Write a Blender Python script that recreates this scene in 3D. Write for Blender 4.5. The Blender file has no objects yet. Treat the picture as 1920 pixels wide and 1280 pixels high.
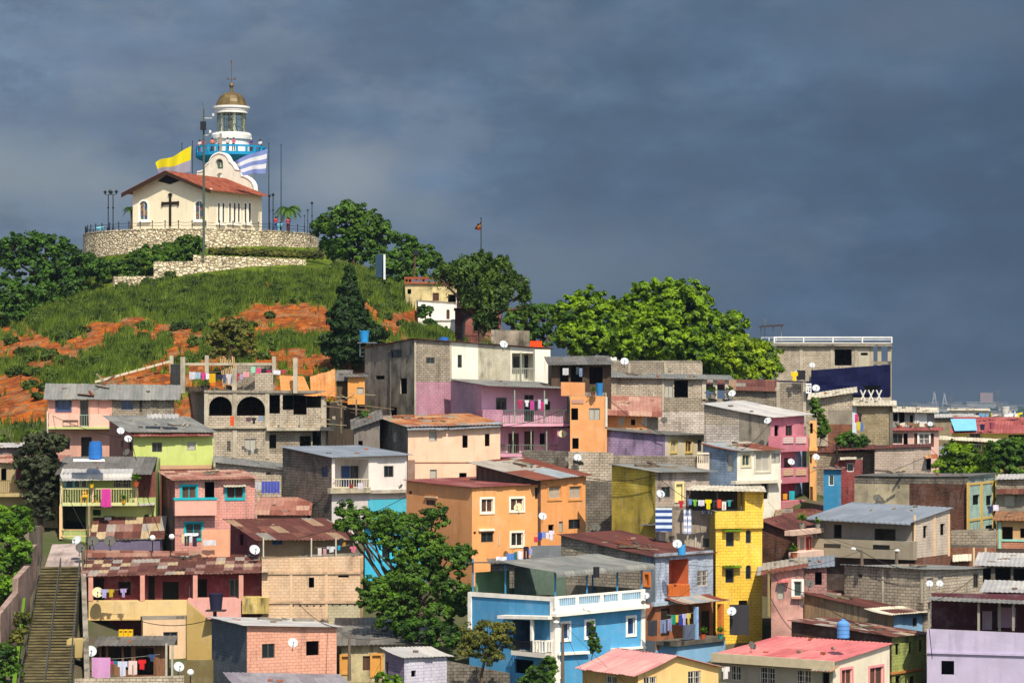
HAZE=1.5e-4; SUN=5.0; EXPO=0.28
import bpy, math, random
import numpy as np
from mathutils import Vector, Matrix
from mathutils.geometry import tessellate_polygon
random.seed(7); rng=np.random.default_rng(11)
scene=bpy.context.scene
COL=scene.collection
F=5000.0; CX=960.0; HY=742.0      # camera: focal length in photo pixels, centre column, horizon row
V=Vector
def P(x,y,Z): return V(((x-CX)/F*Z, Z, (HY-y)/F*Z))
def hexc(h,a=1.0):
    h=h.lstrip('#'); c=[int(h[i:i+2],16)/255 for i in (0,2,4)]
    return tuple((v/12.92 if v<=.04045 else ((v+.055)/1.055)**2.4) for v in c)+(a,)
# ------------------------------------------------------------------ materials
MATS={}
class NT:
    def __init__(s,name):
        s.m=bpy.data.materials.new(name); s.m.use_nodes=True; s.t=s.m.node_tree; s.b=s.t.nodes['Principled BSDF']
    def n(s,typ,**kw):
        nd=s.t.nodes.new(typ)
        for k,v in kw.items():
            if k in nd.inputs: nd.inputs[k].default_value=v
            else: setattr(nd,k,v)
        return nd
    def l(s,a,b): s.t.links.new(a,b)
    def mix(s,fac,a,b,mode='MIX'):
        nd=s.t.nodes.new('ShaderNodeMix'); nd.data_type='RGBA'; nd.blend_type=mode
        for i,v in ((0,fac),(6,a),(7,b)):
            if hasattr(v,'links') : s.l(v,nd.inputs[i])
            else: nd.inputs[i].default_value=v
        return nd.outputs[2]
    def ramp(s,fac,stops,interp='LINEAR'):
        nd=s.t.nodes.new('ShaderNodeValToRGB'); cr=nd.color_ramp; cr.interpolation=interp
        while len(cr.elements)<len(stops): cr.elements.new(.5)
        for e,(p,c) in zip(cr.elements,stops):
            e.position=p; e.color=c if len(c)==4 else (*c,1)
        s.l(fac,nd.inputs[0]); return nd.outputs[0]
    def uv(s,scale=(1,1,1),rand=True):
        tc=s.n('ShaderNodeTexCoord'); mp=s.n('ShaderNodeMapping'); s.l(tc.outputs['UV'],mp.inputs[0])
        if rand:
            oi=s.n('ShaderNodeObjectInfo'); mu=s.n('ShaderNodeVectorMath',operation='SCALE'); mu.inputs[0].default_value=(37.2,0,0)
            s.l(oi.outputs['Random'],mu.inputs['Scale']); s.l(mu.outputs[0],mp.inputs[1])
        mp.inputs[3].default_value=scale
        return mp.outputs[0]
    def obj(s):
        return s.n('ShaderNodeTexCoord').outputs['Object']
    def noise(s,vec,scale,detail=3,rough=.55):
        nd=s.n('ShaderNodeTexNoise',Scale=scale,Detail=detail,Roughness=rough); s.l(vec,nd.inputs['Vector']); return nd.outputs['Fac']
    def scaled(s,vec,sc):
        mu=s.n('ShaderNodeVectorMath',operation='MULTIPLY'); s.l(vec,mu.inputs[0]); mu.inputs[1].default_value=sc; return mu.outputs[0]
    def bump(s,h,st=.3,dist=.05):
        b=s.n('ShaderNodeBump',Strength=st,Distance=dist); s.l(h,b.inputs['Height']); s.l(b.outputs[0],s.b.inputs['Normal'])
def g(v): return (v,v,v,1)
def wall_mat(key,base,block,dirt,brick=False,c2=None,mortar=None,peel=None):
    T=NT(key.replace(':','_')); uv=T.uv()
    lum=.3*base[0]+.6*base[1]+.1*base[2]; base=tuple(v*.89+lum*.10+.006 for v in base[:3])+(1,)
    c=base
    if block:
        wn=T.n('ShaderNodeTexNoise',Scale=1.6,Detail=3); T.l(uv,wn.inputs['Vector']); wm=T.n('ShaderNodeVectorMath',operation='MULTIPLY_ADD'); T.l(wn.outputs['Color'],wm.inputs[0]); wm.inputs[1].default_value=(.09,.06,0); T.l(uv,wm.inputs[2]); uv0=uv; uv=wm.outputs[0]
        br=T.n('ShaderNodeTexBrick',Scale=1.0); T.l(uv,br.inputs['Vector'])
        br.inputs['Brick Width'].default_value=.26 if brick else .37; br.inputs['Row Height'].default_value=.1 if brick else .185
        br.inputs['Mortar Size'].default_value=.012 if brick else .018; br.inputs['Mortar Smooth'].default_value=.3
        br.inputs['Color1'].default_value=base; br.inputs['Color2'].default_value=c2 or tuple(v*.88 for v in base[:3])+(1,)
        br.inputs['Mortar'].default_value=mortar or tuple(v*.62 for v in base[:3])+(1,)
        col=br.outputs['Color']; T.bump(br.outputs['Fac'],-.35 if 0 else .4,.015)
        br.inputs['Bias'].default_value=-.1
        if not key[:2] in('b:',): col=T.mix(T.ramp(T.noise(uv0,.5,6,.7),[(.57,g(0)),(.61,g(.7))]),col,tuple(v*.85+.03 for v in base[:3])+(1,))
    else:
        col=T.mix(T.noise(uv,3.0,2),base,tuple(v*.93 for v in base[:3])+(1,))
    fade=tuple(v*.8+.17 for v in base[:3])+(1,)
    col=T.mix(T.ramp(T.noise(uv,.9,6,.7),[(.5,g(0)),(.75,g(.55))]),col,fade)
    n1=T.noise(uv,.55,4,.6)
    f1=T.ramp(n1,[(.3,g(1-dirt*.9)),(.62,g(1))])
    col=T.mix(1.0,col,f1,'MULTIPLY')
    st=T.noise(T.scaled(uv,(1.5,.2,1)),1.3,4,.65)
    f2=T.ramp(st,[(.33,g(1-min(.7,dirt*1.35))),(.5,g(1))])
    col=T.mix(T.ramp(T.noise(uv,.45,3),[(.4,g(.15)),(.6,g(1))]),col,f2,'MULTIPLY')
    fine=T.noise(uv,9,2)
    col=T.mix(1.0,col,T.ramp(fine,[(.25,g(1-dirt*.35)),(.7,g(1.0))]),'MULTIPLY')
    blot=T.noise(T.scaled(uv,(1.7,1.2,1)),1.1,5,.7)
    col=T.mix(T.ramp(blot,[(.6,g(0)),(.7,g(min(1,dirt*1.3)))]),col,hexc('6b6152') if not peel else peel)
    T.l(col,T.b.inputs['Base Color']); T.b.inputs['Roughness'].default_value=.9; T.b.inputs['Specular IOR Level'].default_value=.2
    return T.m
def roof_mat(key,stops,cell=(.85,2.1),streak=.35,metal=.0,rough=.6,interp='CONSTANT',spots=0):
    T=NT('roof_'+key); uv=T.uv()
    fl=T.n('ShaderNodeVectorMath',operation='FLOOR'); T.l(T.scaled(uv,(1/cell[0],1/cell[1],1)),fl.inputs[0])
    wn=T.n('ShaderNodeTexWhiteNoise',noise_dimensions='2D'); T.l(fl.outputs[0],wn.inputs['Vector'])
    col=T.ramp(wn.outputs['Value'],stops,interp)
    n1=T.noise(T.scaled(uv,(1.4,.4,1)),1.6,5,.7)
    col=T.mix(1,col,T.ramp(n1,[(.3,g(1-streak)),(.65,g(1.05))]),'MULTIPLY')
    if spots:
        n2=T.noise(T.scaled(uv,(1.2,.6,1)),1.4,5,.75)
        col=T.mix(T.ramp(n2,[(.55,g(0)),(.66,g(spots))]),col,hexc('6e3a22'))
    sep=T.n('ShaderNodeSeparateXYZ'); T.l(uv,sep.inputs[0])
    fr=T.n('ShaderNodeMath',operation='FRACT'); dv=T.n('ShaderNodeMath',operation='DIVIDE'); dv.inputs[1].default_value=cell[1]
    T.l(sep.outputs['Y'],dv.inputs[0]); T.l(dv.outputs[0],fr.inputs[0])
    col=T.mix(1,col,T.ramp(fr.outputs[0],[(0,g(.72)),(.03,g(1))]),'MULTIPLY')
    T.l(col,T.b.inputs['Base Color']); T.b.inputs['Roughness'].default_value=rough; T.b.inputs['Metallic'].default_value=metal
    T.b.inputs['Specular IOR Level'].default_value=.3
    return T.m
def simple(key,c,rough=.6,metal=0,var=.12,spec=.4,scale=2.0):
    T=NT(key.replace(':','_')); o=T.obj()
    col=T.mix(T.ramp(T.noise(o,scale,3),[(.35,g(0)),(.65,g(1))]),tuple(v*(1-var) for v in c[:3])+(1,),tuple(min(1,v*(1+var*.4)) for v in c[:3])+(1,))
    T.l(col,T.b.inputs['Base Color']); T.b.inputs['Roughness'].default_value=rough; T.b.inputs['Metallic'].default_value=metal
    T.b.inputs['Specular IOR Level'].default_value=spec
    return T.m
def mix_translucent(T,col,f):
    tr=T.n('ShaderNodeBsdfTranslucent'); T.l(col,tr.inputs[0]); mx=T.n('ShaderNodeMixShader'); mx.inputs[0].default_value=f
    T.l(T.b.outputs[0],mx.inputs[1]); T.l(tr.outputs[0],mx.inputs[2]); T.l(mx.outputs[0],T.t.nodes['Material Output'].inputs[0])
def leaf_mat(key,dark,light,sc=.9):
    T=NT(key); o=T.obj()
    n=T.noise(o,sc,2); n2=T.noise(o,6,1)
    col=T.mix(T.ramp(n,[(.36,g(0)),(.62,g(1))]),dark,light)
    col=T.mix(1,col,T.ramp(n2,[(.3,g(.7)),(.7,g(1.15))]),'MULTIPLY')
    T.l(col,T.b.inputs['Base Color']); T.b.inputs['Roughness'].default_value=.55; T.b.inputs['Specular IOR Level'].default_value=.25
    mix_translucent(T,col,.25); return T.m
LEAF={'mango':('2c4c0a','80a212'),'mangoy':('42600a','92aa14'),'dark':('1e3810','4e7420'),'mid':('26420e','587c20'),'conifer':('14280e','34501c'),
      'olive':('2c4410','5e7428'),'bright':('34560a','6c9418'),'weep':('28400f','587426'),'dry':('3a4414','74742c'),'purple':('22281a','4c5434'),'palm':('24420e','587a22'),'teal':('1c3a14','44662c')}
def M(k):
    if k in MATS: return MATS[k]
    t,_,h=k.partition(':')
    if t=='p': m=wall_mat(k,hexc(h),False,.17)
    elif t=='pd': m=wall_mat(k,hexc(h),False,.6)
    elif t=='b': m=wall_mat(k,hexc(h),True,.24)
    elif t=='bd': m=wall_mat(k,hexc(h),True,.6)
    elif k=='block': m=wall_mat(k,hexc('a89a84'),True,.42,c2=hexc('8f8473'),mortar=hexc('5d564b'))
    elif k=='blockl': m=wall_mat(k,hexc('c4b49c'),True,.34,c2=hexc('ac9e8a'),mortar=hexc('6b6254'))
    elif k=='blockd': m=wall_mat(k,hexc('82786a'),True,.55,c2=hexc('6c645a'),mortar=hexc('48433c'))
    elif k=='blockt': m=wall_mat(k,hexc('a0906e'),True,.3,c2=hexc('8a7c60'),mortar=hexc('7c7058'))
    elif k=='whitewash': m=wall_mat(k,hexc('d8ccc0'),True,.45,c2=hexc('b8aca0'),mortar=hexc('8a7e72'))
    elif k=='brick': m=wall_mat(k,hexc('94502e'),True,.5,brick=True,c2=hexc('743a22'),mortar=hexc('8a7a66'))
    elif k=='brickd': m=wall_mat(k,hexc('6a3826'),True,.7,brick=True,c2=hexc('50281c'),mortar=hexc('6a5a4a'))
    elif k=='conc': m=wall_mat(k,hexc('9a907e'),False,.55)
    elif k=='concl': m=wall_mat(k,hexc('bcb098'),False,.4)
    elif k=='concd': m=wall_mat(k,hexc('6e675b'),False,.6)
    elif k=='moldy': m=wall_mat(k,hexc('a49884'),False,.8,peel=hexc('3a352c'))
    elif k=='turq': m=wall_mat(k,hexc('9cc8c0'),True,.4,c2=hexc('8ab8b0'),mortar=hexc('c8b890'),peel=hexc('c8b088'))
    elif k=='rustystain': m=wall_mat(k,hexc('ccc4a8'),False,.6,peel=hexc('b08030'))
    elif t=='wood':
        T=NT(k.replace(':','_')); uv=T.uv(); c=hexc(h)
        fl=T.n('ShaderNodeVectorMath',operation='FLOOR'); T.l(T.scaled(uv,(4,.4,1)),fl.inputs[0])
        wn=T.n('ShaderNodeTexWhiteNoise',noise_dimensions='2D'); T.l(fl.outputs[0],wn.inputs['Vector'])
        col=T.mix(wn.outputs['Value'],tuple(v*.6 for v in c[:3])+(1,),c)
        col=T.mix(1,col,T.ramp(T.noise(T.scaled(uv,(5,.6,1)),2,4),[(.3,g(.6)),(.6,g(1))]),'MULTIPLY')
        T.l(col,T.b.inputs['Base Color']); T.b.inputs['Roughness'].default_value=.9; m=T.m
    elif k=='zinc': m=roof_mat(k,[(0,hexc('797975')),(.35,hexc('85857e')),(.7,hexc('727470'))],spots=.25)
    elif k=='zincb': m=roof_mat(k,[(0,hexc('747b84')),(.5,hexc('7d848d'))],streak=.15) if 1 else roof_mat(k,[(0,hexc('878e97')),(.5,hexc('90969e'))],streak=.15)
    elif k=='zincd': m=roof_mat(k,[(0,hexc('66645f')),(.35,hexc('726f69')),(.7,hexc('5d5b56'))],spots=.4)
    elif k=='zincw': m=roof_mat(k,[(0,hexc('b4b0aa')),(.5,hexc('a4a2a0'))],streak=.2,spots=.15)
    elif k=='zincp': m=roof_mat(k,[(0,hexc('908b90')),(.5,hexc('827c82'))],streak=.3)
    elif k=='cream': m=roof_mat(k,[(0,hexc('cfc6b0')),(.5,hexc('bdb4a0'))],streak=.3,spots=.4)
    elif k=='rustd': m=roof_mat(k,[(0,hexc('5e342d')),(.5,hexc('502c27')),(.9,hexc('663c33'))],streak=.3,rough=.8)
    elif k=='rust': m=roof_mat(k,[(0,hexc('5e342b')),(.5,hexc('70463a')),(.82,hexc('967a60')),(.92,hexc('868075'))],cell=(.8,2.4),streak=.4,rough=.8)
    elif k=='patch': m=roof_mat(k,[(0,hexc('543028')),(.26,hexc('6c4238')),(.46,hexc('8c6c62')),(.6,hexc('989086')),(.74,hexc('ae9a78')),(.82,hexc('5c342a'))],cell=(.6,1.1),streak=.4,rough=.8)
    elif k=='patch2': m=roof_mat(k,[(0,hexc('70382a')),(.35,hexc('9c9488')),(.6,hexc('7a4434')),(.8,hexc('8c9498'))],cell=(1.1,3.0),streak=.4,rough=.8)
    elif k=='pinkrust': m=roof_mat(k,[(0,hexc('a87a6a')),(.3,hexc('9a6656')),(.6,hexc('b48e7a')),(.85,hexc('845042'))],cell=(.9,1.7),streak=.35,rough=.8)
    elif k=='orust': m=roof_mat(k,[(0,hexc('b0784c')),(.3,hexc('9c5c38')),(.6,hexc('b88a60')),(.85,hexc('8a8478'))],cell=(.9,1.7),streak=.4,rough=.8,spots=.5)
    elif k=='red': m=roof_mat(k,[(0,hexc('984c48')),(.4,hexc('a45a54')),(.8,hexc('8c4440'))],streak=.35)
    elif k=='redm': m=roof_mat(k,[(0,hexc('844844')),(.4,hexc('96605a')),(.8,hexc('783c3a'))],streak=.4,spots=.5)
    elif k=='pink': m=roof_mat(k,[(0,hexc('c87070')),(.4,hexc('d07c78')),(.8,hexc('bc6464'))],cell=(.8,3.2),streak=.4)
    elif k=='pinkl': m=roof_mat(k,[(0,hexc('c88c88')),(.4,hexc('d09890')),(.8,hexc('c07e7c'))],streak=.35)
    elif k=='tile': m=roof_mat(k,[(0,hexc('8c442e')),(.25,hexc('9c5438')),(.5,hexc('7a3826')),(.75,hexc('94503a'))],cell=(.3,.45),streak=.5,rough=.9)
    elif k=='tileb': m=roof_mat(k,[(0,hexc('8e6444')),(.4,hexc('7c5438')),(.8,hexc('9a7250'))],cell=(.3,.45),streak=.4,rough=.9)
    elif k=='glass': m=simple(k,hexc('20262a'),.12,0,.2,.6)
    elif k=='glassb': m=simple(k,hexc('24406a'),.15,0,.2,.6)
    elif k=='glassg': m=simple(k,hexc('3a4a48'),.15,0,.3,.6)
    elif k=='clearglass':
        T=NT(k); T.b.inputs['Base Color'].default_value=(.8,.9,.88,1); T.b.inputs['Transmission Weight'].default_value=1; T.b.inputs['Roughness'].default_value=.02
        T.b.inputs['IOR'].default_value=1.1; m=T.m
    elif k=='stain':
        T=NT(k); o=T.obj(); vo=T.n('ShaderNodeTexVoronoi',Scale=4.5); T.l(o,vo.inputs['Vector'])
        sp=T.n('ShaderNodeSeparateColor'); T.l(vo.outputs['Color'],sp.inputs[0])
        col=T.ramp(sp.outputs[0],[(0,hexc('28506a')),(.25,hexc('2c6a5c')),(.45,hexc('7a3c34')),(.6,hexc('30406e')),(.8,hexc('8a7440'))],'CONSTANT')
        T.l(col,T.b.inputs['Base Color']); T.b.inputs['Roughness'].default_value=.2; m=T.m
    elif k=='stone':
        T=NT(k); uv=T.uv(rand=False); d=T.noise(uv,2,2)
        vo=T.n('ShaderNodeTexVoronoi',Scale=2.2); T.l(T.scaled(uv,(1,1.5,1)),vo.inputs['Vector'])
        ve=T.n('ShaderNodeTexVoronoi',Scale=2.2,feature='DISTANCE_TO_EDGE'); T.l(T.scaled(uv,(1,1.5,1)),ve.inputs['Vector'])
        sp=T.n('ShaderNodeSeparateColor'); T.l(vo.outputs['Color'],sp.inputs[0])
        col=T.ramp(sp.outputs[0],[(0,hexc('b4a080')),(.35,hexc('dccaa4')),(.7,hexc('eee0c0')),(1,hexc('c4b08a'))])
        col=T.mix(T.ramp(ve.outputs['Distance'],[(.03,g(1)),(.10,g(0))]),col,hexc('6a5e4c'))
        col=T.mix(1,col,T.ramp(T.noise(uv,.4,4),[(.35,g(.72)),(.6,g(1))]),'MULTIPLY')
        T.l(col,T.b.inputs['Base Color']); T.b.inputs['Roughness'].default_value=.95; T.bump(T.ramp(ve.outputs['Distance'],[(0,g(0)),(.2,g(1))]),.8,.08); m=T.m
    elif k=='gold': m=simple(k,hexc('6c5a34'),.5,.2,.4,.4,1.2)
    elif t=='bark': m=simple(k,hexc('5a4a3a'),.95,0,.35,.1,3)
    elif t=='leaf': m=leaf_mat('leaf_'+h,hexc(LEAF[h][0]),hexc(LEAF[h][1]),2.2 if h in('conifer',) else .9)
    elif t=='cloth':
        T=NT(k.replace(':','_')); c=hexc(h); col=T.mix(T.noise(T.obj(),5,2),tuple(v*.8 for v in c[:3])+(1,),c)
        T.l(col,T.b.inputs['Base Color']); T.b.inputs['Roughness'].default_value=.9; mix_translucent(T,col,.2); m=T.m
    elif t=='m': m=simple(k,hexc(h),.4,.6,.15)
    elif t=='s': m=simple(k,hexc(h),.75,spec=.15)
    elif t=='skin': m=simple(k,hexc('9a6a4c'),.6,0,.1)
    elif t=='lat':   # concrete lattice blocks with holes: pattern inside one panel
        T=NT(k.replace(':','_')); uv=T.uv(rand=False); br=T.n('ShaderNodeTexBrick',Scale=1); T.l(uv,br.inputs['Vector']); br.offset=0
        br.inputs['Brick Width'].default_value=.16; br.inputs['Row Height'].default_value=.14; br.inputs['Mortar Size'].default_value=.04
        br.inputs['Color1'].default_value=hexc('8a7a70'); br.inputs['Color2'].default_value=hexc('a08c80'); br.inputs['Mortar'].default_value=hexc(h)
        T.l(br.outputs['Color'],T.b.inputs['Base Color']); T.bump(br.outputs['Fac'],1,.05); m=T.m
    elif t=='str':   # horizontal woven stripes
        T=NT(k.replace(':','_')); a,b=h.split(','); sx=T.n('ShaderNodeSeparateXYZ'); T.l(T.uv(rand=False),sx.inputs[0])
        mm=T.n('ShaderNodeMath',operation='MULTIPLY'); mm.inputs[1].default_value=2.6; T.l(sx.outputs['Y'],mm.inputs[0])
        fr=T.n('ShaderNodeMath',operation='FRACT'); T.l(mm.outputs[0],fr.inputs[0])
        T.l(T.ramp(fr.outputs[0],[(0,hexc(a)),(.5,hexc(b))],'CONSTANT'),T.b.inputs['Base Color']); T.b.inputs['Roughness'].default_value=.9; m=T.m
    else: raise KeyError(k)
    MATS[k]=m; return m
# ------------------------------------------------------------------ mesh builder
def wloc(o):
    l=V((0,0,0))
    while o is not None: l=l+o.location; o=o.parent
    return l
def tag(o,label=None,cat=None,group=None,kind=None):
    if label: o['label']=label
    if cat: o['category']=cat
    if group: o['group']=group
    if kind: o['kind']=kind
    return o
def empty(name,loc,label=None,cat=None,group=None):
    o=bpy.data.objects.new(name,None); o.empty_display_size=.2; o.location=loc; COL.objects.link(o); return tag(o,label,cat,group)
class MB:
    def __init__(s): s.v=[]; s.f=[]; s.uv=[]; s.mi=[]; s.sm=[]
    def face(s,pts,m=0,uvs=None,smooth=False):
        i=len(s.v); s.v+= [tuple(p) for p in pts]; s.f.append(tuple(range(i,i+len(pts))))
        if uvs is None:
            a=V(pts[1])-V(pts[0]); b=V(pts[-1])-V(pts[0]); n=a.cross(b)
            if n.length<1e-12: n=V((0,0,1))
            n.normalize()
            if abs(n.z)<.75:
                t=V((-n.y,n.x,0)).normalized(); uvs=[(V(p).dot(t),p[2]) for p in pts]
            else: uvs=[(p[0],p[1]) for p in pts]
        s.uv.append(uvs); s.mi.append(m); s.sm.append(smooth)
    def box(s,o,a,b,c,m=0):
        o=V(o);a=V(a);b=V(b);c=V(c)
        if a.cross(b).dot(c)<0: a,b=b,a
        p=[o,o+a,o+a+b,o+b,o+c,o+a+c,o+a+b+c,o+b+c]
        for q in ((3,2,1,0),(4,5,6,7),(0,1,5,4),(1,2,6,5),(2,3,7,6),(3,0,4,7)): s.face([p[k] for k in q],m)
    def cbox(s,c,sx,sy,sz,m=0): s.box((c[0]-sx/2,c[1]-sy/2,c[2]),(sx,0,0),(0,sy,0),(0,0,sz),m)
    def tube(s,pts,rad,n=6,m=0,cap=True):
        pts=[V(p) for p in pts]
        if not hasattr(rad,'__len__'): rad=[rad]*len(pts)
        rings=[]
        for i,p in enumerate(pts):
            d=(pts[min(i+1,len(pts)-1)]-pts[max(i-1,0)]).normalized()
            r=V((0,0,1)) if abs(d.z)<.9 else V((1,0,0)); x=d.cross(r).normalized(); y=x.cross(d)
            rings.append([p+(x*math.cos(2*math.pi*k/n)+y*math.sin(2*math.pi*k/n))*rad[i] for k in range(n)])
        for a,b in zip(rings,rings[1:]):
            for k in range(n): s.face([a[k],b[k],b[(k+1)%n],a[(k+1)%n]],m,smooth=True)
        if cap: s.face(rings[0],m); s.face(rings[-1][::-1],m)
    def lathe(s,c,prof,n=24,m=0,a0=0,a1=2*math.pi,smooth=True):
        c=V(c); R=[]
        for r,z in prof: R.append([c+V((r*math.cos(a0+(a1-a0)*k/n),r*math.sin(a0+(a1-a0)*k/n),z)) for k in range(n+1)])
        for i in range(len(R)-1):
            for k in range(n):
                q=[R[i][k],R[i][k+1],R[i+1][k+1],R[i+1][k]]
                rr=max(prof[i][0],prof[i+1][0],.01); L=(a1-a0)*rr/n
                zz=(sum(abs(prof[j+1][1]-prof[j][1])+abs(prof[j+1][0]-prof[j][0]) for j in range(i)))
                dz=abs(prof[i+1][1]-prof[i][1])+abs(prof[i+1][0]-prof[i][0])
                s.face(q,m,[(k*L,zz),((k+1)*L,zz),((k+1)*L,zz+dz),(k*L,zz+dz)],smooth)
    def prism(s,outer,holes,place,thick,m=0,mh=None):
        # outline in 2D (a,z), extruded: place(a,z,off)
        polys=[[V((p[0],p[1],0)) for p in outer]]+[[V((p[0],p[1],0)) for p in h] for h in holes]
        flat=[p for q in polys for p in q]
        tri=tessellate_polygon(polys)
        for t in tri:
            q=[flat[k] for k in t]
            if (q[1]-q[0]).cross(q[2]-q[0]).z<0: q=q[::-1]
            s.face([place(p.x,p.y,0) for p in q],m,[(p.x,p.y) for p in q]); s.face([place(p.x,p.y,-thick) for p in q[::-1]],m,[(p.x,p.y) for p in q[::-1]])
        for q in polys:
            for k in range(len(q)):
                a=q[k]; b=q[(k+1)%len(q)]
                s.face([place(a.x,a.y,0),place(a.x,a.y,-thick),place(b.x,b.y,-thick),place(b.x,b.y,0)],m)
    def build(s,name,mats,parent=None,label=None,cat=None,group=None,kind=None,loc=None):
        if isinstance(mats,str): mats=[mats]
        me=bpy.data.meshes.new(name)
        if parent is not None: org=wloc(parent)
        elif loc is not None: org=V(loc)
        else:
            A=np.array(s.v); org=V((float((A[:,0].min()+A[:,0].max())/2),float((A[:,1].min()+A[:,1].max())/2),float(A[:,2].min())))
        A=np.array(s.v)-np.array(org)
        me.from_pydata(A.tolist(),[],s.f)
        ul=me.uv_layers.new(name='UVMap'); ul.data.foreach_set('uv',np.array([c for f in s.uv for u in f for c in u],dtype=np.float32))
        me.polygons.foreach_set('material_index',s.mi); me.polygons.foreach_set('use_smooth',s.sm)
        for k in mats: me.materials.append(M(k))
        o=bpy.data.objects.new(name,me); COL.objects.link(o)
        if parent is not None: o.parent=parent
        else: o.location=org
        return tag(o,label,cat,group,kind)
def corr(mb,p0,p1,p2,p3,m=0,per=.27,amp=.017,curl=0,th=.025,sag=0.0,jag=.05):
    # corrugated sheet: p0-p1 front (low) edge, p3-p2 back edge; waves run from front to back
    p0,p1,p2,p3=map(V,(p0,p1,p2,p3)); W=(p1-p0).length
    if W>3:
        for q_ in (p0,p1,p2,p3): q_.z+=random.uniform(-.01,.05)
        sag=sag or random.uniform(-.02,.07)
    S=max((p3-p0).length,.05)
    n=max(4,int(W/per)*4); nr=(p1-p0).cross(p3-p0)
    if nr.z<0: nr=-nr
    nr.normalize()
    rows=[]; ns=3
    for j in range(ns+1): rows.append((j/ns,0,0))
    if curl: rows=[(0,curl*.55,curl),(0,curl*.5,curl*.6),(0,curl*.25,curl*.2)]+rows
    rj=[random.uniform(-jag,jag) for _ in range(n//8+2)]; rb=[random.uniform(-jag,jag) for _ in range(n//8+2)]
    grid=[]
    fwd=V(((p0-p3).x,(p0-p3).y,0)).normalized()
    for t,o,d in rows:
        r=[]
        for i in range(n+1):
            a=i/n; q=(p0.lerp(p1,a)).lerp(p3.lerp(p2,a),t)
            q=q+nr*(amp*math.sin(2*math.pi*i/4+.4))
            if t==0 and not curl: q=q+(q-p3.lerp(p2,a)).normalized()*rj[i//8]
            if t==1: q=q+(q-p0.lerp(p1,a)).normalized()*rb[i//8]
            q=q+fwd*o-V((0,0,d+sag*4*t*(1-t)))
            r.append(q)
        grid.append(r)
    for j in range(len(grid)-1):
        for i in range(n):
            q=[grid[j][i],grid[j][i+1],grid[j+1][i+1],grid[j+1][i]]
            u0=i/n*W;u1=(i+1)/n*W; va=rows[j][0]*S-rows[j][2]; vb=rows[j+1][0]*S-rows[j+1][2]
            uv=[(u0,va),(u1,va),(u1,vb),(u0,vb)]
            mb.face(q,m,uv); mb.face([p-V((0,0,th)) for p in q[::-1]],m,uv[::-1])
    for r in (grid[0],grid[-1]):
        for i in range(n): mb.face([r[i],r[i+1],r[i+1]-V((0,0,th)),r[i]-V((0,0,th))],m)
    for j in range(len(grid)-1):
        for i in (0,n): mb.face([grid[j][i],grid[j+1][i],grid[j+1][i]-V((0,0,th)),grid[j][i]-V((0,0,th))],m)
# ------------------------------------------------------------------ terrain (control points, thin plate spline)
CP=[]
for x in (-150,0,120):
    for (y,Z) in ((1400,132),(1325,142),(1240,152),(1165,161),(1085,170),(1030,178),(985,186),(905,196),(875,202)): CP.append((x,y,Z))
for x in (250,420,600,780,960,1250,1500):
    for (y,Z) in ((1480,132),(1410,140),(1340,149),(1295,156),(1235,163),(1165,170),(1100,177),(1035,184),(965,193),(915,200)): CP.append((x,y,Z))
for x in (1700,1900,2100):
    for (y,Z) in ((1470,132),(1400,140),(1330,149),(1230,160),(1150,169),(1100,177),(1035,185),(985,196),(940,212),(910,235),(890,262),(880,300),(870,345)): CP.append((x,y,Z))
for x,y in ((1500,850),(1300,800),(1100,760),(900,700)): CP.append((x,y,345))
for row in [(0,(870,205),(805,214),(740,232),(680,256),(620,282),(580,305),(590,340)),
            (200,(880,204),(850,209),(738,219),(692,234),(642,254),(594,274),(548,297),(515,310),(500,345)),
            (400,(880,205),(850,210),(790,215),(712,223),(668,238),(615,260),(566,279),(526,296),(520,299),(488,304),(484,312),(440,330),(470,355)),
            (570,(880,205),(850,210),(790,215),(705,224),(648,240),(592,260),(542,281),(512,298),(490,304),(486,314),(470,340)),
            (690,(880,205),(850,211),(790,216),(702,226),(648,242),(602,258),(550,278),(510,298),(500,330)),
            (800,(880,205),(850,211),(790,217),(705,226),(648,238),(628,255),(625,275),(600,310)),
            (900,(880,205),(850,211),(790,217),(700,226),(658,238),(650,262),(640,300)),
            (1100,(890,205),(850,212),(790,220),(740,232),(710,260),(700,310)),
            (1300,(900,205),(870,211),(820,219),(765,230),(735,260),(740,310)),
            (1500,(930,205),(890,213),(850,224),(830,245),(815,275),(810,310))]:
    for y,Z in row[1:]: CP.append((row[0],y,Z))
cp=np.array([[ (x-CX)/F*Z, Z, (HY-y)/F*Z] for x,y,Z in CP])
def _tps(A,B):
    d=np.sqrt(((A[:,None,:]-B[None,:,:])**2).sum(-1))+1e-9; return d*d*np.log(d)
K=_tps(cp[:,:2],cp[:,:2])+np.eye(len(cp))*4.0
Pm=np.hstack([np.ones((len(cp),1)),cp[:,:2]]); Lm=np.block([[K,Pm],[Pm.T,np.zeros((3,3))]])
W_=np.linalg.solve(Lm,np.concatenate([cp[:,2],np.zeros(3)]))
def sstep(a,b,x): t=np.clip((x-a)/(b-a),0,1); return t*t*(3-2*t)
PLAIN=-46.0
PCX,PCY=(378-960)/F*325,325.0
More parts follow.
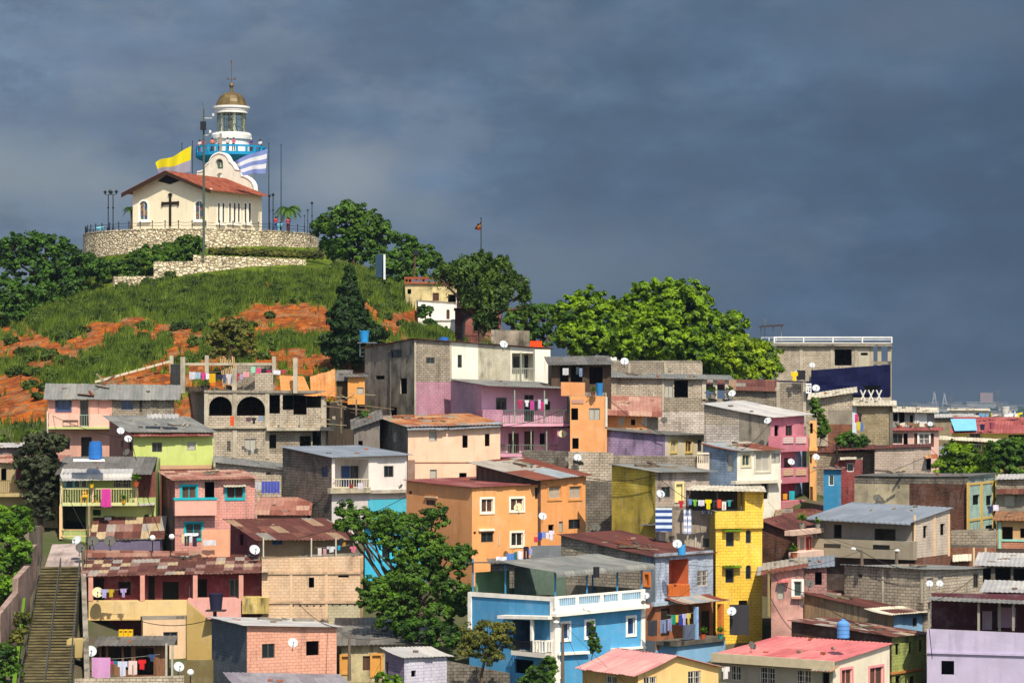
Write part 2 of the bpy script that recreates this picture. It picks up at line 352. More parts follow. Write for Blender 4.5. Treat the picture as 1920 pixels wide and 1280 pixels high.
def G(X,Y):
    X=np.atleast_1d(np.asarray(X,float)); Y=np.atleast_1d(np.asarray(Y,float)); sh=X.shape
    X=X.ravel();Y=Y.ravel()
    xc=np.clip(X,-62,48); yc=np.clip(Y,130,345)
    out=np.empty(len(X))
    for i in range(0,len(X),20000):
        q=np.stack([xc[i:i+20000],yc[i:i+20000]],1)
        out[i:i+20000]=_tps(q,cp[:,:2])@W_[:-3]+np.hstack([np.ones((len(q),1)),q])@W_[-3:]
    out=np.clip(out,-30,20)
    dx=np.maximum(np.abs(X-xc),0)+np.maximum(np.abs(Y-yc),0)*.9
    f=sstep(0,120,dx); out=out*(1-f)+PLAIN*f
    r=np.hypot(X-PCX,Y-PCY); f=sstep(15.5,13.0,r) ; out=out*(1-f)+18.6*f
    return out.reshape(sh)
def gz(x,y): return float(G([x],[y])[0])
# ------------------------------------------------------------------ houses
class Face:
    def __init__(s,O,u,n,L): s.O=V(O); s.u=V(u); s.n=V(n); s.L=L
    def hit(s,x,y,off=0.0):
        q=s.O+s.n*off; r=V(((x-CX)/F,1,0)); n2=V((s.n.x,s.n.y,0))
        t=(q.x*n2.x+q.y*n2.y)/(r.dot(n2)); p=r*t
        return ((p.x-q.x)*s.u.x+(p.y-q.y)*s.u.y, (HY-y)/F*t)
    def w(s,a,z,off=0.0):
        p=s.O+s.u*a+s.n*off; return V((p.x,p.y,z))
def wallface(mb,fc,L,zb,top,holes,pats,m0):
    def tz(a):
        for (a0,z0),(a1,z1) in zip(top,top[1:]):
            if a<=a1+1e-6: return z0+(z1-z0)*(a-a0)/max(a1-a0,1e-6)
        return top[-1][1]
    xs={0.0,L}|{t[0] for t in top}
    for h in holes+pats: xs|={min(max(h[0],0),L),min(max(h[1],0),L)}
    xs=sorted(xs); X=[xs[0]]
    for x in xs[1:]:
        if x-X[-1]>.004: X.append(x)
    ru=random.uniform(0,40)
    for a0,a1 in zip(X,X[1:]):
        am=(a0+a1)/2; cut={zb}; tt=min(tz(a0+1e-4),tz(a1-1e-4))
        for h in holes+pats:
            if h[0]<am<h[1]: cut|={min(max(h[2],zb),tt-.01),min(max(h[3],zb),tt-.01)}
        c=sorted(cut); C=[c[0]]
        for z in c[1:]:
            if z-C[-1]>.004: C.append(z)
        for i,z0 in enumerate(C):
            if i+1<len(C): e0=e1=C[i+1]
            else: e0,e1=tz(a0+1e-4),tz(a1-1e-4)
            zm=(z0+(e0+e1)/2)/2
            if any(h[0]<am<h[1] and h[2]<zm<h[3] for h in holes): continue
            m=m0
            for h in pats:
                if h[0]<am<h[1] and h[2]<zm<h[3]: m=h[4]
            pts=[fc.w(a0,z0),fc.w(a1,z0),fc.w(a1,e1),fc.w(a0,e0)]
            mb.face(pts,m,[(a0+ru,z0),(a1+ru,z0),(a1+ru,e1),(a0+ru,e0)])
class House:
    def __init__(s,name,label,xc,Z,th,xl,xr,yL,yC,yR,left='block',front='block',roof='zinc',cat='house',d=6.0,Fh=(),Lh=(),
                 Fp=(),Lp=(),ov=(.35,.25,.25,.1),yb=None,parent=None,gable=None,gp=.5,ph=.7,curl=0,rname='roof',noroof=False,group=None,per=.27):
        if xl is None and xc>1050 and th<13: th=-math.degrees(math.atan((xc-CX)/F))-.6-(2 if xr>1950 else 0)
        th=math.radians(th); s.u=V((math.cos(th),math.sin(th),0)); s.v=V((-math.sin(th),math.cos(th),0)); C=V(((xc-CX)/F*Z,Z,0)); s.C=C
        def along(dr,x):
            k=(x-CX)/F  # C+t*dr on ray x=k*y
            return (k*C.y-C.x)/(dr.x-k*dr.y)
        s.LF=along(s.u,xr); s.LL=along(s.v,xl) if xl is not None else d
        s.LL=min(max(s.LL,1.0),14)
        R=C+s.u*s.LF; L=C+s.v*s.LL
        zz=lambda y,p:(HY-y)/F*p.y
        s.zC=zz(yC,C); s.zR=zz(yR,R); s.zL=zz(yL,L)
        if gable: 
            if gable[0]=='L': s.zL=s.zC; s.zR=s.zC
            else: s.zR=s.zC; s.zL=s.zC
        s.su=(s.zR-s.zC)/s.LF; s.sv=(s.zL-s.zC)/s.LL
        s.F=Face(C,s.u,V((math.sin(th),-math.cos(th),0)),s.LF); s.L=Face(L,-s.v,-s.u,s.LL)
        s.R=Face(R,s.v,s.u,s.LL); s.B=Face(L+s.u*s.LF,-s.u,s.v,s.LF)
        B=L+s.u*s.LF; gs=[gz(p.x,p.y) for p in (C,R,L,B)]
        s.zb=min(gs)-.8 if yb is None else zz(yb,C)
        s.root=parent.root if parent else empty(name,(C.x,C.y,max(gs[0],s.zb) if yb is None else s.zb),label,cat,group)
        s.par=s.root
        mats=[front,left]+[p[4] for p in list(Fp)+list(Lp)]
        mb=MB()
        top=lambda a,b:s.zC+s.su*a+s.sv*b
        s.top=top
        pk=None
        if gable: pk=zz(gable[1], s.L.w(s.LL*(1-gp),0) if gable[0]=='L' else s.F.w(s.LF*gp,0))
        tF=[(0,top(0,0)),(s.LF,top(s.LF,0))]; tL=[(0,top(0,s.LL)),(s.LL,top(0,0))]
        tR=[(0,top(s.LF,0)),(s.LL,top(s.LF,s.LL))]; tB=[(0,top(s.LF,s.LL)),(s.LF,top(0,s.LL))]
        if gable and gable[0]=='L': tL=[tL[0],(s.LL*(1-gp),pk),tL[1]]; tR=[tR[0],(s.LL*gp,pk),tR[1]]
        if gable and gable[0]=='F': tF=[tF[0],(s.LF*gp,pk),tF[1]]; tB=[tB[0],(s.LF*(1-gp),pk),tB[1]]
        def conv(fc,rs,off=0):
            out=[]
            for r in rs:
                xm=(r[0]+r[2])/2; a0=fc.hit(r[0],r[1])[0]; a1=fc.hit(r[2],r[1])[0]; z0=fc.hit(xm,r[3])[1]; z1=fc.hit(xm,r[1])[1]
                out.append((a0,a1,z0,z1)+tuple(r[4:]))
            return out
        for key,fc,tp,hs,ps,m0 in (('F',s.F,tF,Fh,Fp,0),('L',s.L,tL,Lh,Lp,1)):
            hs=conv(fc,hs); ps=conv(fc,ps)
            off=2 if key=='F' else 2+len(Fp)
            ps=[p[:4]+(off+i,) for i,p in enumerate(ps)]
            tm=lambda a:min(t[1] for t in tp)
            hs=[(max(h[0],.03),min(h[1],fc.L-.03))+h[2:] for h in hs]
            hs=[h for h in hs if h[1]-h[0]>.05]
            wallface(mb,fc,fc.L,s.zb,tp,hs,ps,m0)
            for h in hs: s.opening(mb,fc,h,m0)
        wallface(mb,s.R,s.LL,s.zb,tR,[],[],0); wallface(mb,s.B,s.LF,s.zb,tB,[],[],1)
        mb.face([s.L.w(0,s.zb),s.B.w(0,s.zb),s.R.w(0,s.zb),s.F.w(0,s.zb)],0)
        s.wall=mb.build('wall',mats,s.par)
        if s.LF>3 and not parent and name in('house',) and random.random()<.75:
            a=random.uniform(.12,.88)*s.LF; hh=[c for c in conv(s.F,Fh) if c[0]-.25<a<c[1]+.25]
            if not hh:
                mb=MB(); z1=min(top(a,0)-.1,top(a,0)-.1); mb.box(s.F.w(a,max(s.zb,z1-random.uniform(1.2,4)),.004),s.F.u*.05,V((0,0,z1-max(s.zb,z1-random.uniform(1.0,1.2)))) if 0 else V((0,0,random.uniform(.8,1.2))),s.F.n*.05)
                mb.f and mb.build('pipe',[random.choice(['s:8a8478','s:c0bab0','s:4a4640'])],s.par)
        # roof
        if noroof: return
        oF,oL,oR,oB=ov; rb=MB()
        p=lambda a,b,z=None:V((C.x,C.y,0))+s.u*a+s.v*b+V((0,0,(top(a,b) if z is None else z)+.04))
        if roof in('flat','slab'):
            t=.16
            if roof=='flat':
                zf=-ph; w=.14
                for (a,b,la,lb) in ((.004,.004,s.LF-.008,w),(.004,s.LL-w-.004,s.LF-.008,w),(.004,w+.008,w,s.LL-2*w-.016),(s.LF-w-.004,w+.008,w,s.LL-2*w-.016)):
                    q=[V((C.x,C.y,0))+s.u*x+s.v*y for x,y in ((a,b),(a+la,b),(a+la,b+lb),(a,b+lb))]
                    tops=[top(x,y)+.012 for x,y in ((a,b),(a+la,b),(a+la,b+lb),(a,b+lb))]
                    P4=[V((k.x,k.y,z)) for k,z in zip(q,tops)]; P0=[V((k.x,k.y,z-ph-.02)) for k,z in zip(q,tops)]
                    rb.face(P4); 
                    for i in range(4): rb.face([P0[i],P0[(i+1)%4],P4[(i+1)%4],P4[i]])
                q=[V((C.x,C.y,top(x,y)-ph))+s.u*x+s.v*y for x,y in ((.01,.01),(s.LF-.01,.01),(s.LF-.01,s.LL-.01),(.01,s.LL-.01))]
                rb.face(q); rb.build('parapet' if 0 else 'roof_terrace',['conc'],s.par)
            else:
                q=[V((C.x,C.y,top(x,y)+.003))+s.u*x+s.v*y for x,y in ((-oL,-oF),(s.LF+oR,-oF),(s.LF+oR,s.LL+oB),(-oL,s.LL+oB))]
                Q=[k+V((0,0,.2)) for k in q]; rb.face(q[::-1]); rb.face(Q)
                for i in range(4): rb.face([q[i],q[(i+1)%4],Q[(i+1)%4],Q[i]])
                rb.build('roof_slab',['conc'],s.par)
            return
        if gable and gable[0]=='L':
            b=s.LL*gp; k1=(pk-s.zC)/b; k2=(pk-s.zC)/(s.LL-b)
            corr(rb,p(-oL,-oF,s.zC-k1*oF),p(s.LF+oR,-oF,s.zC-k1*oF),p(s.LF+oR,b,pk),p(-oL,b,pk),per=per)
            corr(rb,p(s.LF+oR,s.LL+oB,s.zC-k2*oB),p(-oL,s.LL+oB,s.zC-k2*oB),p(-oL,b+.02,pk),p(s.LF+oR,b+.02,pk),per=per)
        elif gable and gable[0]=='F':
            a=s.LF*gp; k1=(pk-s.zC)/a; k2=(pk-s.zC)/(s.LF-a)
            corr(rb,p(-oL,s.LL+oB,s.zC-k1*oL),p(-oL,-oF,s.zC-k1*oL),p(a,-oF,pk),p(a,s.LL+oB,pk),per=per)
            corr(rb,p(s.LF+oR,-oF,s.zC-k2*oR),p(s.LF+oR,s.LL+oB,s.zC-k2*oR),p(a+.02,s.LL+oB,pk),p(a+.02,-oF,pk),per=per)
        elif abs(s.sv)>=abs(s.su) or xl is None:
            corr(rb,p(-oL,-oF),p(s.LF+oR,-oF),p(s.LF+oR,s.LL+oB),p(-oL,s.LL+oB),curl=curl,per=per)
        elif s.su>0:
            corr(rb,p(-oL,s.LL+oB),p(-oL,-oF),p(s.LF+oR,-oF),p(s.LF+oR,s.LL+oB),curl=curl,per=per)
        else:
            corr(rb,p(s.LF+oR,-oF),p(s.LF+oR,s.LL+oB),p(-oL,s.LL+oB),p(-oL,-oF),curl=curl,per=per)
        s.roof=rb.build(rname,[roof],s.par)
        for _ in range(random.choice([1,2,3,4,5])):
            a=random.uniform(.1,.9)*s.LF; b=random.uniform(.08,.8)*s.LL
            zt=top(a,b)
            if gable: zt=(pk-(pk-s.zC)*abs(b-s.LL*gp)/(s.LL*gp)) if gable[0]=='L' else (pk-(pk-s.zC)*abs(a-s.LF*gp)/(s.LF*gp))
            if gable and name!='shack': continue
            mb=MB(); q=p(a,b,zt+.02); t=random.uniform(0,3); L=random.uniform(.18,.5); d=V((math.cos(t),math.sin(t),0)); e=V((-math.sin(t),math.cos(t),0))
            mb.box(q,d*L,e*random.uniform(.1,.2),V((0,0,random.uniform(.05,.12)))); mb.build('roof_weight',[random.choice(['s:8a7c6c','s:6a5a4c','s:94583c','s:5a5650'])],s.par)
    def opening(s,mb,fc,h,m0):
        a0,a1,z0,z1,kind=h[:5]; col=h[5] if len(h)>5 else None
        kd=kind[0]; arch='A' in kind[1:]
        D=1.3 if kd=='n' else .13
        nm=m0
        def q(a,z,o): return fc.w(a,z,o)
        wall_mb=mb
        if kd=='n': mb=nb=MB(); nm=0
        mb.face([q(a0,z0,0),q(a1,z0,0),q(a1,z0,-D),q(a0,z0,-D)],nm); mb.face([q(a0,z1,-D),q(a1,z1,-D),q(a1,z1,0),q(a0,z1,0)],nm)
        mb.face([q(a0,z0,-D),q(a0,z1,-D),q(a0,z1,0),q(a0,z0,0)],nm); mb.face([q(a1,z0,0),q(a1,z1,0),q(a1,z1,-D),q(a1,z0,-D)],nm)
        if kd=='n': 
            nb.face([q(a0,z0,-D),q(a1,z0,-D),q(a1,z1,-D),q(a0,z1,-D)]); nb.build('recess',['p:'+(col or '#b0a898').lstrip('#')],s.par); return
        if arch:
            w=(a1-a0)/2; ca=(a0+a1)/2; zc=z1-w*.95; 
            for sg,ce in ((-1,a0),(1,a1)):
                arc=[(ca+sg*w*math.cos(t),zc+w*.95*math.sin(t)) for t in [i*math.pi/16 for i in range(9)]]
                for i in range(8):
                    tri=[q(ce,z1,.002),q(arc[i][0],arc[i][1],.002),q(arc[i+1][0],arc[i+1][1],.002)]
                    if sg<0: tri=tri[::-1]
                    mb.face(tri,nm)
                    A,B=arc[i],arc[i+1]; mb.face([q(A[0],A[1],0),q(B[0],B[1],0),q(B[0],B[1],-.12),q(A[0],A[1],-.12)],nm)
        if kd=='o' and not col: return
        fr=MB(); t=.05 if kd!='o' else .08
        if kd in 'gbcwrdsox':
            if col:   # trim standing proud round the opening
                e=.13
                for (x0,x1,y0,y1) in ((a0-e,a1+e,z1,z1+e),(a0-e,a1+e,z0-e,z0),(a0-e,a0,z0,z1),(a1,a1+e,z0,z1)):
                    fr.box(q(x0,y0,.003),fc.u*(x1-x0),V((0,0,y1-y0)),fc.n*.05)
            if kd not in 'od':
                o=-.09
                bars=[(a0,a1,z0,z0+t),(a0,a1,z1-t,z1),(a0,a0+t,z0+t,z1-t),(a1-t,a1,z0+t,z1-t)]
                if a1-a0>.65: bars.append(((a0+a1)/2-t/2,(a0+a1)/2+t/2,z0+t,z1-t))
                for (x0,x1,y0,y1) in bars: fr.box(q(x0,y0,o),fc.u*(x1-x0),V((0,0,y1-y0)),fc.n*.04)
        if kd=='r':
            k=max(3,int((a1-a0)/.16))
            for i in range(1,k):
                x=a0+(a1-a0)*i/k; fr.box(q(x-.012,z0,-.03),fc.u*.024,V((0,0,z1-z0)),fc.n*.02)
            k=max(2,int((z1-z0)/.3))
            for i in range(1,k):
                z=z0+(z1-z0)*i/k; fr.box(q(a0,z-.012,-.028),fc.u*(a1-a0),V((0,0,.024)),fc.n*.02)
        fm={'g':'m:6a6660','b':'m:5a6a80','c':'m:a09c90','w':'s:e0ded6','r':'s:c8c0b4','d':'s:5a4030','s':'s:e0ded6','x':'s:5a4030','o':'s:c0b8a8'}[kd]
        if col: fm='s:'+col.lstrip('#')
        par=s.par
        if fr.f: par=fr.build('door' if kd=='d' else 'window',[fm],s.par)
        pm={'g':'glass','b':'glassb','c':'s:a8a498','w':'glassg','r':'glass','d':'wood:6a4a34','s':'stain','x':'wood:5a3c2c'}.get(kd)
        if kd=='d' and len(h)>5: pm='s:'+h[5].lstrip('#')
        if pm:
            pb=MB(); pb.box(q(a0,z0,-.115),fc.u*(a1-a0),V((0,0,z1-z0)),fc.n*.02)
            nm={'c':'curtain','d':'door_panel','x':'shutter'}.get(kd,'pane')
            if par is s.par: nm='door'
            pb.build(nm,[pm],par)
    def box(s,face,x0,y0,x1,y1,out,base=0.0,mat='conc',name='slab',label=None):
        fc=getattr(s,face); a0,_=fc.hit(x0,y0,out); a1,_=fc.hit(x1,y0,out); xm=(x0+x1)/2
        z1=fc.hit(xm,y0,out)[1]; z0=fc.hit(xm,y1,out)[1]
        mb=MB(); mb.box(fc.w(a0,z0,base+.004),fc.u*(a1-a0),V((0,0,z1-z0)),fc.n*(out-base-.004))
        return mb.build(name,[mat],s.par,label)
    def slope(s,face,x0,y0,x1,y1,h,out,base=0.0,mat='conc',name='slab'):
        # band following a sloping edge from (x0,y0) to (x1,y1), h pixels high
        fc=getattr(s,face); A=fc.hit(x0,y0,out); B=fc.hit(x1,y1,out); A2=fc.hit(x0,y0+h,out); B2=fc.hit(x1,y1+h,out)
        mb=MB(); o=base+.004
        f=[fc.w(A2[0],A2[1],out),fc.w(B2[0],B2[1],out),fc.w(B[0],B[1],out),fc.w(A[0],A[1],out)]
        b=[fc.w(A2[0],A2[1],o),fc.w(B2[0],B2[1],o),fc.w(B[0],B[1],o),fc.w(A[0],A[1],o)]
        mb.face(f); mb.face(b[::-1])
        for i in range(4): mb.face([f[i],b[i],b[(i+1)%4],f[(i+1)%4]])
        return mb.build(name,[mat],s.par)
    def rail(s,face,x0,x1,yt,yb,out,mat='s:c8c0a0',step=.16,bal=.03,name='railing',yt1=None,yb1=None,sides=True,top=.06):
        fc=getattr(s,face); a0,z1=fc.hit(x0,yt,out); z0=fc.hit(x0,yb,out)[1]; a1,z1b=fc.hit(x1,yt1 if yt1 is not None else yt,out); z0b=fc.hit(x1,yb1 if yb1 is not None else yb,out)[1]
        mb=MB(); A=fc.w(a0,z1,out); B=fc.w(a1,z1b,out)
        mb.box(A-V((0,0,top)),B-A,V((0,0,top)),fc.n*-.06)
        A2=fc.w(a0,z0,out);B2=fc.w(a1,z0b,out); mb.box(A2,B2-A2,V((0,0,.05)),fc.n*-.05)
        n=max(2,int((a1-a0)/step))
        for i in range(n+1):
            p=A2.lerp(B2,i/n); t=A.lerp(B,i/n); mb.box(p-fc.u*bal/2-fc.n*.045,fc.u*bal,V((0,0,t.z-p.z-.01)),fc.n*bal)
        if sides and out>.3:
            for a,zt,zbb in ((a0,z1,z0),(a1,z1b,z0b)):
                p=fc.w(a,zt,out); mb.box(p-V((0,0,top)),fc.n*-(out-.01),V((0,0,top)),fc.u*.05)
                n2=int(out/step)
                for i in range(n2):
                    p=fc.w(a,zbb,out-i*step-.1); mb.box(p,fc.u*bal,V((0,0,zt-zbb-.02)),fc.n*bal)
        return mb.build(name,[mat],s.par)
    def post(s,face,x,y0,y1,out,w=.09,mat='s:8a9484',name='post'):
        fc=getattr(s,face); a,z1=fc.hit(x,y0,out); z0=fc.hit(x,y1,out)[1]
        mb=MB(); mb.box(fc.w(a-w/2,z0,out),fc.u*w,V((0,0,z1-z0)),fc.n*-w); return mb.build(name,[mat],s.par)
    def sheet(s,face,x0,y0,x1,y1,out,base=0.0,rise=None,mat='zinc',name='canopy',curl=0,yb0=None,per=.27,sag=0.0):
        # corrugated lean-to: front edge (x0,y0)-(x1,y1) at distance out; back edge on the wall, risen by 'rise' metres
        fc=getattr(s,face); a0,z0=fc.hit(x0,y0,out); a1,z1=fc.hit(x1,y1,out); r=.35 if rise is None else rise
        mb=MB(); corr(mb,fc.w(a0,z0,out),fc.w(a1,z1,out),fc.w(a1,z1+r,base),fc.w(a0,z0+r,base),curl=curl,per=per,sag=sag)
        return mb.build(name,[mat],s.par)
def slabq(name,pts,mat,parent=None,th=.12,label=None,cat=None,group=None):
    # flat slab through four world points
    mb=MB(); p=[V(q) for q in pts]; d=V((0,0,th)); 
    mb.face(p); mb.face([q-d for q in p[::-1]])
    for i in range(4): mb.face([p[i],p[i]-d,p[(i+1)%4]-d,p[(i+1)%4]])
    return mb.build(name,[mat],parent,label,cat,group)
def corrq(name,pts,mat,parent=None,label=None,cat=None,curl=0,sag=0,per=.27,group=None,jag=.05):
    mb=MB(); corr(mb,*pts,curl=curl,sag=sag,per=per,jag=jag); return mb.build(name,[mat],parent,label,cat,group)
def wallobj(name,label,cat,x0,y0,x1,y1,Z0,Z1,mat,depth=.2,yb=None,parent=None,group=None,holes=()):
    # free-standing wall from (x0,top y0,Z0) to (x1,top y1,Z1) down to the ground (or to row yb)
    A=P(x0,y0,Z0); B=P(x1,y1,Z1); mb=MB()
    za=(HY-yb)/F*Z0 if yb else min(gz(A.x,A.y)-.5,A.z-.3); zb=(HY-yb)/F*Z1 if yb else min(gz(B.x,B.y)-.5,B.z-.3)
    u=V((B.x-A.x,B.y-A.y,0)); L=u.length; u.normalize(); n=V((u.y,-u.x,0)); ru=random.uniform(0,30)
    f=[V((A.x,A.y,za)),V((B.x,B.y,zb)),B,A]; b=[q-n*depth for q in f]
    mb.face(f,0,[(ru,za),(ru+L,zb),(ru+L,B.z),(ru,A.z)]); mb.face(b[::-1])
    for i in range(4): mb.face([f[i],b[i],b[(i+1)%4],f[(i+1)%4]])
    return mb.build(name,[mat],parent,label,cat,group)
def opost(x,y0,y1,Z,w,mat,parent=None,name='column',label=None,cat=None,group=None):
    A=P(x,y0,Z); B=P(x,y1,Z); mb=MB(); mb.cbox((B.x,B.y,B.z),w,w,A.z-B.z); return mb.build(name,[mat],parent,label,cat,group)
def copy_tree(o,parent=None):
    c=o.copy(); COL.objects.link(c); c.parent=parent
    for ch in o.children: copy_tree(ch,c)
    return c
# ------------------------------------------------------------------ props
def make_dish(col,dark=False):
    r=empty('satellite_dish',(0,0,0))
    ax=V((0,-math.cos(.6),math.sin(.6))); X=V((1,0,0)); Y=ax.cross(X)
    mb=MB(); N=20; R=.42
    rings=[[V((0,0,0))+ax*.03]]
    for k in range(1,5):
        rr=R*k/4; rings.append([X*(rr*math.cos(2*math.pi*i/N))+Y*(rr*1.05*math.sin(2*math.pi*i/N))+ax*(.03+.45*rr*rr) for i in range(N)])
    for i in range(N): mb.face([rings[0][0],rings[1][i],rings[1][(i+1)%N]],0,smooth=True)
    for k in range(1,4):
        for i in range(N): mb.face([rings[k][i],rings[k+1][i],rings[k+1][(i+1)%N],rings[k][(i+1)%N]],0,smooth=True)
    mb.face([p-ax*.035 for p in rings[4][::-1]],0)
    for i in range(N): mb.face([rings[4][i],rings[4][i]-ax*.035,rings[4][(i+1)%N]-ax*.035,rings[4][(i+1)%N]],0)
    mb.build('reflector',[col],r)
    mb=MB(); mb.tube([Y*-.40+ax*.08,Y*-.22+ax*.42],.018); mb.cbox(Y*-.2+ax*.44-V((0,0,.05)),.09,.12,.1); mb.build('feed_arm',['m:3a3c40'],r)
    mb=MB(); mb.tube([V((0,.04,-.02)),V((0,.14,-.1)),V((0,.16,-.62))],.028); mb.cbox((0,.16,-.64),.2,.2,.03); mb.build('mount',['m:55585c'],r)
    return r
DISH={}
def dish(x,y,Z,px,yaw,label,kind='l',pitch=0):
    if kind not in DISH:
        DISH[kind]=make_dish({'l':'s:b8bcbe','d':'s:55544e','c':'s:c8b890'}[kind]); o=DISH[kind]
    else: o=copy_tree(DISH[kind])
    o.location=P(x,y,Z); s=px/F*Z/.84; o.scale=(s,s,s); o.rotation_euler=(pitch,0,math.radians(yaw))
    tag(o,label,'satellite dish','satellite dishes on the houses'); return o
def tank(x,y0,y1,Z,wpx,col,label,lid=True,shape='drum'):
    A=P(x,y1,Z); h=(y1-y0)/F*Z; r=wpx/2/F*Z; o=empty('water_tank',A,label,'water tank','water tanks on the roofs')
    mb=MB()
    if shape=='drum': prof=[(0,0),(r*.92,0),(r*.95,h*.02),(r*.99,h*.3),(r*1.02,h*.31),(r*1.0,h*.33),(r*.97,h*.62),(r*1.0,h*.63),(r*.95,h*.65),(r*.9,h*.9),(r*.8,h*.92)]
    elif shape=='taper': prof=[(0,0),(r*.75,0),(r*.95,h*.9),(r,h*.9),(r,h),(r*.9,h),(r*.88,h*.93),(0,h*.93)]
    else: prof=[(0,0),(r*.9,0),(r,h*.06),(r*.96,h*.2),(r,h*.24),(r*.96,h*.42),(r,h*.46),(r*.96,h*.64),(r,h*.68),(r*.95,h*.8),(r*.6,h*.9),(r*.35,h*.93)]
    mb.lathe(A,prof,20); mb.build('tank_body',['s:'+col],o)
    if lid and shape!='taper':
        mb=MB(); rr=r*.82 if shape=='drum' else r*.36; zz=h*.92; mb.lathe(A,[(rr*1.05,zz),(rr*1.05,zz+h*.05),(rr*.5,zz+h*.08),(0,zz+h*.085)],20); mb.build('lid',['s:'+col],o)
    return o
def cloth(x0,y0,x1,y1,Z,col,kind,label,cat,name,group='laundry hung out to dry',mat=None):
    mb=MB(); A=P(x0,y0,Z); W=(x1-x0)/F*Z; H=(y1-y0)/F*Z; ph=random.uniform(0,6); amp=min(.035,W*.09)
    if kind=='t': parts=[[(0,0,1,1)]]
    elif kind=='s': parts=[[(.2,0,.8,1)],[(0,.0,.24,.38)],[(.76,0,1,.38)]]
    elif kind=='p': parts=[[(0.05,0,.95,.3)],[(.05,.27,.45,1)],[(.55,.27,.95,1)]]
    elif kind=='u': parts=[[(0,0,1,.45)],[(.25,.4,.75,1)]]
    n=6
    for pp in parts:
        a0,b0,a1,b1=pp[0]; k=max(2,int((a1-a0)*n*1.5)); 
        for i in range(k):
            for j in range(3):
                q=[]
                for (ii,jj) in ((i,j+1),(i+1,j+1),(i+1,j),(i,j)):
                    a=a0+(a1-a0)*ii/k; b=b0+(b1-b0)*jj/3
                    q.append(A+V((W*a,-.02+amp*math.sin(ph+a*9+b*1.2)*(.3+b)-.05*b*math.sin(ph),-H*b-.02*math.sin(a*9+ph)*b)))
                mb.face(q,0,smooth=True)
                mb.face([p+V((0,.012,0)) for p in q[::-1]],0,smooth=True)
    return mb.build(name,[mat or 'cloth:'+col],None,label,cat,group)
KN={'t':'towel','s':'shirt','p':'trousers','u':'vest'}
ORD=['leftmost','second from the left','third from the left','fourth from the left','fifth from the left','sixth from the left','seventh from the left','eighth from the left','ninth from the left','tenth from the left','eleventh from the left','twelfth from the left','thirteenth from the left','fourteenth from the left']
CN={}
def laundry(where,Z,items,line=None,lw=.012,names=None):
    if line:
        (xa,ya),(xb,yb)=line; pts=[]
        for i in range(9):
            t=i/8; p=P(xa,ya,Z).lerp(P(xb,yb,Z),t); p.z-=.12*4*t*(1-t)*.5; pts.append(p)
        mb=MB(); mb.tube(pts,lw,4); mb.build('clothesline',['s:8a8880'],None,'thin clothesline strung '+where,'clothesline')
    for i,it in enumerate(items):
        x0,y0,x1,y1,col,cn,kind=it[:7]; nm=KN[kind]
        cloth(x0,y0,x1,y1,Z+random.uniform(-.02,.02),col,kind,f"{cn} {nm} hanging {where}, {ORD[i]}",'laundry','hanging_'+nm)
def lamp(x,y0,y1,Z,label,group='lamp posts around the hilltop plateau',double=False,arm=14):
    B=P(x,y1,Z); H=(y1-y0)/F*Z; o=empty('lamp_post',B,label,'lamp post',group); k=H/4.5
    mb=MB(); mb.lathe(B,[(.16*k,0),(.16*k,.25*k),(.09*k,.35*k),(.055*k,.9*k),(.05*k,H-.6*k),(.08*k,H-.55*k),(.03*k,H-.5*k),(.02,H-.45*k)],10)
    mb.lathe(B,[(.09*k,H*.55),(.12*k,H*.57),(.09*k,H*.59)],10)
    if double: mb.tube([B+V((-.35*k,0,H-.5*k)),B+V((.35*k,0,H-.5*k))],.03*k,6)
    mb.build('pole',['m:23282a'],o)
    for dx in ((-.35*k,.35*k) if double else (0,)):
        mb=MB(); c=B+V((dx,0,H-.45*k)); mb.lathe(c,[(.05*k,0),(.2*k,.28*k),(.22*k,.3*k),(.05*k,.42*k),(.03*k,.5*k),(0,.52*k)],8,smooth=False); mb.build('lantern',['s:30383a'],o)
    return o
def wire(pts,label,r=.012,sag=.25,parent=None,name='cable'):
    mb=MB(); out=[]
    for a,b in zip(pts,pts[1:]):
        A=V(a);B=V(b)
        for i in range(9):
            t=i/8; p=A.lerp(B,t); p.z-=sag*4*t*(1-t); out.append(p)
    mb.tube(out,r,4); return mb.build(name,['s:2a2826'],parent,label,'cable' if parent is None else None)
def pot(x,y,Z,s,col,label,flower='5a8a2a'):
    A=P(x,y,Z); o=empty('potted_plant',A,label,'potted plant','potted plants on terraces'); mb=MB()
    mb.lathe(A,[(0,0),(.1*s,0),(.14*s,.2*s),(.15*s,.22*s),(.12*s,.22*s),(0,.2*s)],12); mb.build('pot',['s:'+col],o)
    mb=MB()
    for i in range(60):
        d=V((random.gauss(0,1),random.gauss(0,1),abs(random.gauss(.6,.7)))).normalized(); c=A+V((0,0,.3*s))+d*random.uniform(.05,.28)*s
        t=d.cross(V((0,0,1))).normalized()*.05*s; mb.face([c-t,c+d*.1*s,c+t,c-d*.06*s])
    mb.build('foliage',['leaf:bright'],o); return o
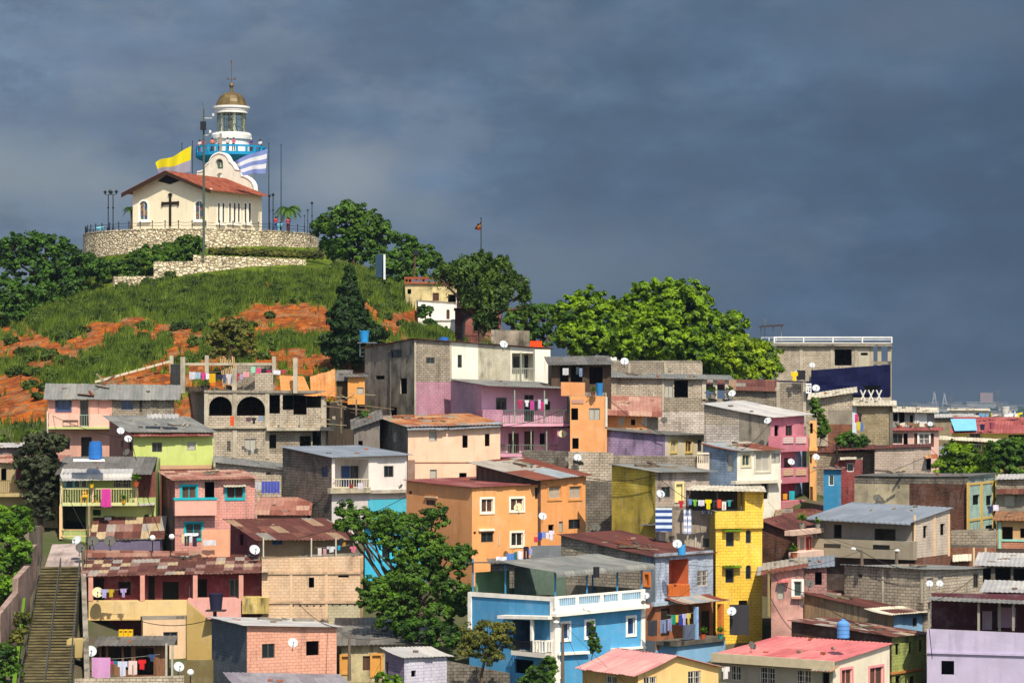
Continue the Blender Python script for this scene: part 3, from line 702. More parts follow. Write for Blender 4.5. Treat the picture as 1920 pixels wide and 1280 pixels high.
# person: one skinned body, garments and hair as children
def person(x,y,Z,face,shirt,trou,label,hat=None,pose=0,cut=None):
    base=P(x,y,Z) if not isinstance(x,Vector) else x
    o=bpy.data.objects.new('person',None); 
    def skin(name,vs,es,rad,mat,par,root=0):
        me=bpy.data.meshes.new(name); me.from_pydata([tuple(v) for v in vs],es,[]); ob=bpy.data.objects.new(name,me); COL.objects.link(ob)
        md=ob.modifiers.new('skin','SKIN'); md.use_smooth_shade=True
        for i,sv in enumerate(me.skin_vertices[0].data): sv.radius=rad[i] if hasattr(rad[i],'__len__') else (rad[i],rad[i]); sv.use_root=(i==root)
        ob.modifiers.new('sub','SUBSURF').levels=1; ob.modifiers['sub'].render_levels=1
        me.materials.append(M(mat)); 
        if par: ob.parent=par
        return ob
    l=.06 if pose else 0
    # joints: pelvis, spine, chest, neck, head base, head top, arms, legs
    vs=[(0,0,.92),(0,0,1.12),(0,-.01,1.32),(0,-.01,1.44),(0,-.02,1.5),(0,-.02,1.64),
        (-.17,0,1.37),(-.21,-.05-l,1.12),(-.16,-.26-l,1.06),(.17,0,1.37),(.22,-.04,1.12),(.18,-.25,1.05),
        (-.09,0,.88),(-.1,-.02+l,.5),(-.1,.02+l,.08),(-.1,-.12+l,.03),(.09,0,.88),(.1,-.02-l,.5),(.1,.02-l,.08),(.1,-.12-l,.03),(-.15,-.33-l,1.07),(.17,-.32,1.06)]
    es=[(0,1),(1,2),(2,3),(3,4),(4,5),(2,6),(6,7),(7,8),(2,9),(9,10),(10,11),(0,12),(12,13),(13,14),(14,15),(0,16),(16,17),(17,18),(18,19),(8,20),(11,21)]
    rad=[(.14,.1),(.12,.09),(.15,.1),.05,.075,.085,.055,.042,.032,.055,.042,.032,.085,.06,.045,.035,.085,.06,.045,.035,.03,.03]
    b=skin('person',vs,es,rad,'skin:a',None); b.location=base; b.rotation_euler=(0,0,math.radians(face)); tag(b,label,'person')
    k=[0,1,2,6,7,9,10]; skin('shirt',[vs[i] for i in k],[(0,1),(1,2),(2,3),(3,4),(2,5),(5,6)],[(.155,.115),(.14,.11),(.165,.115),.07,.055,.07,.055],'cloth:'+shirt,b)
    k=[0,12,13,14,16,17,18]; skin('trousers',[vs[i] for i in k],[(0,1),(1,2),(2,3),(0,4),(4,5),(5,6)],[(.15,.115),.1,.075,.055,.1,.075,.055],'cloth:'+trou,b)
    mb=MB(); mb.lathe((0,-.01,1.52),[(.1,0),(.115,.06),(.105,.13),(.06,.18),(0,.19)],12,a0=-.6,a1=math.pi+.6); mb.lathe((0,-.02,1.6),[(.112,0),(.1,.07),(.05,.11),(0,.115)],12)
    h=mb.build('hat' if hat else 'hair',['s:'+(hat or '1c1410')],None,loc=(0,0,0)); h.parent=b
    return b
# ------------------------------------------------------------------ the town, back rows first
H={}
# long pink and grey-block house, top left
h=H['pinkleft']=House('house','long house under a grey metal roof, half pink plaster and half bare block',90,204,4,78,326,722,740,742,
  left='blockd',front='p:d09a86',roof='zinc',Fp=[(210,700,330,1000,'block')],
  Fh=[(107,749,131,769,'b','#3a4a6a'),(150,749,166,798,'g'),(227,748,250,768,'b'),(112,820,131,842,'o'),(152,819,172,860,'o')],ov=(.5,.3,.5,.1))
h.box('F',92,776,149,800,.9,mat='p:e8b49c',name='balcony'); h.box('F',167,776,206,800,.9,mat='p:e8b49c',name='balcony')
h.box('F',90,800,210,804,1.0,mat='s:b8c080',name='slab'); h.rail('F',149,167,777,799,.9,'s:8aa090',sides=False)
h.rail('F',118,146,787,799,1.0,'s:6a5040',step=.5,sides=False); h.post('F',89,770,822,.9,.1,'s:c8b8b0')
h.box('F',262,742,266,770,.06,mat='s:3a3430',name='pipe')
# green-fronted house with grey roof
h=H['greengrey']=House('house','lime green house with two small windows under a wide grey metal roof',250,192,20,205,400,781,809,810,
  left='p:a8705e',front='p:c2cf66',roof='zinc',Fh=[(285,829,304,847,'g'),(351,828,367,844,'c')],Lh=[(227,826,231,838,'o'),(241,828,247,844,'o')],
  Fp=[(250,872,400,879,'p:c89a70'),(250,879,400,990,'wood:6c342c')],ov=(.35,.5,.25,.1))
h.sheet('F',247,818,401,817,.55,rise=.22,mat='redm',name='eaves_sheet')
# unfinished block house with two arches
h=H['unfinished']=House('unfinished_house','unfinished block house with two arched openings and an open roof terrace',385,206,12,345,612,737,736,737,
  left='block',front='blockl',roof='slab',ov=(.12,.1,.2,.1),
  Fh=[(392,743,435,779,'oA'),(444,743,497,779,'oA'),(505,740,525,775,'o'),(530,740,550,768,'o'),(550,740,575,777,'o'),(575,740,604,764,'o'),
      (458,822,480,848,'c'),(505,815,518,840,'o'),(562,817,583,836,'o'),(586,806,607,835,'o')],Fp=[(505,740,612,800,'blockl'),(500,802,612,850,'block')])
for x in (387,440,501,606): h.box('F',x-4,737,x+4,860,.06,mat='concl',name='column')
h.box('F',500,801,626,807,.7,mat='concl',name='balcony_slab'); h.box('F',386,799,500,803,.2,mat='concl',name='beam')
for x in (527,565,626): h.box('F',x-3,780,x+3,801,.72,.55,mat='concl',name='column')
Tz=207.0
for x,y0 in ((343,669),(440,690)): opost(x,y0,737,Tz,.35,'concl',h.root)
opost(554,671,737,Tz,.34,'concl',h.root); opost(514,668,700,Tz+5,.3,'concl',h.root); opost(388,666,700,Tz+6,.3,'concl',h.root); opost(322,666,700,Tz+6,.3,'concl',h.root)
wallobj('terrace_wall',None,None,319,682,341,683,213,207.2,'block',yb=733,parent=h.root)
wallobj('terrace_wall',None,None,440,682,515,681,212.5,212.5,'block',yb=736,parent=h.root)
wallobj('terrace_wall',None,None,478,700,512,698,209,209,'blockl',yb=737,parent=h.root)
slabq('beam',[P(343,680,207),P(514,680,212),P(514,680,212.4),P(343,680,207.4)],'concl',h.root,.2)
# leaning orange sheets and junk on that terrace
a=P(526,700,208.4);b=P(575,705,208.2); 
for i,(q,lab) in enumerate(([((527,737),(585,741),(570,706),(524,703)),'leftmost'],[((583,741),(629,742),(628,692),(581,706)),'rightmost'])):
    (x0,y0),(x1,y1),(x2,y2),(x3,y3)=q
    corrq('metal_sheet',[P(x0,y0,207.6),P(x1,y1,207.6),P(x2,y2,208.8),P(x3,y3,208.8)],'b:d88a3c',None,f'orange painted sheet leaning on the open terrace, {lab} of the two','metal sheet',group='orange sheets on the terrace')
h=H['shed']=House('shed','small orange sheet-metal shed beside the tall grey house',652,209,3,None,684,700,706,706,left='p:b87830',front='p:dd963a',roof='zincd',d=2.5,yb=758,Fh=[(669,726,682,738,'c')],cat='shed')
h=House('wooden_shack','dark shack of boards and scrap behind the orange shed',631,211,3,None,655,695,712,712,left='wood:5a4a3c',front='wood:6a5a40',roof='zincd',d=2.5,yb=752,cat='shed')
# tumbledown wood platform
pl=empty('wooden_platform',P(640,790,204),'rickety wooden platform with planks and scrap below the orange shed','platform')
for i in range(16):
    x=random.uniform(600,690); y=random.uniform(735,800); mb=MB(); A=P(x,y,204+random.uniform(-1,1.5)); d=V((random.uniform(-2.2,2.2),random.uniform(-.6,.6),random.uniform(-.5,.9)))
    mb.box(A,d,V((0,.12,0)),V((0,0,.05))); mb.build('plank',[random.choice(['wood:a89878','wood:8a7458','wood:5a4030'])],pl)
for x in (640,668): mb=MB(); A=P(x,812,204); mb.cbox(A,.12,.12,2.6); mb.build('post',['wood:7a6a54'],pl)
mb=MB(); mb.box(P(606,762,205),V((3.6,0,-.35)),V((0,1.6,0)),V((0,0,.08))); mb.build('deck',['wood:7a6650'],pl)
wallobj('wall','crumbling bank of boards and dirt below the orange shed','wall',612,752,686,757,210.5,210.5,'wood:4a3e30')
# tall grey plaster house, top middle
h=H['tallgrey']=House('house','tall weathered grey house with a whitewashed right half, below the blue tank',777,210,27,684,1032,652,636,655,
  left='moldy',front='block',roof='rust',ov=(.3,.25,.25,.2),
  Fp=[(777,716,905,900,'b:bb8496'),(845,630,896,900,'p:e6e0cc'),(896,630,957,900,'rustystain'),(957,630,1032,900,'p:ded8c4'),(777,718,905,900,'b:bb8496')],
  Fh=[(858,665,866,689,'g'),(799,670,815,681,'g'),(960,662,1003,714,'n','#d8d4c0')],
  Lh=[(732,655,753,671,'g'),(750,709,763,738,'o'),(704,704,721,711,'o'),(732,763,744,779,'o')])
h.box('F',963,668,974,689,-1.2,-1.28,mat='glass',name='window_pane'); h.box('F',984,666,998,708,-1.2,-1.28,mat='glass',name='window_pane')
h.rail('F',960,1003,690,713,.02,'s:a8a89c',sides=False); h.box('F',843,640,847,716,.05,mat='concl',name='pilaster'); h.box('F',777,638,780,780,.05,mat='concl',name='pilaster')
h.post('F',977,660,714,.1,.1); h.box('L',727,660,731,780,.06,mat='concd',name='pilaster')
h.box('F',1003,655,1032,735,.35,mat='p:e8e2d0',name='bay')
# pink house with two railed balconies
h=H['pinkbalc']=House('house','pink house with two railed balconies under a grey lean-to roof',903,203,20,845,1064,712,722,727,
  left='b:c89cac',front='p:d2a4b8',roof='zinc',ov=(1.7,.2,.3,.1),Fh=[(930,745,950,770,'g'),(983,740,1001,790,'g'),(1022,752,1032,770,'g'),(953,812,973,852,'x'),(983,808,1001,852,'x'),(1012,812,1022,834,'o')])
h.box('F',943,794,1071,799,1.5,mat='s:d8a0b4',name='balcony_slab'); h.rail('F',943,1071,768,793,1.5,'m:7c8880',step=.13)
h.box('F',905,768,943,794,1.5,mat='b:c488a0',name='balcony'); h.box('F',905,850,1071,856,1.2,mat='s:c890a4',name='balcony_slab'); h.rail('F',948,1048,833,850,1.2,'m:8a9484',step=.16)
for x in (965,1021,1068): h.post('F',x,730,793,1.5)
for x in (962,996,1025): h.post('F',x,800,850,1.2)
h.box('F',1045,802,1070,855,1.2,mat='p:cf94ae',name='bay')
# hut with laundry behind the orange tower
h=House('shack','low shack with a dark open front under dull sheets beside the white bay',1034,206,3,None,1146,670,683,681,left='wood:5a4636',front='wood:54402e',roof='zincd',d=4,ov=(.8,.3,.2,.1),
  Fh=[(1050,686,1066,716,'o'),(1070,686,1092,716,'o'),(1105,688,1130,720,'o')],cat='shed')
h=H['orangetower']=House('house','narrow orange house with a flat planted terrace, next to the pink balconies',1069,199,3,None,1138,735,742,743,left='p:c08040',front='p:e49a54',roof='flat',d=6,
  Fh=[(1071,765,1084,787,'o'),(1104,765,1125,787,'c'),(1073,821,1085,841,'o')])
h.box('F',1135,744,1139,800,.1,mat='s:c8c4b8',name='drainpipe'); h.box('F',1072,749,1094,756,.05,mat='p:c08e78',name='panel')
wallobj('wall','short orange parapet wall on the terrace of the narrow orange house','wall',1052,716,1097,717,200.5,200.5,'p:d89050',yb=742)
# long rear block building
h=House('house','long low block building with small windows in front of the mango trees',1097,224,2,None,1317,676,680,680,left='block',front='block',roof='flat',d=5,
  Fh=[(1104,686,1122,693,'b'),(1140,689,1161,696,'b'),(1252,690,1259,697,'o')],Fp=[(1247,670,1320,720,'blockl')])
for x in (1180,1247,1278): h.box('F',x-2,680,x+2,720,.05,mat='concl',name='column')
h=H['blockwide']=House('house','wide block house under a thin flat grey roof with an open columned end',1141,213,4,None,1321,699,707,711,left='block',front='blockl',roof='zinc',d=7,ov=(.4,.2,2.3,.2),
  Fh=[(1246,713,1262,745,'c'),(1264,713,1290,745,'o')],Fp=[(1245,745,1321,772,'block'),(1236,772,1325,900,'whitewash')])
for x in (1200,1243): h.box('F',x-2,712,x+2,770,.05,mat='concl',name='column')
for x in (1320,1341,1363): h.post('F',x,712,748,.1,.32,'s:b8ae9c','column')
wallobj('terrace_wall',None,None,1318,746,1368,748,212.7,213,'conc',yb=800,parent=h.root)
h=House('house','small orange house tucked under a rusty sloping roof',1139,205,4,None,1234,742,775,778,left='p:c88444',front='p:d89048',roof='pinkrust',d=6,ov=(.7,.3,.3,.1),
  Fh=[(1160,782,1171,797,'c'),(1183,786,1191,797,'o'),(1204,783,1213,797,'c')],Fp=[(1213,770,1234,830,'conc')])
# purple block house with cream front
h=H['purple']=House('house','purple block house with a cream front and three windows under a flat grey roof',1247,197,60,1100,1322,803,815,815,
  left='bd:b094b8',front='p:d8ccb0',roof='zincd',ov=(.35,.3,.3,.1),Fh=[(1257,826,1268,847,'c','#c8b068'),(1285,826,1297,847,'x','#c8b068'),(1308,824,1316,846,'g')])
wallobj('wall','long grey block wall in front of the purple house','wall',1147,853,1310,855,193,191,'block')
bx=empty('balcony_wall',P(1318,880,191),'cream balcony with little balusters at the end of the grey block wall','balcony')
wallobj('parapet',None,None,1307,868,1330,868,190.6,190.6,'p:e0cdb4',yb=885,parent=bx); slabq('handrail',[P(1307,849,190.6),P(1330,849,190.6),P(1330,848,191),P(1307,848,191)],'s:e0cdb4',bx,.08)
for i in range(7): opost(1308+i*3.5,850,869,190.7,.06,'s:d8c8b0',bx,'baluster')
wallobj('wall','pale block wall with a satellite dish, between the orange house and the grey block wall','wall',1066,846,1150,848,192,192,'blockl')
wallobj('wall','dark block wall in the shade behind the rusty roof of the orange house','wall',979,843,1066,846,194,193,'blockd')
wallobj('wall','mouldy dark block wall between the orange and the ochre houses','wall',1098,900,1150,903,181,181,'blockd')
# rust-roofed block house and tall block stub
h=House('house','low block house with a thin rusty roof below the mango trees',1372,217,3,None,1458,712,731,733,left='block',front='block',roof='rust',d=7,ov=(.4,3.0,.1,.1))
h=House('unfinished_house','square unfinished block tower with bare columns, right of the mango trunk',1457,204,4,None,1512,716,719,720,left='block',front='block',roof='flat',d=4,Fh=())
for x in (1459,1508): h.box('F',x-3,716,x+3,800,.08,mat='concl',name='column')
h=House('house','block house with a white sloping roof and a red brick patch, beside the vine',1521,206,4,None,1598,738,748,737,left='block',front='blockl',roof='cream',d=6,ov=(.5,.3,.4,.1),
  Fp=[(1552,768,1600,795,'conc'),(1552,795,1600,850,'brick')],Fh=[(1522,752,1534,768,'o')])
h=H['tanblock']=House('house','tan block house under a pale slab roof below the navy tarpaulins',1603,208,4,None,1672,752,760,760,left='blockt',front='blockt',roof='cream',d=6,ov=(.5,.5,.4,.1),Fp=[(1600,866,1680,872,'concl')])
h.box('F',1596,760,1606,845,.1,mat='s:c0c8d4',name='panel'); h.box('F',1668,760,1674,850,.1,mat='concd',name='column')
# pink house with three lattice balconies (right)
h=H['pinktower']=House('house','three-storey pink house with lattice balconies and a roof rolled over at the eaves',1445,194,58,1320,1508,757,782,777,
  left='conc',front='p:d07e90',roof='zincw',ov=(.4,.3,.9,.1),Lp=[(1320,750,1386,797,'blockl'),(1320,797,1386,900,'whitewash')],
  Fh=[(1452,797,1461,824,'o'),(1473,797,1486,824,'g'),(1470,858,1484,880,'x'),(1467,922,1474,940,'o'),(1480,922,1490,940,'o')],
  Fp=[(1490,845,1508,880,'p:8fb4d8'),(1490,905,1508,945,'p:8fb4d8'),(1445,905,1490,980,'p:b84860')])
for y0,y1,lm in ((817,846,'lat:e8c8c4'),(877,905,'lat:e0b490'),(938,968,'lat:d8888c')):
    h.box('F',1464,y0,1516,y1,1.0,mat='p:cf7484',name='balcony'); h.box('F',1469,y0+2,1488,y0+14,1.06,1.0,mat=lm,name='lattice'); h.box('F',1493,y0+2,1512,y0+14,1.06,1.0,mat=lm,name='lattice')
h=House('house','narrow orange house squeezed against the pink balconies',1518,197,4,None,1531,783,788,788,left='p:c08848',front='p:e0a454',roof='flat',d=5,Fh=[(1516,793,1524,812,'o'),(1515,852,1522,868,'o'),(1514,912,1524,940,'x')],ph=.2)
h.box('F',1517,838,1533,845,.3,mat='p:e4a850',name='ledge')
# blue and white house
h=H['bluewhite']=House('house','white bay-fronted house with a pale blue block side under a rusty roof',1382,189,42,1318,1464,832,846,843,
  left='bd:94aac4',front='p:e2dcc8',roof='patch2',ov=(.3,.3,.25,.1),Fh=[(1391,852,1406,873,'w','#c8c0a0'),(1416,846,1443,883,'c','#c8c0b0'),(1446,849,1463,868,'c'),(1400,909,1414,924,'o'),(1428,905,1441,935,'o')],
  Lh=[(1363,851,1375,884,'c')])
h.box('F',1380,900,1466,906,.5,mat='p:d8d0ba',name='slab')
# ochre and pale block house
h=H['ochre']=House('house','block house with a mustard yellow side and a pale front door under a grey roof',1229,174,38,1147,1330,871,885,884,
  left='bd:d8bc20',front='bd:cdb8a4',roof='zinc',ov=(.45,.3,.4,.1),Fh=[(1240,912,1257,932,'g'),(1267,907,1279,938,'d','#e0d090')],Lp=[(1147,930,1229,1040,'pd:ccb02c')])
h.sheet('L',1198,984,1229,984,.5,rise=.1,mat='zincd',name='awning',per=.2)
# white house with niche balcony
h=H['white']=House('house','white house with a recessed balcony and a dark block side wall under a blue-grey roof',622,185,33,530,763,839,857,853,
  left='blockd',front='p:e0d6cc',roof='zincb',ov=(.4,.3,.3,.1),Fh=[(628,861,691,914,'n','#d0c8c0'),(720,873,738,894,'g')],
  Fp=[(622,924,690,990,'p:c8c0bc'),(690,935,763,990,'p:38b4cc')],Lh=[(603,874,614,894,'b')])
h.rail('F',626,692,897,914,.25,'s:cfc4a8',step=.2); h.box('F',620,914,695,924,.45,mat='pd:dccfae',name='slab'); h.box('F',695,918,765,924,.35,mat='pd:cfc4b0',name='slab')
h.box('F',641,873,656,912,-1.2,-1.28,mat='glassb',name='window_pane'); h.box('F',658,873,672,912,-1.2,-1.28,mat='glass',name='window_pane')
# peach house
h=H['peach']=House('house','tall plain peach house with four small windows under a patched metal roof',765,193,17,708,938,781,800,795,
  left='blockd',front='p:ecbf9c',roof='orust',ov=(.4,.3,.3,.2),Fh=[(804,808,819,827,'c'),(867,816,877,839,'o'),(909,813,918,836,'o'),(806,880,819,897,'c'),(861,886,875,897,'o')],Lh=[(736,810,743,828,'c')],rname='roof')
h.box('F',764,862,778,960,.02,mat='p:8a6a58',name='recess'); h.slope('F',778,865,938,865,2,.06,mat='s:c8967c',name='ledge')  # recess is a flat panel; its shade is put into the darker colour
h.sheet('F',764,806,840,805,.45,rise=.35,mat='zincb',name='eaves_sheet'); h.sheet('F',842,804,940,799,.4,rise=.3,mat='zincb',name='eaves_sheet')
h=House('barn','grey weathered board shed with a sloping roof, left of the peach house',664,198,4,None,712,786,803,786,left='wood:6c645c',front='wood:857c74',roof='zincd',d=5,cat='shed',Fh=[(672,826,680,846,'o')])
# orange house, two volumes
h=H['orange2']=House('house','taller rear wing of the orange house, rusty roof over ornate block windows',1014,180,48,893,1099,866,898,890,
  left='wood:6a5040',front='p:f0a050',roof='patch2',ov=(.4,.9,.3,.1),Fh=[(1028,911,1051,935,'c','#d89858'),(1067,911,1089,935,'c','#d89858'),(1066,973,1088,991,'g'),(1028,983,1039,1006,'o'),(1048,977,1056,998,'c')])
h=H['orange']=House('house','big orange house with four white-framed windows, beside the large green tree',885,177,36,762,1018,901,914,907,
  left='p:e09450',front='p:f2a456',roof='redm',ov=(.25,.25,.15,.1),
  Fh=[(902,935,924,960,'x','#f0e6d4'),(957,934,981,957,'x','#f0e6d4'),(902,997,925,1016,'g'),(958,998,980,1023,'g','#f0e6d4'),(888,996,893,1001,'o'),(1003,913,1010,935,'g')],
  Lh=[(799,937,816,947,'g'),(766,920,772,926,'o')])
h.box('F',899,991,928,995,.15,mat='s:e8dcc8',name='sill'); h.box('L',795,930,818,933,.12,mat='s:d8b890',name='sill')
# block house with white-edged roof, low pink roof
h=House('house','block house with a white-edged sloping roof, blue laundry on its wall',404,191,6,None,545,856,866,882,left='block',front='blockl',roof='zinc',d=4,ov=(.35,.2,.3,.1),Fh=[(499,884,508,890,'g')])
h=House('house','low outbuilding under a plain pinkish rusted roof, beside the salmon house',482,183,3,None,574,933,965,965,left='p:a0705c',front='p:9a6a54',roof='pinkrust',d=6,ov=(.3,.2,.35,.1))
# salmon house, teal windows
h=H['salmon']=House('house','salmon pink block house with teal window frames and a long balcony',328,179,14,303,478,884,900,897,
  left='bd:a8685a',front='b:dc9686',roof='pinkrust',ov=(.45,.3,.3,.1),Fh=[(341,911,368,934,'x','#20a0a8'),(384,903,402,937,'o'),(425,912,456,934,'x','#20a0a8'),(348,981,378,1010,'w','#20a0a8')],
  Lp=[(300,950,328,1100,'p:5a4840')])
h.box('F',328,937,406,966,.7,mat='p:e4a490',name='balcony'); h.box('F',326,933,408,937,.75,mat='s:20a0a8',name='ledge'); h.sheet('F',420,912,462,911,.4,rise=.12,mat='cream',name='awning',per=.2)
# green house with balcony
h=H['green']=House('house','olive green house with a railed balcony and white rolled canopy edge, blue tank on top',112,183,4,None,292,858,884,884,
  left='p:8a9858',front='p:a8b868',roof='zincd',d=5,ov=(1.3,.2,-.2,.1),Fh=[(124,887,137,914,'b','#7ab0b8'),(139,887,150,914,'w'),(152,887,163,914,'w'),(212,886,246,914,'r'),(118,947,161,995,'o'),(174,955,189,966,'o'),(194,967,216,990,'o'),(271,964,287,985,'o')],
  Fp=[(252,880,292,932,'wood:7a4438'),(168,945,292,1020,'p:bcc86c')])
h.sheet('F',113,889,248,888,1.35,rise=.3,mat='zincw',name='canopy',curl=.42); h.box('F',112,943,258,948,1.3,mat='p:c8cc84',name='balcony_slab'); h.rail('F',113,256,915,943,1.3,'s:d0c890',step=.17)
for x in (115,174,255): h.post('F',x,897,943,1.3,.12,'s:d8b890')
h.post('F',114,948,1010,1.3,.2,'s:d8b088','column'); h.post('F',167,948,1010,1.3,.16,'s:8a7460','column'); h.rail('F',115,168,992,1005,1.4,'s:d8b880',step=.5)
h.sheet('F',175,952,290,946,.7,rise=.12,mat='zincw',name='awning')
h.sheet('F',168,1011,308,1009,3.0,.05,rise=1.35,mat='patch',name='canopy')
h=House('house','low purple-walled room under the patchwork canopy',170,175,3,None,300,1013,1014,1012,left='p:5a5068',front='p:6a6078',roof='zincd',d=2,ov=(.1,.1,.1,.1))
# left edge houses
h=House('house','shaded house with a pinkish rusted roof and a balcony at the left edge',-60,185,3,None,108,853,868,868,left='p:a08c60',front='p:a8946a',roof='pinkrust',d=7,Fp=[(30,875,50,900,'p:6a2030')],Fh=[(60,880,84,920,'o'),(2,878,12,900,'o')])
h.box('F',-60,924,58,931,1.2,mat='p:b8a068',name='balcony_slab'); h.rail('F',-60,56,900,924,1.2,'s:6a5a34',step=.14)
h=House('shed','tin shed with a light grey roof edge above the left edge house',-60,196,3,None,45,832,840,838,left='zincd',front='wood:847470',roof='zincw',d=4,cat='shed')
# dark red house over peach block house
h=H['darkred']=House('house','dark red gabled house with a long rusty veranda roof and laundry',485,171,22,432,662,974,1009,1007,
  left='p:80363a',front='p:8e7858',roof='rust',ov=(.9,.5,.3,.2),Fh=[(510,1011,530,1021,'b')],Lh=[(449,1001,456,1022,'o')])
for x in (494,584,630): h.post('F',x,1008,1050,1.0,.08,'s:b8b0a0')
h=H['peachblock']=House('house','tall peach block house with exposed concrete beams and a laundry terrace',491,167,4,None,681,1042,1047,1041,left='p:74302e',front='b:dfba92',roof='flat',d=5.0,ph=.9,
  Fh=[(579,1082,589,1101,'o'),(634,1078,654,1082,'o')]+[(548+i*13,1134,551+i*13,1137,'o') for i in range(5)]+[(622+i*14,1132,625+i*14,1135,'o') for i in range(4)],Fp=[(613,1131,681,1200,'b:bcb08c')])
for x in (546,612): h.box('F',x-2.5,1047,x+2.5,1180,.05,mat='p:dab48c',name='column')
for y in (1071,1126): h.box('F',491,y,681,y+5,.08,mat='pd:dab48c',name='beam')
h.box('F',676,1044,681,1180,.08,mat='pd:c8a070',name='column')
wallobj('wall','orange and peach wall panel beside the dark red house, basin in front','wall',378,993,431,993,172,172,'p:dc9c74',yb=1060)
# rusty patchwork house with yellow parapet
h=H['rusty']=House('house','two-storey house with a patchwork rusty roof and a long yellow parapet',160,167,4,None,492,1047,1075,1068,left='p:9a8a78',front='p:742c34',roof='patch',d=5,ov=(1.2,.3,.4,.1),
  Fh=[(175,1083,195,1125,'o'),(222,1090,245,1115,'o'),(278,1080,290,1125,'o'),(305,1090,335,1125,'o'),(368,1085,388,1120,'o'),(430,1085,450,1118,'g')],Fp=[(160,1163,500,1300,'p:742c30')])
for x in (170,267,366,452): h.post('F',x,1078,1126,1.2,.28,'s:c89080','column')
h.box('F',166,1127,350,1161,1.3,mat='p:d8b878',name='parapet'); h.box('F',158,1159,352,1162,1.4,mat='s:c8a870',name='slab')
h.box('F',352,1122,452,1160,1.25,mat='p:dc9c90',name='parapet')
h.box('F',454,1120,504,1150,1.5,mat='pd:d0b45c',name='balcony')
wallobj('wall','rusty sheet fence above the patchwork roof','wall',160,1030,420,1034,173.5,173.5,'pinkrust',depth=.06,yb=1052)
h=House('house','peach lower house with a single dark shuttered window, under the yellow parapet',268,163.5,10,None,352,1160,1162,1160,left='p:d8b888',front='p:e0ba8e',roof='slab',d=3,Fh=[(306,1184,333,1209,'g')],ov=(0,.05,.05,.0))
wallobj('wall','bent mustard yellow wall under the dark barrel','wall',350,1127,397,1168,163.6,163.2,'p:bc9c50')
h=House('shack','small open hut with yellow crates inside and laundry in front, bottom left',186,157,4,None,312,1194,1208,1207,left='wood:7a5c44',front='wood:80583c',roof='zincd',d=3,cat='shed',ov=(.6,.3,.5,.1),
  Fh=[(190,1212,198,1260,'o'),(203,1212,228,1240,'o'),(232,1212,246,1255,'o'),(254,1214,288,1265,'o')])
for x,y in ((312,1205),(323,1210)): opost(x,y,1275,154,.12,'s:a8a494',h.root,'post')
wallobj('wall','low block wall along the bottom left, laundry above it','wall',140,1272,345,1266,149,149,'blockl')
wallobj('planter_box','yellow concrete box beside the stairs','planter',125,1199,160,1198,154,154,'p:b8a060',depth=1.2,yb=1232)
wallobj('wall','olive plaster wall by the white globe lamp, bottom left','wall',345,1240,400,1236,153,153,'p:6e6034')
# little peach house with dish
h=H['peachsmall']=House('house','small peach block house with a slate blue side and a dish between two windows',463,153,26,397,631,1158,1173,1175,
  left='b:5e6872',front='b:e6a284',roof='zincw',ov=(.3,.3,.35,.1),Fh=[(491,1206,515,1233,'g'),(574,1201,598,1228,'o')])
h=House('house','grey-roofed house at the bottom edge in front of the small peach house',486,143,14,None,640,1262,1300,1302,left='b:6a6258',front='b:8a8070',roof='zincp',d=7,ov=(.4,1.0,1.2,.1))
h=H['boards']=House('house','cream board house with ochre doors under a wide dull grey roof',640,158,3,None,796,1160,1208,1204,left='wood:8a7a60',front='pd:c8b888',roof='zincd',d=8,ov=(.4,.5,.4,.1),
  Fh=[(640,1230,654,1260,'d','#c89048'),(680,1229,695,1256,'x'),(698,1228,714,1265,'d','#c89048')],Fp=[(765,1200,796,1212,'conc')])
h=House('house','small lilac and white block hut with a grey roof, right of the board house',758,152,38,722,838,1216,1232,1229,left='b:80708a',front='b:ccc8d8',roof='zincw',ov=(.25,.3,.3,.1),Fh=[(771,1256,780,1268,'o')],cat='hut',Lh=[(722.5,1240,728,1290,'o')])
wallobj('wall','dark mossy block wall beside the shrubs, bottom middle','wall',838,1238,956,1262,151,151,'blockd')
# cyan house behind the tree
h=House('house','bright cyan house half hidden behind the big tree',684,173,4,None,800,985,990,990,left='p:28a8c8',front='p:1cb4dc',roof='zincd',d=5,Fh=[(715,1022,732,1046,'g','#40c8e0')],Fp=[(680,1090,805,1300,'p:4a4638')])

# grey strip below orange house
wallobj('wall','grey plaster wall with small vents under the laundry, right of the orange house','wall',995,1023,1052,1022,170.5,170.5,'p:70767a',yb=1060)
# blue house with canopy
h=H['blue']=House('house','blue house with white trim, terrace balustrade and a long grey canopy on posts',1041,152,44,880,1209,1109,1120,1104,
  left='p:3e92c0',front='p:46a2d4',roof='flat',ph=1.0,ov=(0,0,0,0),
  Fh=[(1053,1168,1067,1198,'b','#eeeae0'),(1098,1164,1112,1194,'b','#eeeae0'),(1176,1157,1190,1189,'b','#eeeae0'),(1042,1245,1050,1268,'c','#eeeae0')],
  Lh=[(962,1162,1001,1216,'n','#24506c'),(965,1236,1000,1262,'o')],Lp=[(1000,1160,1020,1222,'p:3484b0')])
h.slope('L',878,1109,1041,1119,8,.08,mat='s:e6e0d4',name='coping'); h.box('F',1041,1118,1050,1300,.07,mat='s:ece6da',name='pilaster'); h.box('L',1031,1118,1041,1300,.07,mat='s:ece6da',name='pilaster')
h.box('L',877,1110,883,1195,.09,mat='s:ece6da',name='pilaster'); h.box('F',1203,1104,1210,1222,.07,mat='s:ece6da',name='pilaster')
h.slope('F',1042,1118,1210,1104,4,.12,mat='s:ece6da',name='coping'); h.slope('F',1042,1137,1210,1121,16,.12,mat='s:e8e2d6',name='parapet_band'); h.slope('F',1044,1150,1218,1133,6,.55,mat='s:ece6da',name='cornice')
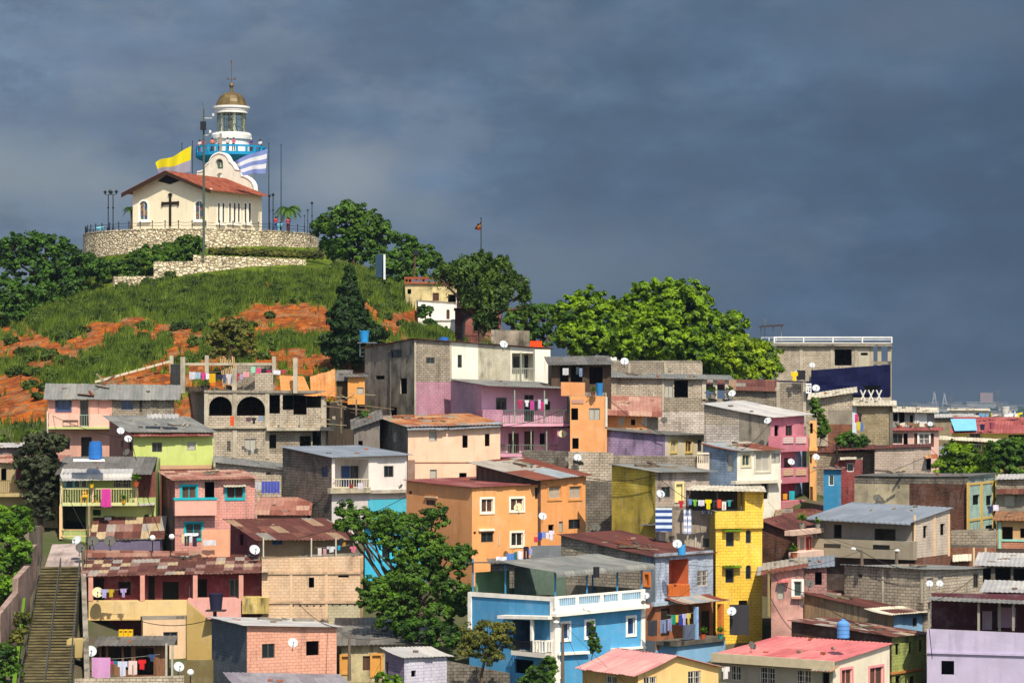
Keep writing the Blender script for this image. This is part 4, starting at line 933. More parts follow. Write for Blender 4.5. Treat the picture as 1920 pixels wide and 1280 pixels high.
for x0 in (1041,1080,1126,1160,1203):
    yy=1118-(x0-1041)*14/169; h.box('F',x0,yy+1,x0+6,yy+22,.13,mat='s:ece6da',name='pier')
for i in range(44):
    x=1049+i*3.6
    if any(abs(x-c-3)<4.5 for c in (1041,1080,1126,1160,1203)): continue
    yy=1120-(x-1041)*15/169; h.box('F',x,yy+2,x+1.5,yy+17,.1,mat='s:a8c4d4',name='baluster')
h.slope('F',1048,1223,1106,1220,5,.25,mat='s:ece6da',name='ledge'); h.slope('F',1150,1215,1212,1211,4,.25,mat='s:ece6da',name='ledge')
h.slope('L',932,1153,1028,1155,6,.7,mat='s:e2dcd0',name='porch_roof'); h.post('L',996,1160,1218,.55,.16,'s:e6e0d4','column')
h.box('L',958,1222,1022,1230,.7,mat='p:dcd4c4',name='balcony_slab'); h.rail('L',960,996,1201,1222,.65,'m:20242a',step=.1); h.rail('L',1000,1022,1200,1222,.65,'s:e6e0d4',step=.2,bal=.08,top=.1)
z1=h.top(0,0)
def bq(a,b,z): return V((h.C.x,h.C.y,z))+h.u*a+h.v*b
zt=(HY-1072)/F*152
corrq('canopy',[bq(-.4,-.4,zt),bq(h.LF+.3,-.4,zt+.12),bq(h.LF+.3,4.2,zt+.55),bq(-.4,4.2,zt+.45)],'zinc',h.root,curl=.28)
corrq('canopy',[bq(-.2,4.1,zt+.35),bq(-.2,h.LL+.2,zt+.2),bq(4,h.LL+.2,zt+.2),bq(4,4.1,zt+.35)],'zincd',h.root)
for a,b in ((.1,.1),(h.LF*.36,.1),(h.LF*.7,.1),(h.LF-.15,.1),(.1,4.2),(.1,h.LL-.2),(h.LF-.2,4.1)):
    mb=MB(); q=bq(a,b,z1-1.0); mb.cbox(q,.1,.1,(zt+.05+ (.4 if b>4 else .05))-(z1-1.0)); mb.build('post',['s:3a7aa0'],h.root)
mb=MB(); q=bq(3.0,h.LL-.8,z1-1); mb.box(q,h.u*(h.LF-3.2),h.v*.1,V((0,0,2.3))); mb.build('terrace_wall',['p:5a7060'],h.root)
mb=MB(); q=bq(.3,h.LL-.3,z1-1); mb.box(q,h.u*2.7,h.v*.1,V((0,0,2.1))); mb.build('terrace_wall',['p:6f9a70'],h.root)
mb=MB(); q=bq(1.2,3.2,z1-1); mb.box(q,h.u*2.0,h.v*.7,V((0,0,.8))); mb.build('terrace_table',['s:b08020'],h.root)
# pale blue house with orange niche
h=H['paleblue']=House('house','pale blue and orange house with a small orange balcony under a long rust-red roof',1229,161,50,1052,1337,1003,1044,1036,
  left='block',front='bd:c0cee2',roof='rustd',ov=(.25,.3,.2,.1),Fh=[(1254,1048,1291,1096,'n','#c8642c'),(1308,1069,1327,1098,'r')],
  Fp=[(1229,1130,1337,1240,'pd:b46c3c'),(1229,1212,1337,1300,'p:7ab0d8')],Lp=[(1204,1040,1229,1130,'pd:7c8890'),(1206,1130,1229,1200,'p:b46c3c'),(1206,1200,1229,1300,'p:5a6a78')],Lh=[(1209,1076,1217,1096,'d','#d87830')])
h.rail('F',1253,1292,1095,1117,.06,'s:c86c34',step=.16,bal=.08,sides=False,top=.1); h.slope('F',1229,1038,1337,1031,7,.12,mat='pd:a8b4c0',name='coping')
h.box('F',1227,1124,1337,1131,.25,mat='p:a8b8c8',name='slab'); h.sheet('F',1285,1133,1368,1125,1.6,rise=.3,mat='patch2',name='awning',per=.2)
h.box('F',1270,1198,1360,1206,1.6,mat='concd',name='terrace_slab'); h.box('F',1270,1206,1360,1290,1.4,mat='p:7fb4dc',name='terrace_wall'); h.post('F',1308,1137,1198,1.5,.22,'s:8ab0d8','column'); h.post('F',1355,1132,1198,1.5,.3,'s:d07c38','column')
h.box('F',1284,1170,1303,1198,1.45,1.3,mat='s:5a6478',name='half_wall')
for (x0,y0,x1,y1) in ((1316,1145,1330,1190),(1240,1140,1255,1190)): h.box('F',x0,y0,x1,y1,.03,mat='s:2a2420',name='doorway')  # flat doorway panels, shade of the interior put into their dark colour
# tall yellow house
h=H['greyterrace']=House('house','grey plaster house with a crowded laundry terrace between the ochre and yellow houses',1230,168,4,None,1344,948,955,958,left='conc',front='pd:b0a08c',roof='flat',d=4.5,ph=.8,Fh=[(1317,1008,1331,1026,'g')])
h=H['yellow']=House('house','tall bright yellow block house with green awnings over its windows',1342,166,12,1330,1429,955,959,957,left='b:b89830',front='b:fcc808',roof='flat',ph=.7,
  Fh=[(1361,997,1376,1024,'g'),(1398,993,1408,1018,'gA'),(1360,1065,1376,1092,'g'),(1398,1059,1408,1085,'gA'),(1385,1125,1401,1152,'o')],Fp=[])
h.box('F',1341,958,1431,990,.2,mat='b:f0c820',name='wall_band')
h.box('F',1397,921,1432,960,.15,-1.5,mat='b:fcc808',name='wall_block')
for y in (993,1061): h.sheet('F',1358,y+3,1392,y+2,.45,rise=.12,mat='leaf:bright',name='awning',per=.2)
corrq('roof',[P(1286,918,166.3),P(1437,921,165.6),P(1432,912,171),P(1300,910,171)],'cream',h.root)
for x in (1290,1345,1390): opost(x,918,956,166.6,.1,'s:5a5044',h.root,'post')
wallobj('terrace_wall',None,None,1286,918,1397,920,171,170.5,'wood:4a3e34',yb=958,parent=h.root)
h=House('house','brick-sided house under a dark rust roof, right of the tall yellow house',1495,174,60,1428,1543,975,1000,990,left='brickd',front='p:d8b0a0',roof='rustd',ov=(.3,.3,.3,.1),
  Fh=[(1500,1006,1508,1030,'c'),(1513,1010,1519,1032,'d','#8a3020'),(1523,1002,1530,1026,'c')])
h.box('F',1487,992,1545,1001,.6,mat='p:dcb8a0',name='parapet'); h.box('F',1500,1033,1545,1052,.8,mat='p:e4c0ac',name='balcony'); 
h=House('house','pink plaster house with a red awning and barred window, right of the yellow house',1446,161,4,None,1506,1055,1074,1064,left='blockd',front='pd:dca090',roof='patch2',d=7,ov=(.4,.9,.3,.1),
  Fh=[(1457,1092,1470,1123,'c'),(1488,1089,1503,1118,'w','#e8e4d8')],yb=None)
h.box('F',1485,1118,1507,1122,.3,mat='p:d8947c',name='sill'); h.sheet('F',1458,1092,1480,1090,.4,rise=.12,mat='pink',name='awning',per=.2)
h=House('house','pinkish brick house with a grey lean-to roof behind the dark rusty roofs',1508,163,4,None,1550,1046,1066,1062,left='p:9a6a60',front='bd:b08078',roof='zincb',d=8,ov=(.3,.9,.5,.1),Fh=[(1528,1072,1541,1096,'o')])
# right: block houses
h=H['blockwall21']=House('house','long pinkish block house beside the trees on the right',1640,198,3,None,1746,836,842,838,left='block',front='b:b8a492',roof='rustd',d=5,ov=(.15,3.0,.2,.1),Fh=[(1737,858,1746,880,'o')])
h.sheet('F',1735,859,1758,858,.7,rise=.25,mat='orust',name='awning',per=.2)
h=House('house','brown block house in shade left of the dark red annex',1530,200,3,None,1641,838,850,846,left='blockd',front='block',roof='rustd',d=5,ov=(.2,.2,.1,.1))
h=House('house','dark red annex with a small awning over its window',1566,197,3,None,1618,858,862,861,left='p:702c2c',front='bd:96403c',roof='flat',d=2,ph=.1,Fh=[(1588,868,1601,884,'w')])
h.sheet('F',1575,861,1606,860,.6,rise=.15,mat='cream',name='awning',per=.2)
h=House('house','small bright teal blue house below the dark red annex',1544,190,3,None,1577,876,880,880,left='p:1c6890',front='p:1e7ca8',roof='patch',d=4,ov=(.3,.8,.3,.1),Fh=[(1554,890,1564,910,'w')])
h=H['brick22']=House('house','three-storey house with a turquoise and yellow front and a long brick side wall',1815,185,64,1602,1866,893,893,888,
  left='blockd',front='turq',roof='zincd',ov=(.2,.1,.2,.1),Lp=[(1602,907,1705,1100,'pd:b8aa88'),(1705,907,1816,1100,'brickd')],Fp=[(1815,893,1866,904,'b:8a9a94')],Fh=[(1824,927,1837,946,'o'),(1849,928,1860,947,'o'),(1848,984,1862,994,'o')])
for x in (1816,1841,1864): h.box('F',x-2,904,x+2,1000,.06,mat='s:c8a860',name='pilaster')
for y in (903,970): h.box('F',1815,y,1867,y+4,.05,mat='s:c8a860',name='beam')
h=House('house','block house with a rusty canopy at the right edge, behind the turquoise front',1868,190,3,None,2000,890,899,896,left='block',front='block',roof='zincw',d=5,ov=(.3,.1,.1,.1),Fh=[(1884,930,1902,948,'c')],Fp=[(1860,928,2000,990,'conc')])
h.sheet('F',1868,926,2000,925,.7,rise=.35,mat='rust',name='canopy')
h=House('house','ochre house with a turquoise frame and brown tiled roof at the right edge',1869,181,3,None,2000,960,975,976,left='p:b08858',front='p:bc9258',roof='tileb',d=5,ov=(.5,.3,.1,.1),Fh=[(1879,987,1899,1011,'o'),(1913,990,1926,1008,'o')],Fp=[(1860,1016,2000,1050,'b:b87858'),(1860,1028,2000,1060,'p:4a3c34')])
h.box('F',1875,1011,2000,1015,.06,mat='s:8cc0b0',name='beam'); h.box('F',1872,978,1877,1028,.06,mat='s:8cc0b0',name='pilaster')
h=H['bigroof']=House('house','grey concrete house under a broad blue-grey roof with scalloped white edge, right',1715,173,57,1528,1781,966,977,953,
  left='p:90867a',front='b:d0beaa',roof='zincb',ov=(.2,1.0,.25,.1),curl=.14,Lh=[(1563,983,1578,1008,'o'),(1639,991,1679,1016,'o')],Fh=[(1731,985,1739,1008,'o'),(1763,981,1772,1003,'o')],
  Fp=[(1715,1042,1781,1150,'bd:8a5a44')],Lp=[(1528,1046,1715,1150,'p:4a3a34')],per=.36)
h.box('L',1524,1012,1712,1046,.6,mat='p:9c9078',name='parapet'); h.box('L',1545,1019,1576,1026,.62,.6,mat='s:3a3630',name='vent'); h.box('L',1637,1021,1668,1029,.62,.6,mat='s:1c1a18',name='vent')
for x in (1716,1753,1780): h.box('F',x-1.5,965,x+1.5,1042,.05,mat='s:d8b890',name='pilaster')
h=House('house','block balcony house over red brick, right of the big grey-blue roof',1782,178,8,None,1868,994,998,994,left='block',front='block',roof='flat',d=5,ph=.9,Fp=[(1782,1021,1868,1026,'concd'),(1782,1026,1868,1150,'brick')])
h.sheet('F',1786,1052,1822,1050,.9,rise=.4,mat='cream',name='awning',per=.2)
for x in (1826,1848): h.box('F',x-2,1026,x+2,1080,.05,mat='s:c8ae88',name='pilaster')
h=House('house','dark open-fronted house under a light grey roof at the right edge',1838,166,3,None,2000,1037,1060,1064,left='p:4a4438',front='p:5a5248',roof='zincw',d=6,ov=(.4,.4,.1,.1),Fh=[(1842,1064,1858,1095,'o'),(1866,1064,1895,1100,'o'),(1900,1066,1960,1092,'o')])
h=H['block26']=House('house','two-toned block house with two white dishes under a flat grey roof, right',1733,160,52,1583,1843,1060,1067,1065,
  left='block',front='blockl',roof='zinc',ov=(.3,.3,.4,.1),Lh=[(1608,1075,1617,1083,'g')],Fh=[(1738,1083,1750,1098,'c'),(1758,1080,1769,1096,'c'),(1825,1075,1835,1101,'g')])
for x in (1655,1728): h.box('L',x-2,1066,x+2,1130,.05,mat='concl',name='column')
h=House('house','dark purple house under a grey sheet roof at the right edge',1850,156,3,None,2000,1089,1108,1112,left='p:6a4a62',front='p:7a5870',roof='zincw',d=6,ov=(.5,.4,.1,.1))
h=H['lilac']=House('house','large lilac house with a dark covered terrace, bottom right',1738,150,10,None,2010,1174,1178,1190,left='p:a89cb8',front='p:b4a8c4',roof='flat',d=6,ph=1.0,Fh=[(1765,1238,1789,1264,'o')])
h.slope('F',1738,1220,2010,1228,4,.12,mat='s:b0a4c0',name='ledge')
h.sheet('F',1736,1124,2010,1136,.3,-5.6,rise=-.28,mat='zinc',name='canopy')
for x,o in ((1742,-.1),(1835,-.1),(1900,-.3),(1874,-.8)): h.post('F',x,1130,1182,o,.14,'s:8a8478','post')
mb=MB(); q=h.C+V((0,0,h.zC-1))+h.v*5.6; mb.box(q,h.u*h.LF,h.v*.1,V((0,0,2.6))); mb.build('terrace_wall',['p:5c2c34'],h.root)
for (x0,y0,x1,y1,m) in ((1842,1145,1860,1180,'p:b89cac'),(1870,1138,1905,1176,'p:b08aa4')): h.box('F',x0,y0,x1,y1,-4.8,-5.0,mat=m,name='panel')
h=H['darkrust']=House('house','low house with a smooth dark rust roof and a patch of pale sheet, blue front',1676,158,46,1508,1737,1112,1150,1145,
  left='wood:a08868',front='p:80acd0',roof='rustd',ov=(.3,.25,.3,.1),Fh=[(1711,1157,1720,1174,'g')])
h.sheet('F',1668,1153,1748,1146,.5,-1.4,rise=.28,mat='cream',name='eaves_sheet')
h=H['green30']=House('house','narrow lime block house with slit windows under a rusty roof',1672,152,50,1484,1737,1164,1194,1188,
  left='brickd',front='bd:acb85a',roof='patch',ov=(.3,.3,.3,.1),Fh=[(1679,1205,1687,1227,'o'),(1704,1203,1711,1223,'o'),(1723,1199,1731,1221,'o'),(1679,1266,1689,1290,'o'),(1706,1266,1716,1290,'o')])
h.box('F',1672,1256,1730,1260,.1,mat='s:b87840',name='ledge')
h=H['bigpink']=House('house','cream house under a big pink-red sheet roof with a beige fascia, bottom right',1562,145,52,1352,1668,1225,1240,1207,
  left='p:a89c84',front='p:e4d8bc',roof='pink',ov=(.2,.5,.15,.2),Lh=[(1370,1247,1389,1275,'r'),(1424,1250,1453,1282,'r'),(1493,1255,1521,1288,'r'),(1541,1260,1555,1300,'o')],Fh=[(1577,1254,1597,1292,'x','#dc9090'),(1630,1250,1655,1290,'x','#dc9090')])
h.slope('L',1333,1223,1562,1239,17,.55,.4,mat='s:bcae90',name='fascia'); h.sheet('L',1520,1256,1560,1258,.8,rise=.25,mat='orust',name='awning',per=.2)
h=H['yellowpink']=House('house','yellow-ochre gabled house with a pink sheet roof at the bottom edge',1196,141,36,1092,1347,1250,1262,1262,
  left='p:c89a50',front='p:ecc070',roof='pinkl',gable=('F',1229),gp=.44,ov=(.3,.45,.3,.2),Fh=[(1207,1268,1231,1292,'r'),(1290,1257,1314,1292,'r')],Lh=[(1135,1266,1156,1292,'r')])
# far right terraces
h=House('house','pink house with white grille window and dark shutters under a red roof, right',1672,224,3,None,1760,802,808,807,left='p:b88878',front='p:deb0a0',roof='red',d=5,ov=(.4,.2,.4,.1),
  Fh=[(1674,812,1692,831,'g'),(1694,812,1702,834,'o'),(1714,812,1720,834,'x'),(1723,813,1742,832,'r','#e8e0d8'),(1745,812,1751,835,'x')])
h=House('shack','open rooftop shelter with white back wall above the red roof, right',1672,233,3,None,1752,763,771,773,left='wood:6a5c50',front='p:8a8680',roof='cream',d=4,ov=(.6,.2,.4,.1),cat='shed',Fh=[(1675,775,1683,790,'o'),(1686,772,1696,795,'o'),(1706,778,1712,792,'o')])
h.box('F',1715,774,1738,797,.05,mat='p:dcd8d0',name='panel')
h=House('house','small block house with a white roof behind the rooftop plants, right',1749,245,3,None,1822,777,783,782,left='blockt',front='blockt',roof='zincw',d=5)
h=H['redlong']=House('house','long yellow-green house under a red roof partly covered by a light blue sheet, right',1785,236,3,None,2010,783,811,812,left='p:8a8440',front='p:a89f3c',roof='red',d=7,ov=(.4,.2,.1,.1),
  Fh=[(1818,812,1838,822,'g'),(1891,815,1960,828,'o'),(1818,828,1838,842,'g')])
slabq('tarpaulin',[P(1790,807,235.3),P(1832,806,235.3),P(1829,785,241.3),P(1782,785,241.3)],'s:78b8e0',None,.03,'light blue sheet covering the left end of the red roof','tarpaulin')
h.sheet('F',1760,824,2010,836,1.6,rise=.3,mat='cream',name='canopy'); h.rail('F',1816,1840,832,845,.9,'s:e0dcd0',step=.2)
h=House('house','grey sheet lean-to and dark hut left of the yellow-green house',1745,226,3,None,1790,838,852,852,left='p:5a5048',front='p:3c342e',roof='zincb',d=4,ov=(.4,.2,.2,.1),cat='hut')
h=House('warehouse','distant white building with a flat cream roof on the right',1779,330,3,None,1853,766,770,770,left='s:d0ccc0',front='s:c8c4bc',roof='cream',d=9,cat='building',Fh=[(1785,774,1795,778,'g'),(1805,774,1815,778,'g'),(1830,774,1840,778,'g')],yb=785)
# big tarpaulin building
h=H['tarp']=House('building','big unfinished block building with a white rooftop railing and navy tarpaulins',1456,285,3,None,1632,644,648,649,left='block',front='blockl',roof='slab',d=10,ov=(.4,.6,2.3,.2),cat='building',
  Fh=[(1565,655,1597,685,'o'),(1614,661,1627,666,'o')],Fp=[(1610,652,1632,700,'p:b8ae94')])
for x in (1502,1560,1605): h.box('F',x-3,650,x+3,700,.08,mat='concl',name='column')
for x in (1634,1649,1668): h.post('F',x,650,700 if x<1660 else 770,.0,.4,'s:a89c84','column')
h.box('F',1632,677,1671,683,0,-.3,mat='conc',name='beam'); h.rail('F',1452,1672,631,643,.3,'s:dcdcd8',step=3.0,bal=.14,top=.14)
h.box('F',1452,636,1672,637.5,.3,.2,mat='s:dcdcd8',name='railing_bar'); h.rail('F',1428,1456,632,643,.0,'s:c8ccd0',step=2,bal=.1)
tp=h
c=empty('roof_shelter',P(1446,645,288),'little rusty sheet shelter on thin posts on the roof railing building','shelter')
corrq('roof',[P(1421,613,286),P(1468,611,286),P(1471,608,290),P(1428,610,290)],'s:3a2c26',c)
for x in (1427,1450,1465): opost(x,612,645,287,.1,'m:8a8a88',c,'post')
def tarp(q,mat,label,th=.04,name='tarpaulin'):
    mb=MB(); f=[tp.F.w(*tp.F.hit(x,y,o),o) for x,y,o in q]; b=[p_-tp.F.n*th for p_ in f]
    n=12; G2=[[ (f[0].lerp(f[1],i/n)).lerp(f[3].lerp(f[2],i/n),j/4)+tp.F.n*(.06*math.sin(i*2.1)+.05*math.sin(j*2+i)) for i in range(n+1)] for j in range(5)]
    for j in range(4):
        for i in range(n):
            k=[G2[j][i],G2[j][i+1],G2[j+1][i+1],G2[j+1][i]]; mb.face(k,0,smooth=True); mb.face([p_-tp.F.n*th for p_ in k[::-1]],0,smooth=True)
    return mb.build(name,[mat],None,label,'tarpaulin')
tarp([(1520,743,.8),(1670,743,.8),(1670,683,.5),(1521,694,.5)],'s:070b34','broad navy tarpaulin hung across the unfinished building')
tarp([(1458,742,1.2),(1642,740,1.2),(1642,718,1.1),(1458,713,1.1)],'s:070b36','lower navy tarpaulin strip behind the white roof')
tarp([(1600,765,1.0),(1668,765,1.0),(1668,742,.95),(1600,742,.95)],'s:070b36','small navy tarpaulin behind the white crossed bars')
wallobj('wall','narrow pale wall under the unfinished building, behind crossed bars','wall',1600,745,1672,745,280,280,'p:a89c88',yb=800)
mb=MB()
for i in range(9):
    for j in range(5):
        q=[]
        for a,b in ((i,j+1),(i+1,j+1),(i+1,j),(i,j)):
            u=a/9; v=b/5; sag=4*u*(1-u); q.append(P(1617+36*u,722+v*13*sag+1,276+.6*math.sin(v*2)*sag))
        mb.face(q,0,smooth=True); mb.face([p+V((0,.03,0)) for p in q[::-1]],0,smooth=True)
mb.build('tarpaulin',['s:303236'],None,'sagging black tarpaulin in front of the unfinished building','tarpaulin')
for k,x in enumerate((1618,1633,1648)):
    o=MB(); o.tube([P(x-5,731,262),P(x+5,753,262)],.07,5); o.tube([P(x+5,731,262),P(x-5,753,262)],.07,5); o.build('crossed_bars',['s:d8d4c8'],None,'white crossed bars under the black tarpaulin, %s of three'%['leftmost','middle one','rightmost'][k],'fence','white crossed bars')
wallobj('wall','pale parapet carrying the white crossed bars','wall',1598,757,1672,757,262,262,'concl',yb=790)
h=House('shack','low board shack with a rusty roof squeezed below the pink tower',1466,188,2,None,1543,956,969,967,left='wood:5a4636',front='wood:6a5644',roof='rust',d=4,cat='shed',ov=(.5,.5,.3,.1),Fh=[(1480,976,1492,990,'o')])
h=House('shack','small block lean-to with a dull roof behind the canopy of the blue house',925,164,3,None,1000,1048,1056,1054,left='blockd',front='blockd',roof='zincd',d=4,cat='shed',Fh=())
MATS['chapelwall']=wall_mat('chapelwall',hexc('eadcb8'),False,.08)
# ------------------------------------------------------------------ hilltop: plateau, chapel, lighthouse
CPL=V((PCX,PCY,0))
mb=MB(); mb.lathe((PCX,PCY,0),[(14.45,12.0),(14.25,19.35),(14.3,19.36),(14.3,19.5),(13.75,19.5),(13.75,18.4)],72,smooth=False)
mb.build('stone_wall',['stone'],None,'tall round wall of pale rubble stone carrying the chapel terrace','wall')
mb=MB(); mb.lathe((PCX,PCY,0),[(13.9,18.64),(0,18.66)],48,smooth=False); mb.build('terrace_floor',['concl'],None,kind='structure')
def swall(label,pts,mat='stone',yb=None,thick=.5):
    o=MB()
    for (x0,y0,Z0),(x1,y1,Z1) in zip(pts,pts[1:]):
        A=P(x0,y0,Z0);B=P(x1,y1,Z1); za=min(gz(A.x,A.y),gz(A.x,A.y-2))-.8; zb=min(gz(B.x,B.y),gz(B.x,B.y-2))-.8
        u=V((B.x-A.x,B.y-A.y,0)); L=u.length; u.normalize(); n=V((u.y,-u.x,0))
        f=[V((A.x,A.y,za)),V((B.x,B.y,zb)),B,A]; b=[q-n*thick for q in f]; uv=[(0,za),(L,zb),(L,B.z),(0,A.z)]
        o.face(f,0,uv); o.face(b[::-1],0)
        for i in range(4): o.face([f[i],b[i],b[(i+1)%4],f[(i+1)%4]],0)
    return o.build('stone_wall',[mat],None,label,'wall')
swall('upper pale stone retaining wall below the round terrace wall',[(362,478,300.5),(574,486,302)])
swall('middle step of the pale stone retaining wall, left of the grey mast',[(288,490,299.5),(363,490,300.2)])
swall('lowest step of the pale stone retaining wall, at the edge of the dark bushes',[(214,518,297),(290,518,299)])
opost(291,430,475,309.5,.0001+.3,'p:b8a890',None,'pillar','thin tan pillar standing against the left of the round stone wall','pillar') if 0 else None
r=empty('railing',(PCX,PCY,19.5),'black post-and-chain railing round the chapel terrace','railing')
pp=[]
for i in range(34):
    a=math.pi*(.93+1.2*i/33); c=V((PCX+14.0*math.cos(a),PCY+14.0*math.sin(a),19.5)); pp.append(c)
    mb=MB(); mb.cbox(c,.09,.09,.85); mb.lathe(c,[(.09,.85),(.06,.95),(0,1.0)],6); mb.build('post',['m:1c1e20'],r)
mb=MB()
for hh in (.75,.4):
    for a,b in zip(pp,pp[1:]): mb.tube([a+V((0,0,hh)),(a+b)/2+V((0,0,hh-.06)),b+V((0,0,hh))],.022,4)
mb.build('chain',['m:1c1e20'],r)
# chapel
def archpoly(a0,a1,z0,z1,n=10):
    w=(a1-a0)/2; c=(a0+a1)/2; zc=z1-w
    return [(a0,z0),(a1,z0)]+[(c+w*math.cos(math.pi*i/n),zc+w*math.sin(math.pi*i/n)) for i in range(n+1)]
def arch_trim(h,face,x0,y0,x1,y1,w,mat='s:f0ece0'):
    fc=getattr(h,face); xm=(x0+x1)/2; a0=fc.hit(x0,y0)[0];a1=fc.hit(x1,y0)[0]; z0=fc.hit(xm,y1)[1]; z1=fc.hit(xm,y0)[1]
    mb=MB(); mb.prism(archpoly(a0-w,a1+w,z0-w,z1+w),[archpoly(a0,a1,z0,z1)],lambda a,z,o:fc.w(a,z,.07+o),.066)
    mb.build('window_surround',[mat],h.root)
Lw=[(262,377,277,412,'sA'),(366,377,381,412,'sA')]
Fw=[(x-2.1,380,x+2.1,417,'gA') for x in (410,418.5,431,439.5,447.5,460,468)]
h=H['chapel']=House('chapel','cream chapel with a red tiled gable roof and a dark cross on its front',390,314,62,249,491,352,352,352,left='chapelwall',front='chapelwall',roof='tile',cat='chapel',
  gable=('L',322),ov=(1.0,1.0,.5,1.0),Lh=Lw,Fh=Fw,per=.42)
for w in Lw: arch_trim(h,'L',*w[:4],.2)
for x0,x1 in ((404,425),(425,453.5),(453.5,474)): pass
for w in Fw: arch_trim(h,'F',*w[:4],.13)
for x0,x1 in ((406,423),(427,452),(456,472)): h.box('F',x0,419,x1,422,.2,mat='s:f0ece0',name='sill')
for x0,x1 in ((257,281),(361,386)): h.box('L',x0,414,x1,417,.25,mat='s:f0ece0',name='sill')
fc=h.L; cx,_=fc.hit(320,400); 
def chz(y): return fc.hit(320,y)[1]
mb=MB(); 
def crbox(a,z0,z1,w): mb.box(fc.w(a-w/2,z0,.05),fc.u*w,V((0,0,z1-z0)),fc.n*.12)
crbox(cx,chz(424),chz(362),.26); mb.box(fc.w(cx-1.15,chz(383.5),.045),fc.u*2.3,V((0,0,.32)),fc.n*.13)
for da in (-1.15,1.15): mb.box(fc.w(cx+da-.09,chz(386),.04),fc.u*.18,V((0,0,chz(378)-chz(386))),fc.n*.14)
mb.box(fc.w(cx-.28,chz(366),.04),fc.u*.56,V((0,0,.16)),fc.n*.14); mb.build('cross',['s:241c16'],h.root)
pkz=(HY-322)/F*h.L.w(h.LL*.5,0).y
mb=MB(); tri=[(h.LL*.5-1.75,pkz-1.05),(h.LL*.5,pkz-1.5),(h.LL*.5+1.75,pkz-1.05),(h.LL*.5,pkz-.12)]; mb.prism(tri,[],lambda a,z,o:fc.w(a,z,.06+o),.05); mb.build('gable_vent',['s:1a1410'],h.root)
for sg in (-1,1):   # dark verge boards under the tiles
    mb=MB(); A=fc.w(h.LL*.5,pkz-.02,.98); e=h.LL*.5+sg*(h.LL*.5+1.0); k=(pkz-h.zC)/(h.LL/2); B=fc.w(e,pkz-.02-k*(h.LL*.5+1.0),.98)
    mb.face([A,B,B-V((0,0,.38)),A-V((0,0,.38))]); A2=A-fc.n*.08;B2=B-fc.n*.08; mb.face([A2-V((0,0,.38)),B2-V((0,0,.38)),B2,A2]); mb.face([A-V((0,0,.38)),B-V((0,0,.38)),B2-V((0,0,.38)),A2-V((0,0,.38))]); mb.build('verge_board',['s:3a281c'],h.root)
    a2=h.LL*.5+sg*(h.LL*.5); mb=MB(); 
    if sg>0: mb.cbox(h.L.w(h.LL,0,0)+V((.1,-.3,h.zC-.5)),.9,.5,.4); mb.build('corbel',['p:e8dcc0'],h.root)
# bell gable at the far end of the chapel
EG=Face(h.L.O+h.u*(h.LF+.3),-h.v,-h.u,h.LL)
R_=[(411,287),(418,288.5),(424,292),(428,298),(430,303),(434,306),(438,311),(441,317),(446,318.5),(452,319),(452.5,330),(458,331),(466,335),(472,341),(476,349),(477,362),(477,400)]
out=[EG.hit(x,y) for x,y in R_]; cxx=out[0][0]; left=[(2*cxx-a,z) for a,z in out[:0:-1]]
poly=left+out
def ap(x0,y0,x1,y1):
    xm=(x0+x1)/2; return archpoly(EG.hit(x0,y1)[0],EG.hit(x1,y1)[0],EG.hit(xm,y1)[1],EG.hit(xm,y0)[1])
bg=empty('bell_gable',EG.w(cxx,18.6),'white curved bell wall with a small bell in its arch, behind the chapel roof','bell wall')
mb=MB(); mb.prism(poly[::-1],[ap(404,297.5,418,317),ap(406,324,418,336)],lambda a,z,o:EG.w(a,z,o),.7); mb.build('wall',['p:eae2cc'],bg)
mb=MB(); mb.prism([(a,z+.12) for a,z in poly[1:-1]][::-1]+[(a*1.0,z-.05) for a,z in poly[1:-1]],[],lambda a,z,o:EG.w(a,z,.1+o),.9); 
mb.build('coping',['s:f2ece0'],bg)
bc=EG.w(EG.hit(411,306)[0],EG.hit(411,314)[1],-.35); mb=MB(); mb.lathe(bc,[(.42,0),(.36,.1),(.26,.4),(.2,.62),(.08,.72),(0,.74)],14); mb.build('bell',['m:5a6a54'],bg)
mb=MB(); mb.box(EG.w(EG.hit(404,300)[0],bc.z+.78,-.4),EG.u*(EG.hit(418,300)[0]-EG.hit(404,300)[0]),EG.n*.12,V((0,0,.12))); mb.build('bell_beam',['s:3a2a20'],bg)
mb=MB(); cc=EG.w(cxx,EG.hit(411,288)[1],-.3); mb.cbox(cc,.28,.2,2.5); mb.cbox(cc+V((0,0,1.55)),.9,.18,.26); mb.build('cross',['s:8a847a'],bg)
# lighthouse
LX,LZ=434,335.5; kz=lambda y:(HY-y)/F*LZ; kr=lambda p:p/F*LZ
LB=V(((LX-CX)/F*LZ,LZ,0)); lh=empty('lighthouse',LB+V((0,0,18.6)),'white lighthouse with a blue balcony, glass lantern and gold dome','lighthouse')
def lat(prof,name,mat,n=32,smooth=True): mb=MB(); mb.lathe(LB,[(kr(r),kz(y)) for r,y in prof],n,smooth=smooth); return mb.build(name,[mat],lh)
lat([(44,436),(41,306)],'tower','p:e8e4da'); lat([(34,290),(34,262)],'upper_tower','p:f0ece4')
lat([(37,263),(37.5,261),(38,254),(36,252),(36,250),(24,250)],'lantern_base','p:eeeae0')
lat([(42,307),(52,304),(64,298),(67,295),(67,289),(30,288.6)],'balcony','s:1c88b4'); 
lat([(28,214),(31,213),(31,210),(32,208),(32,206),(34.5,204),(34.5,200.5),(26,200)],'lantern_cornice','p:f0ece4'); lat([(25,201),(28,202),(28.5,200),(27.8,193),(25.5,187),(21.5,181),(15,176),(7,173.5),(3,173)],'dome','gold',12,False)
lat([(2.8,174),(2.8,164),(4.2,163),(4.6,160),(3,156.5),(1,155.5),(0,155)],'finial','gold',12)
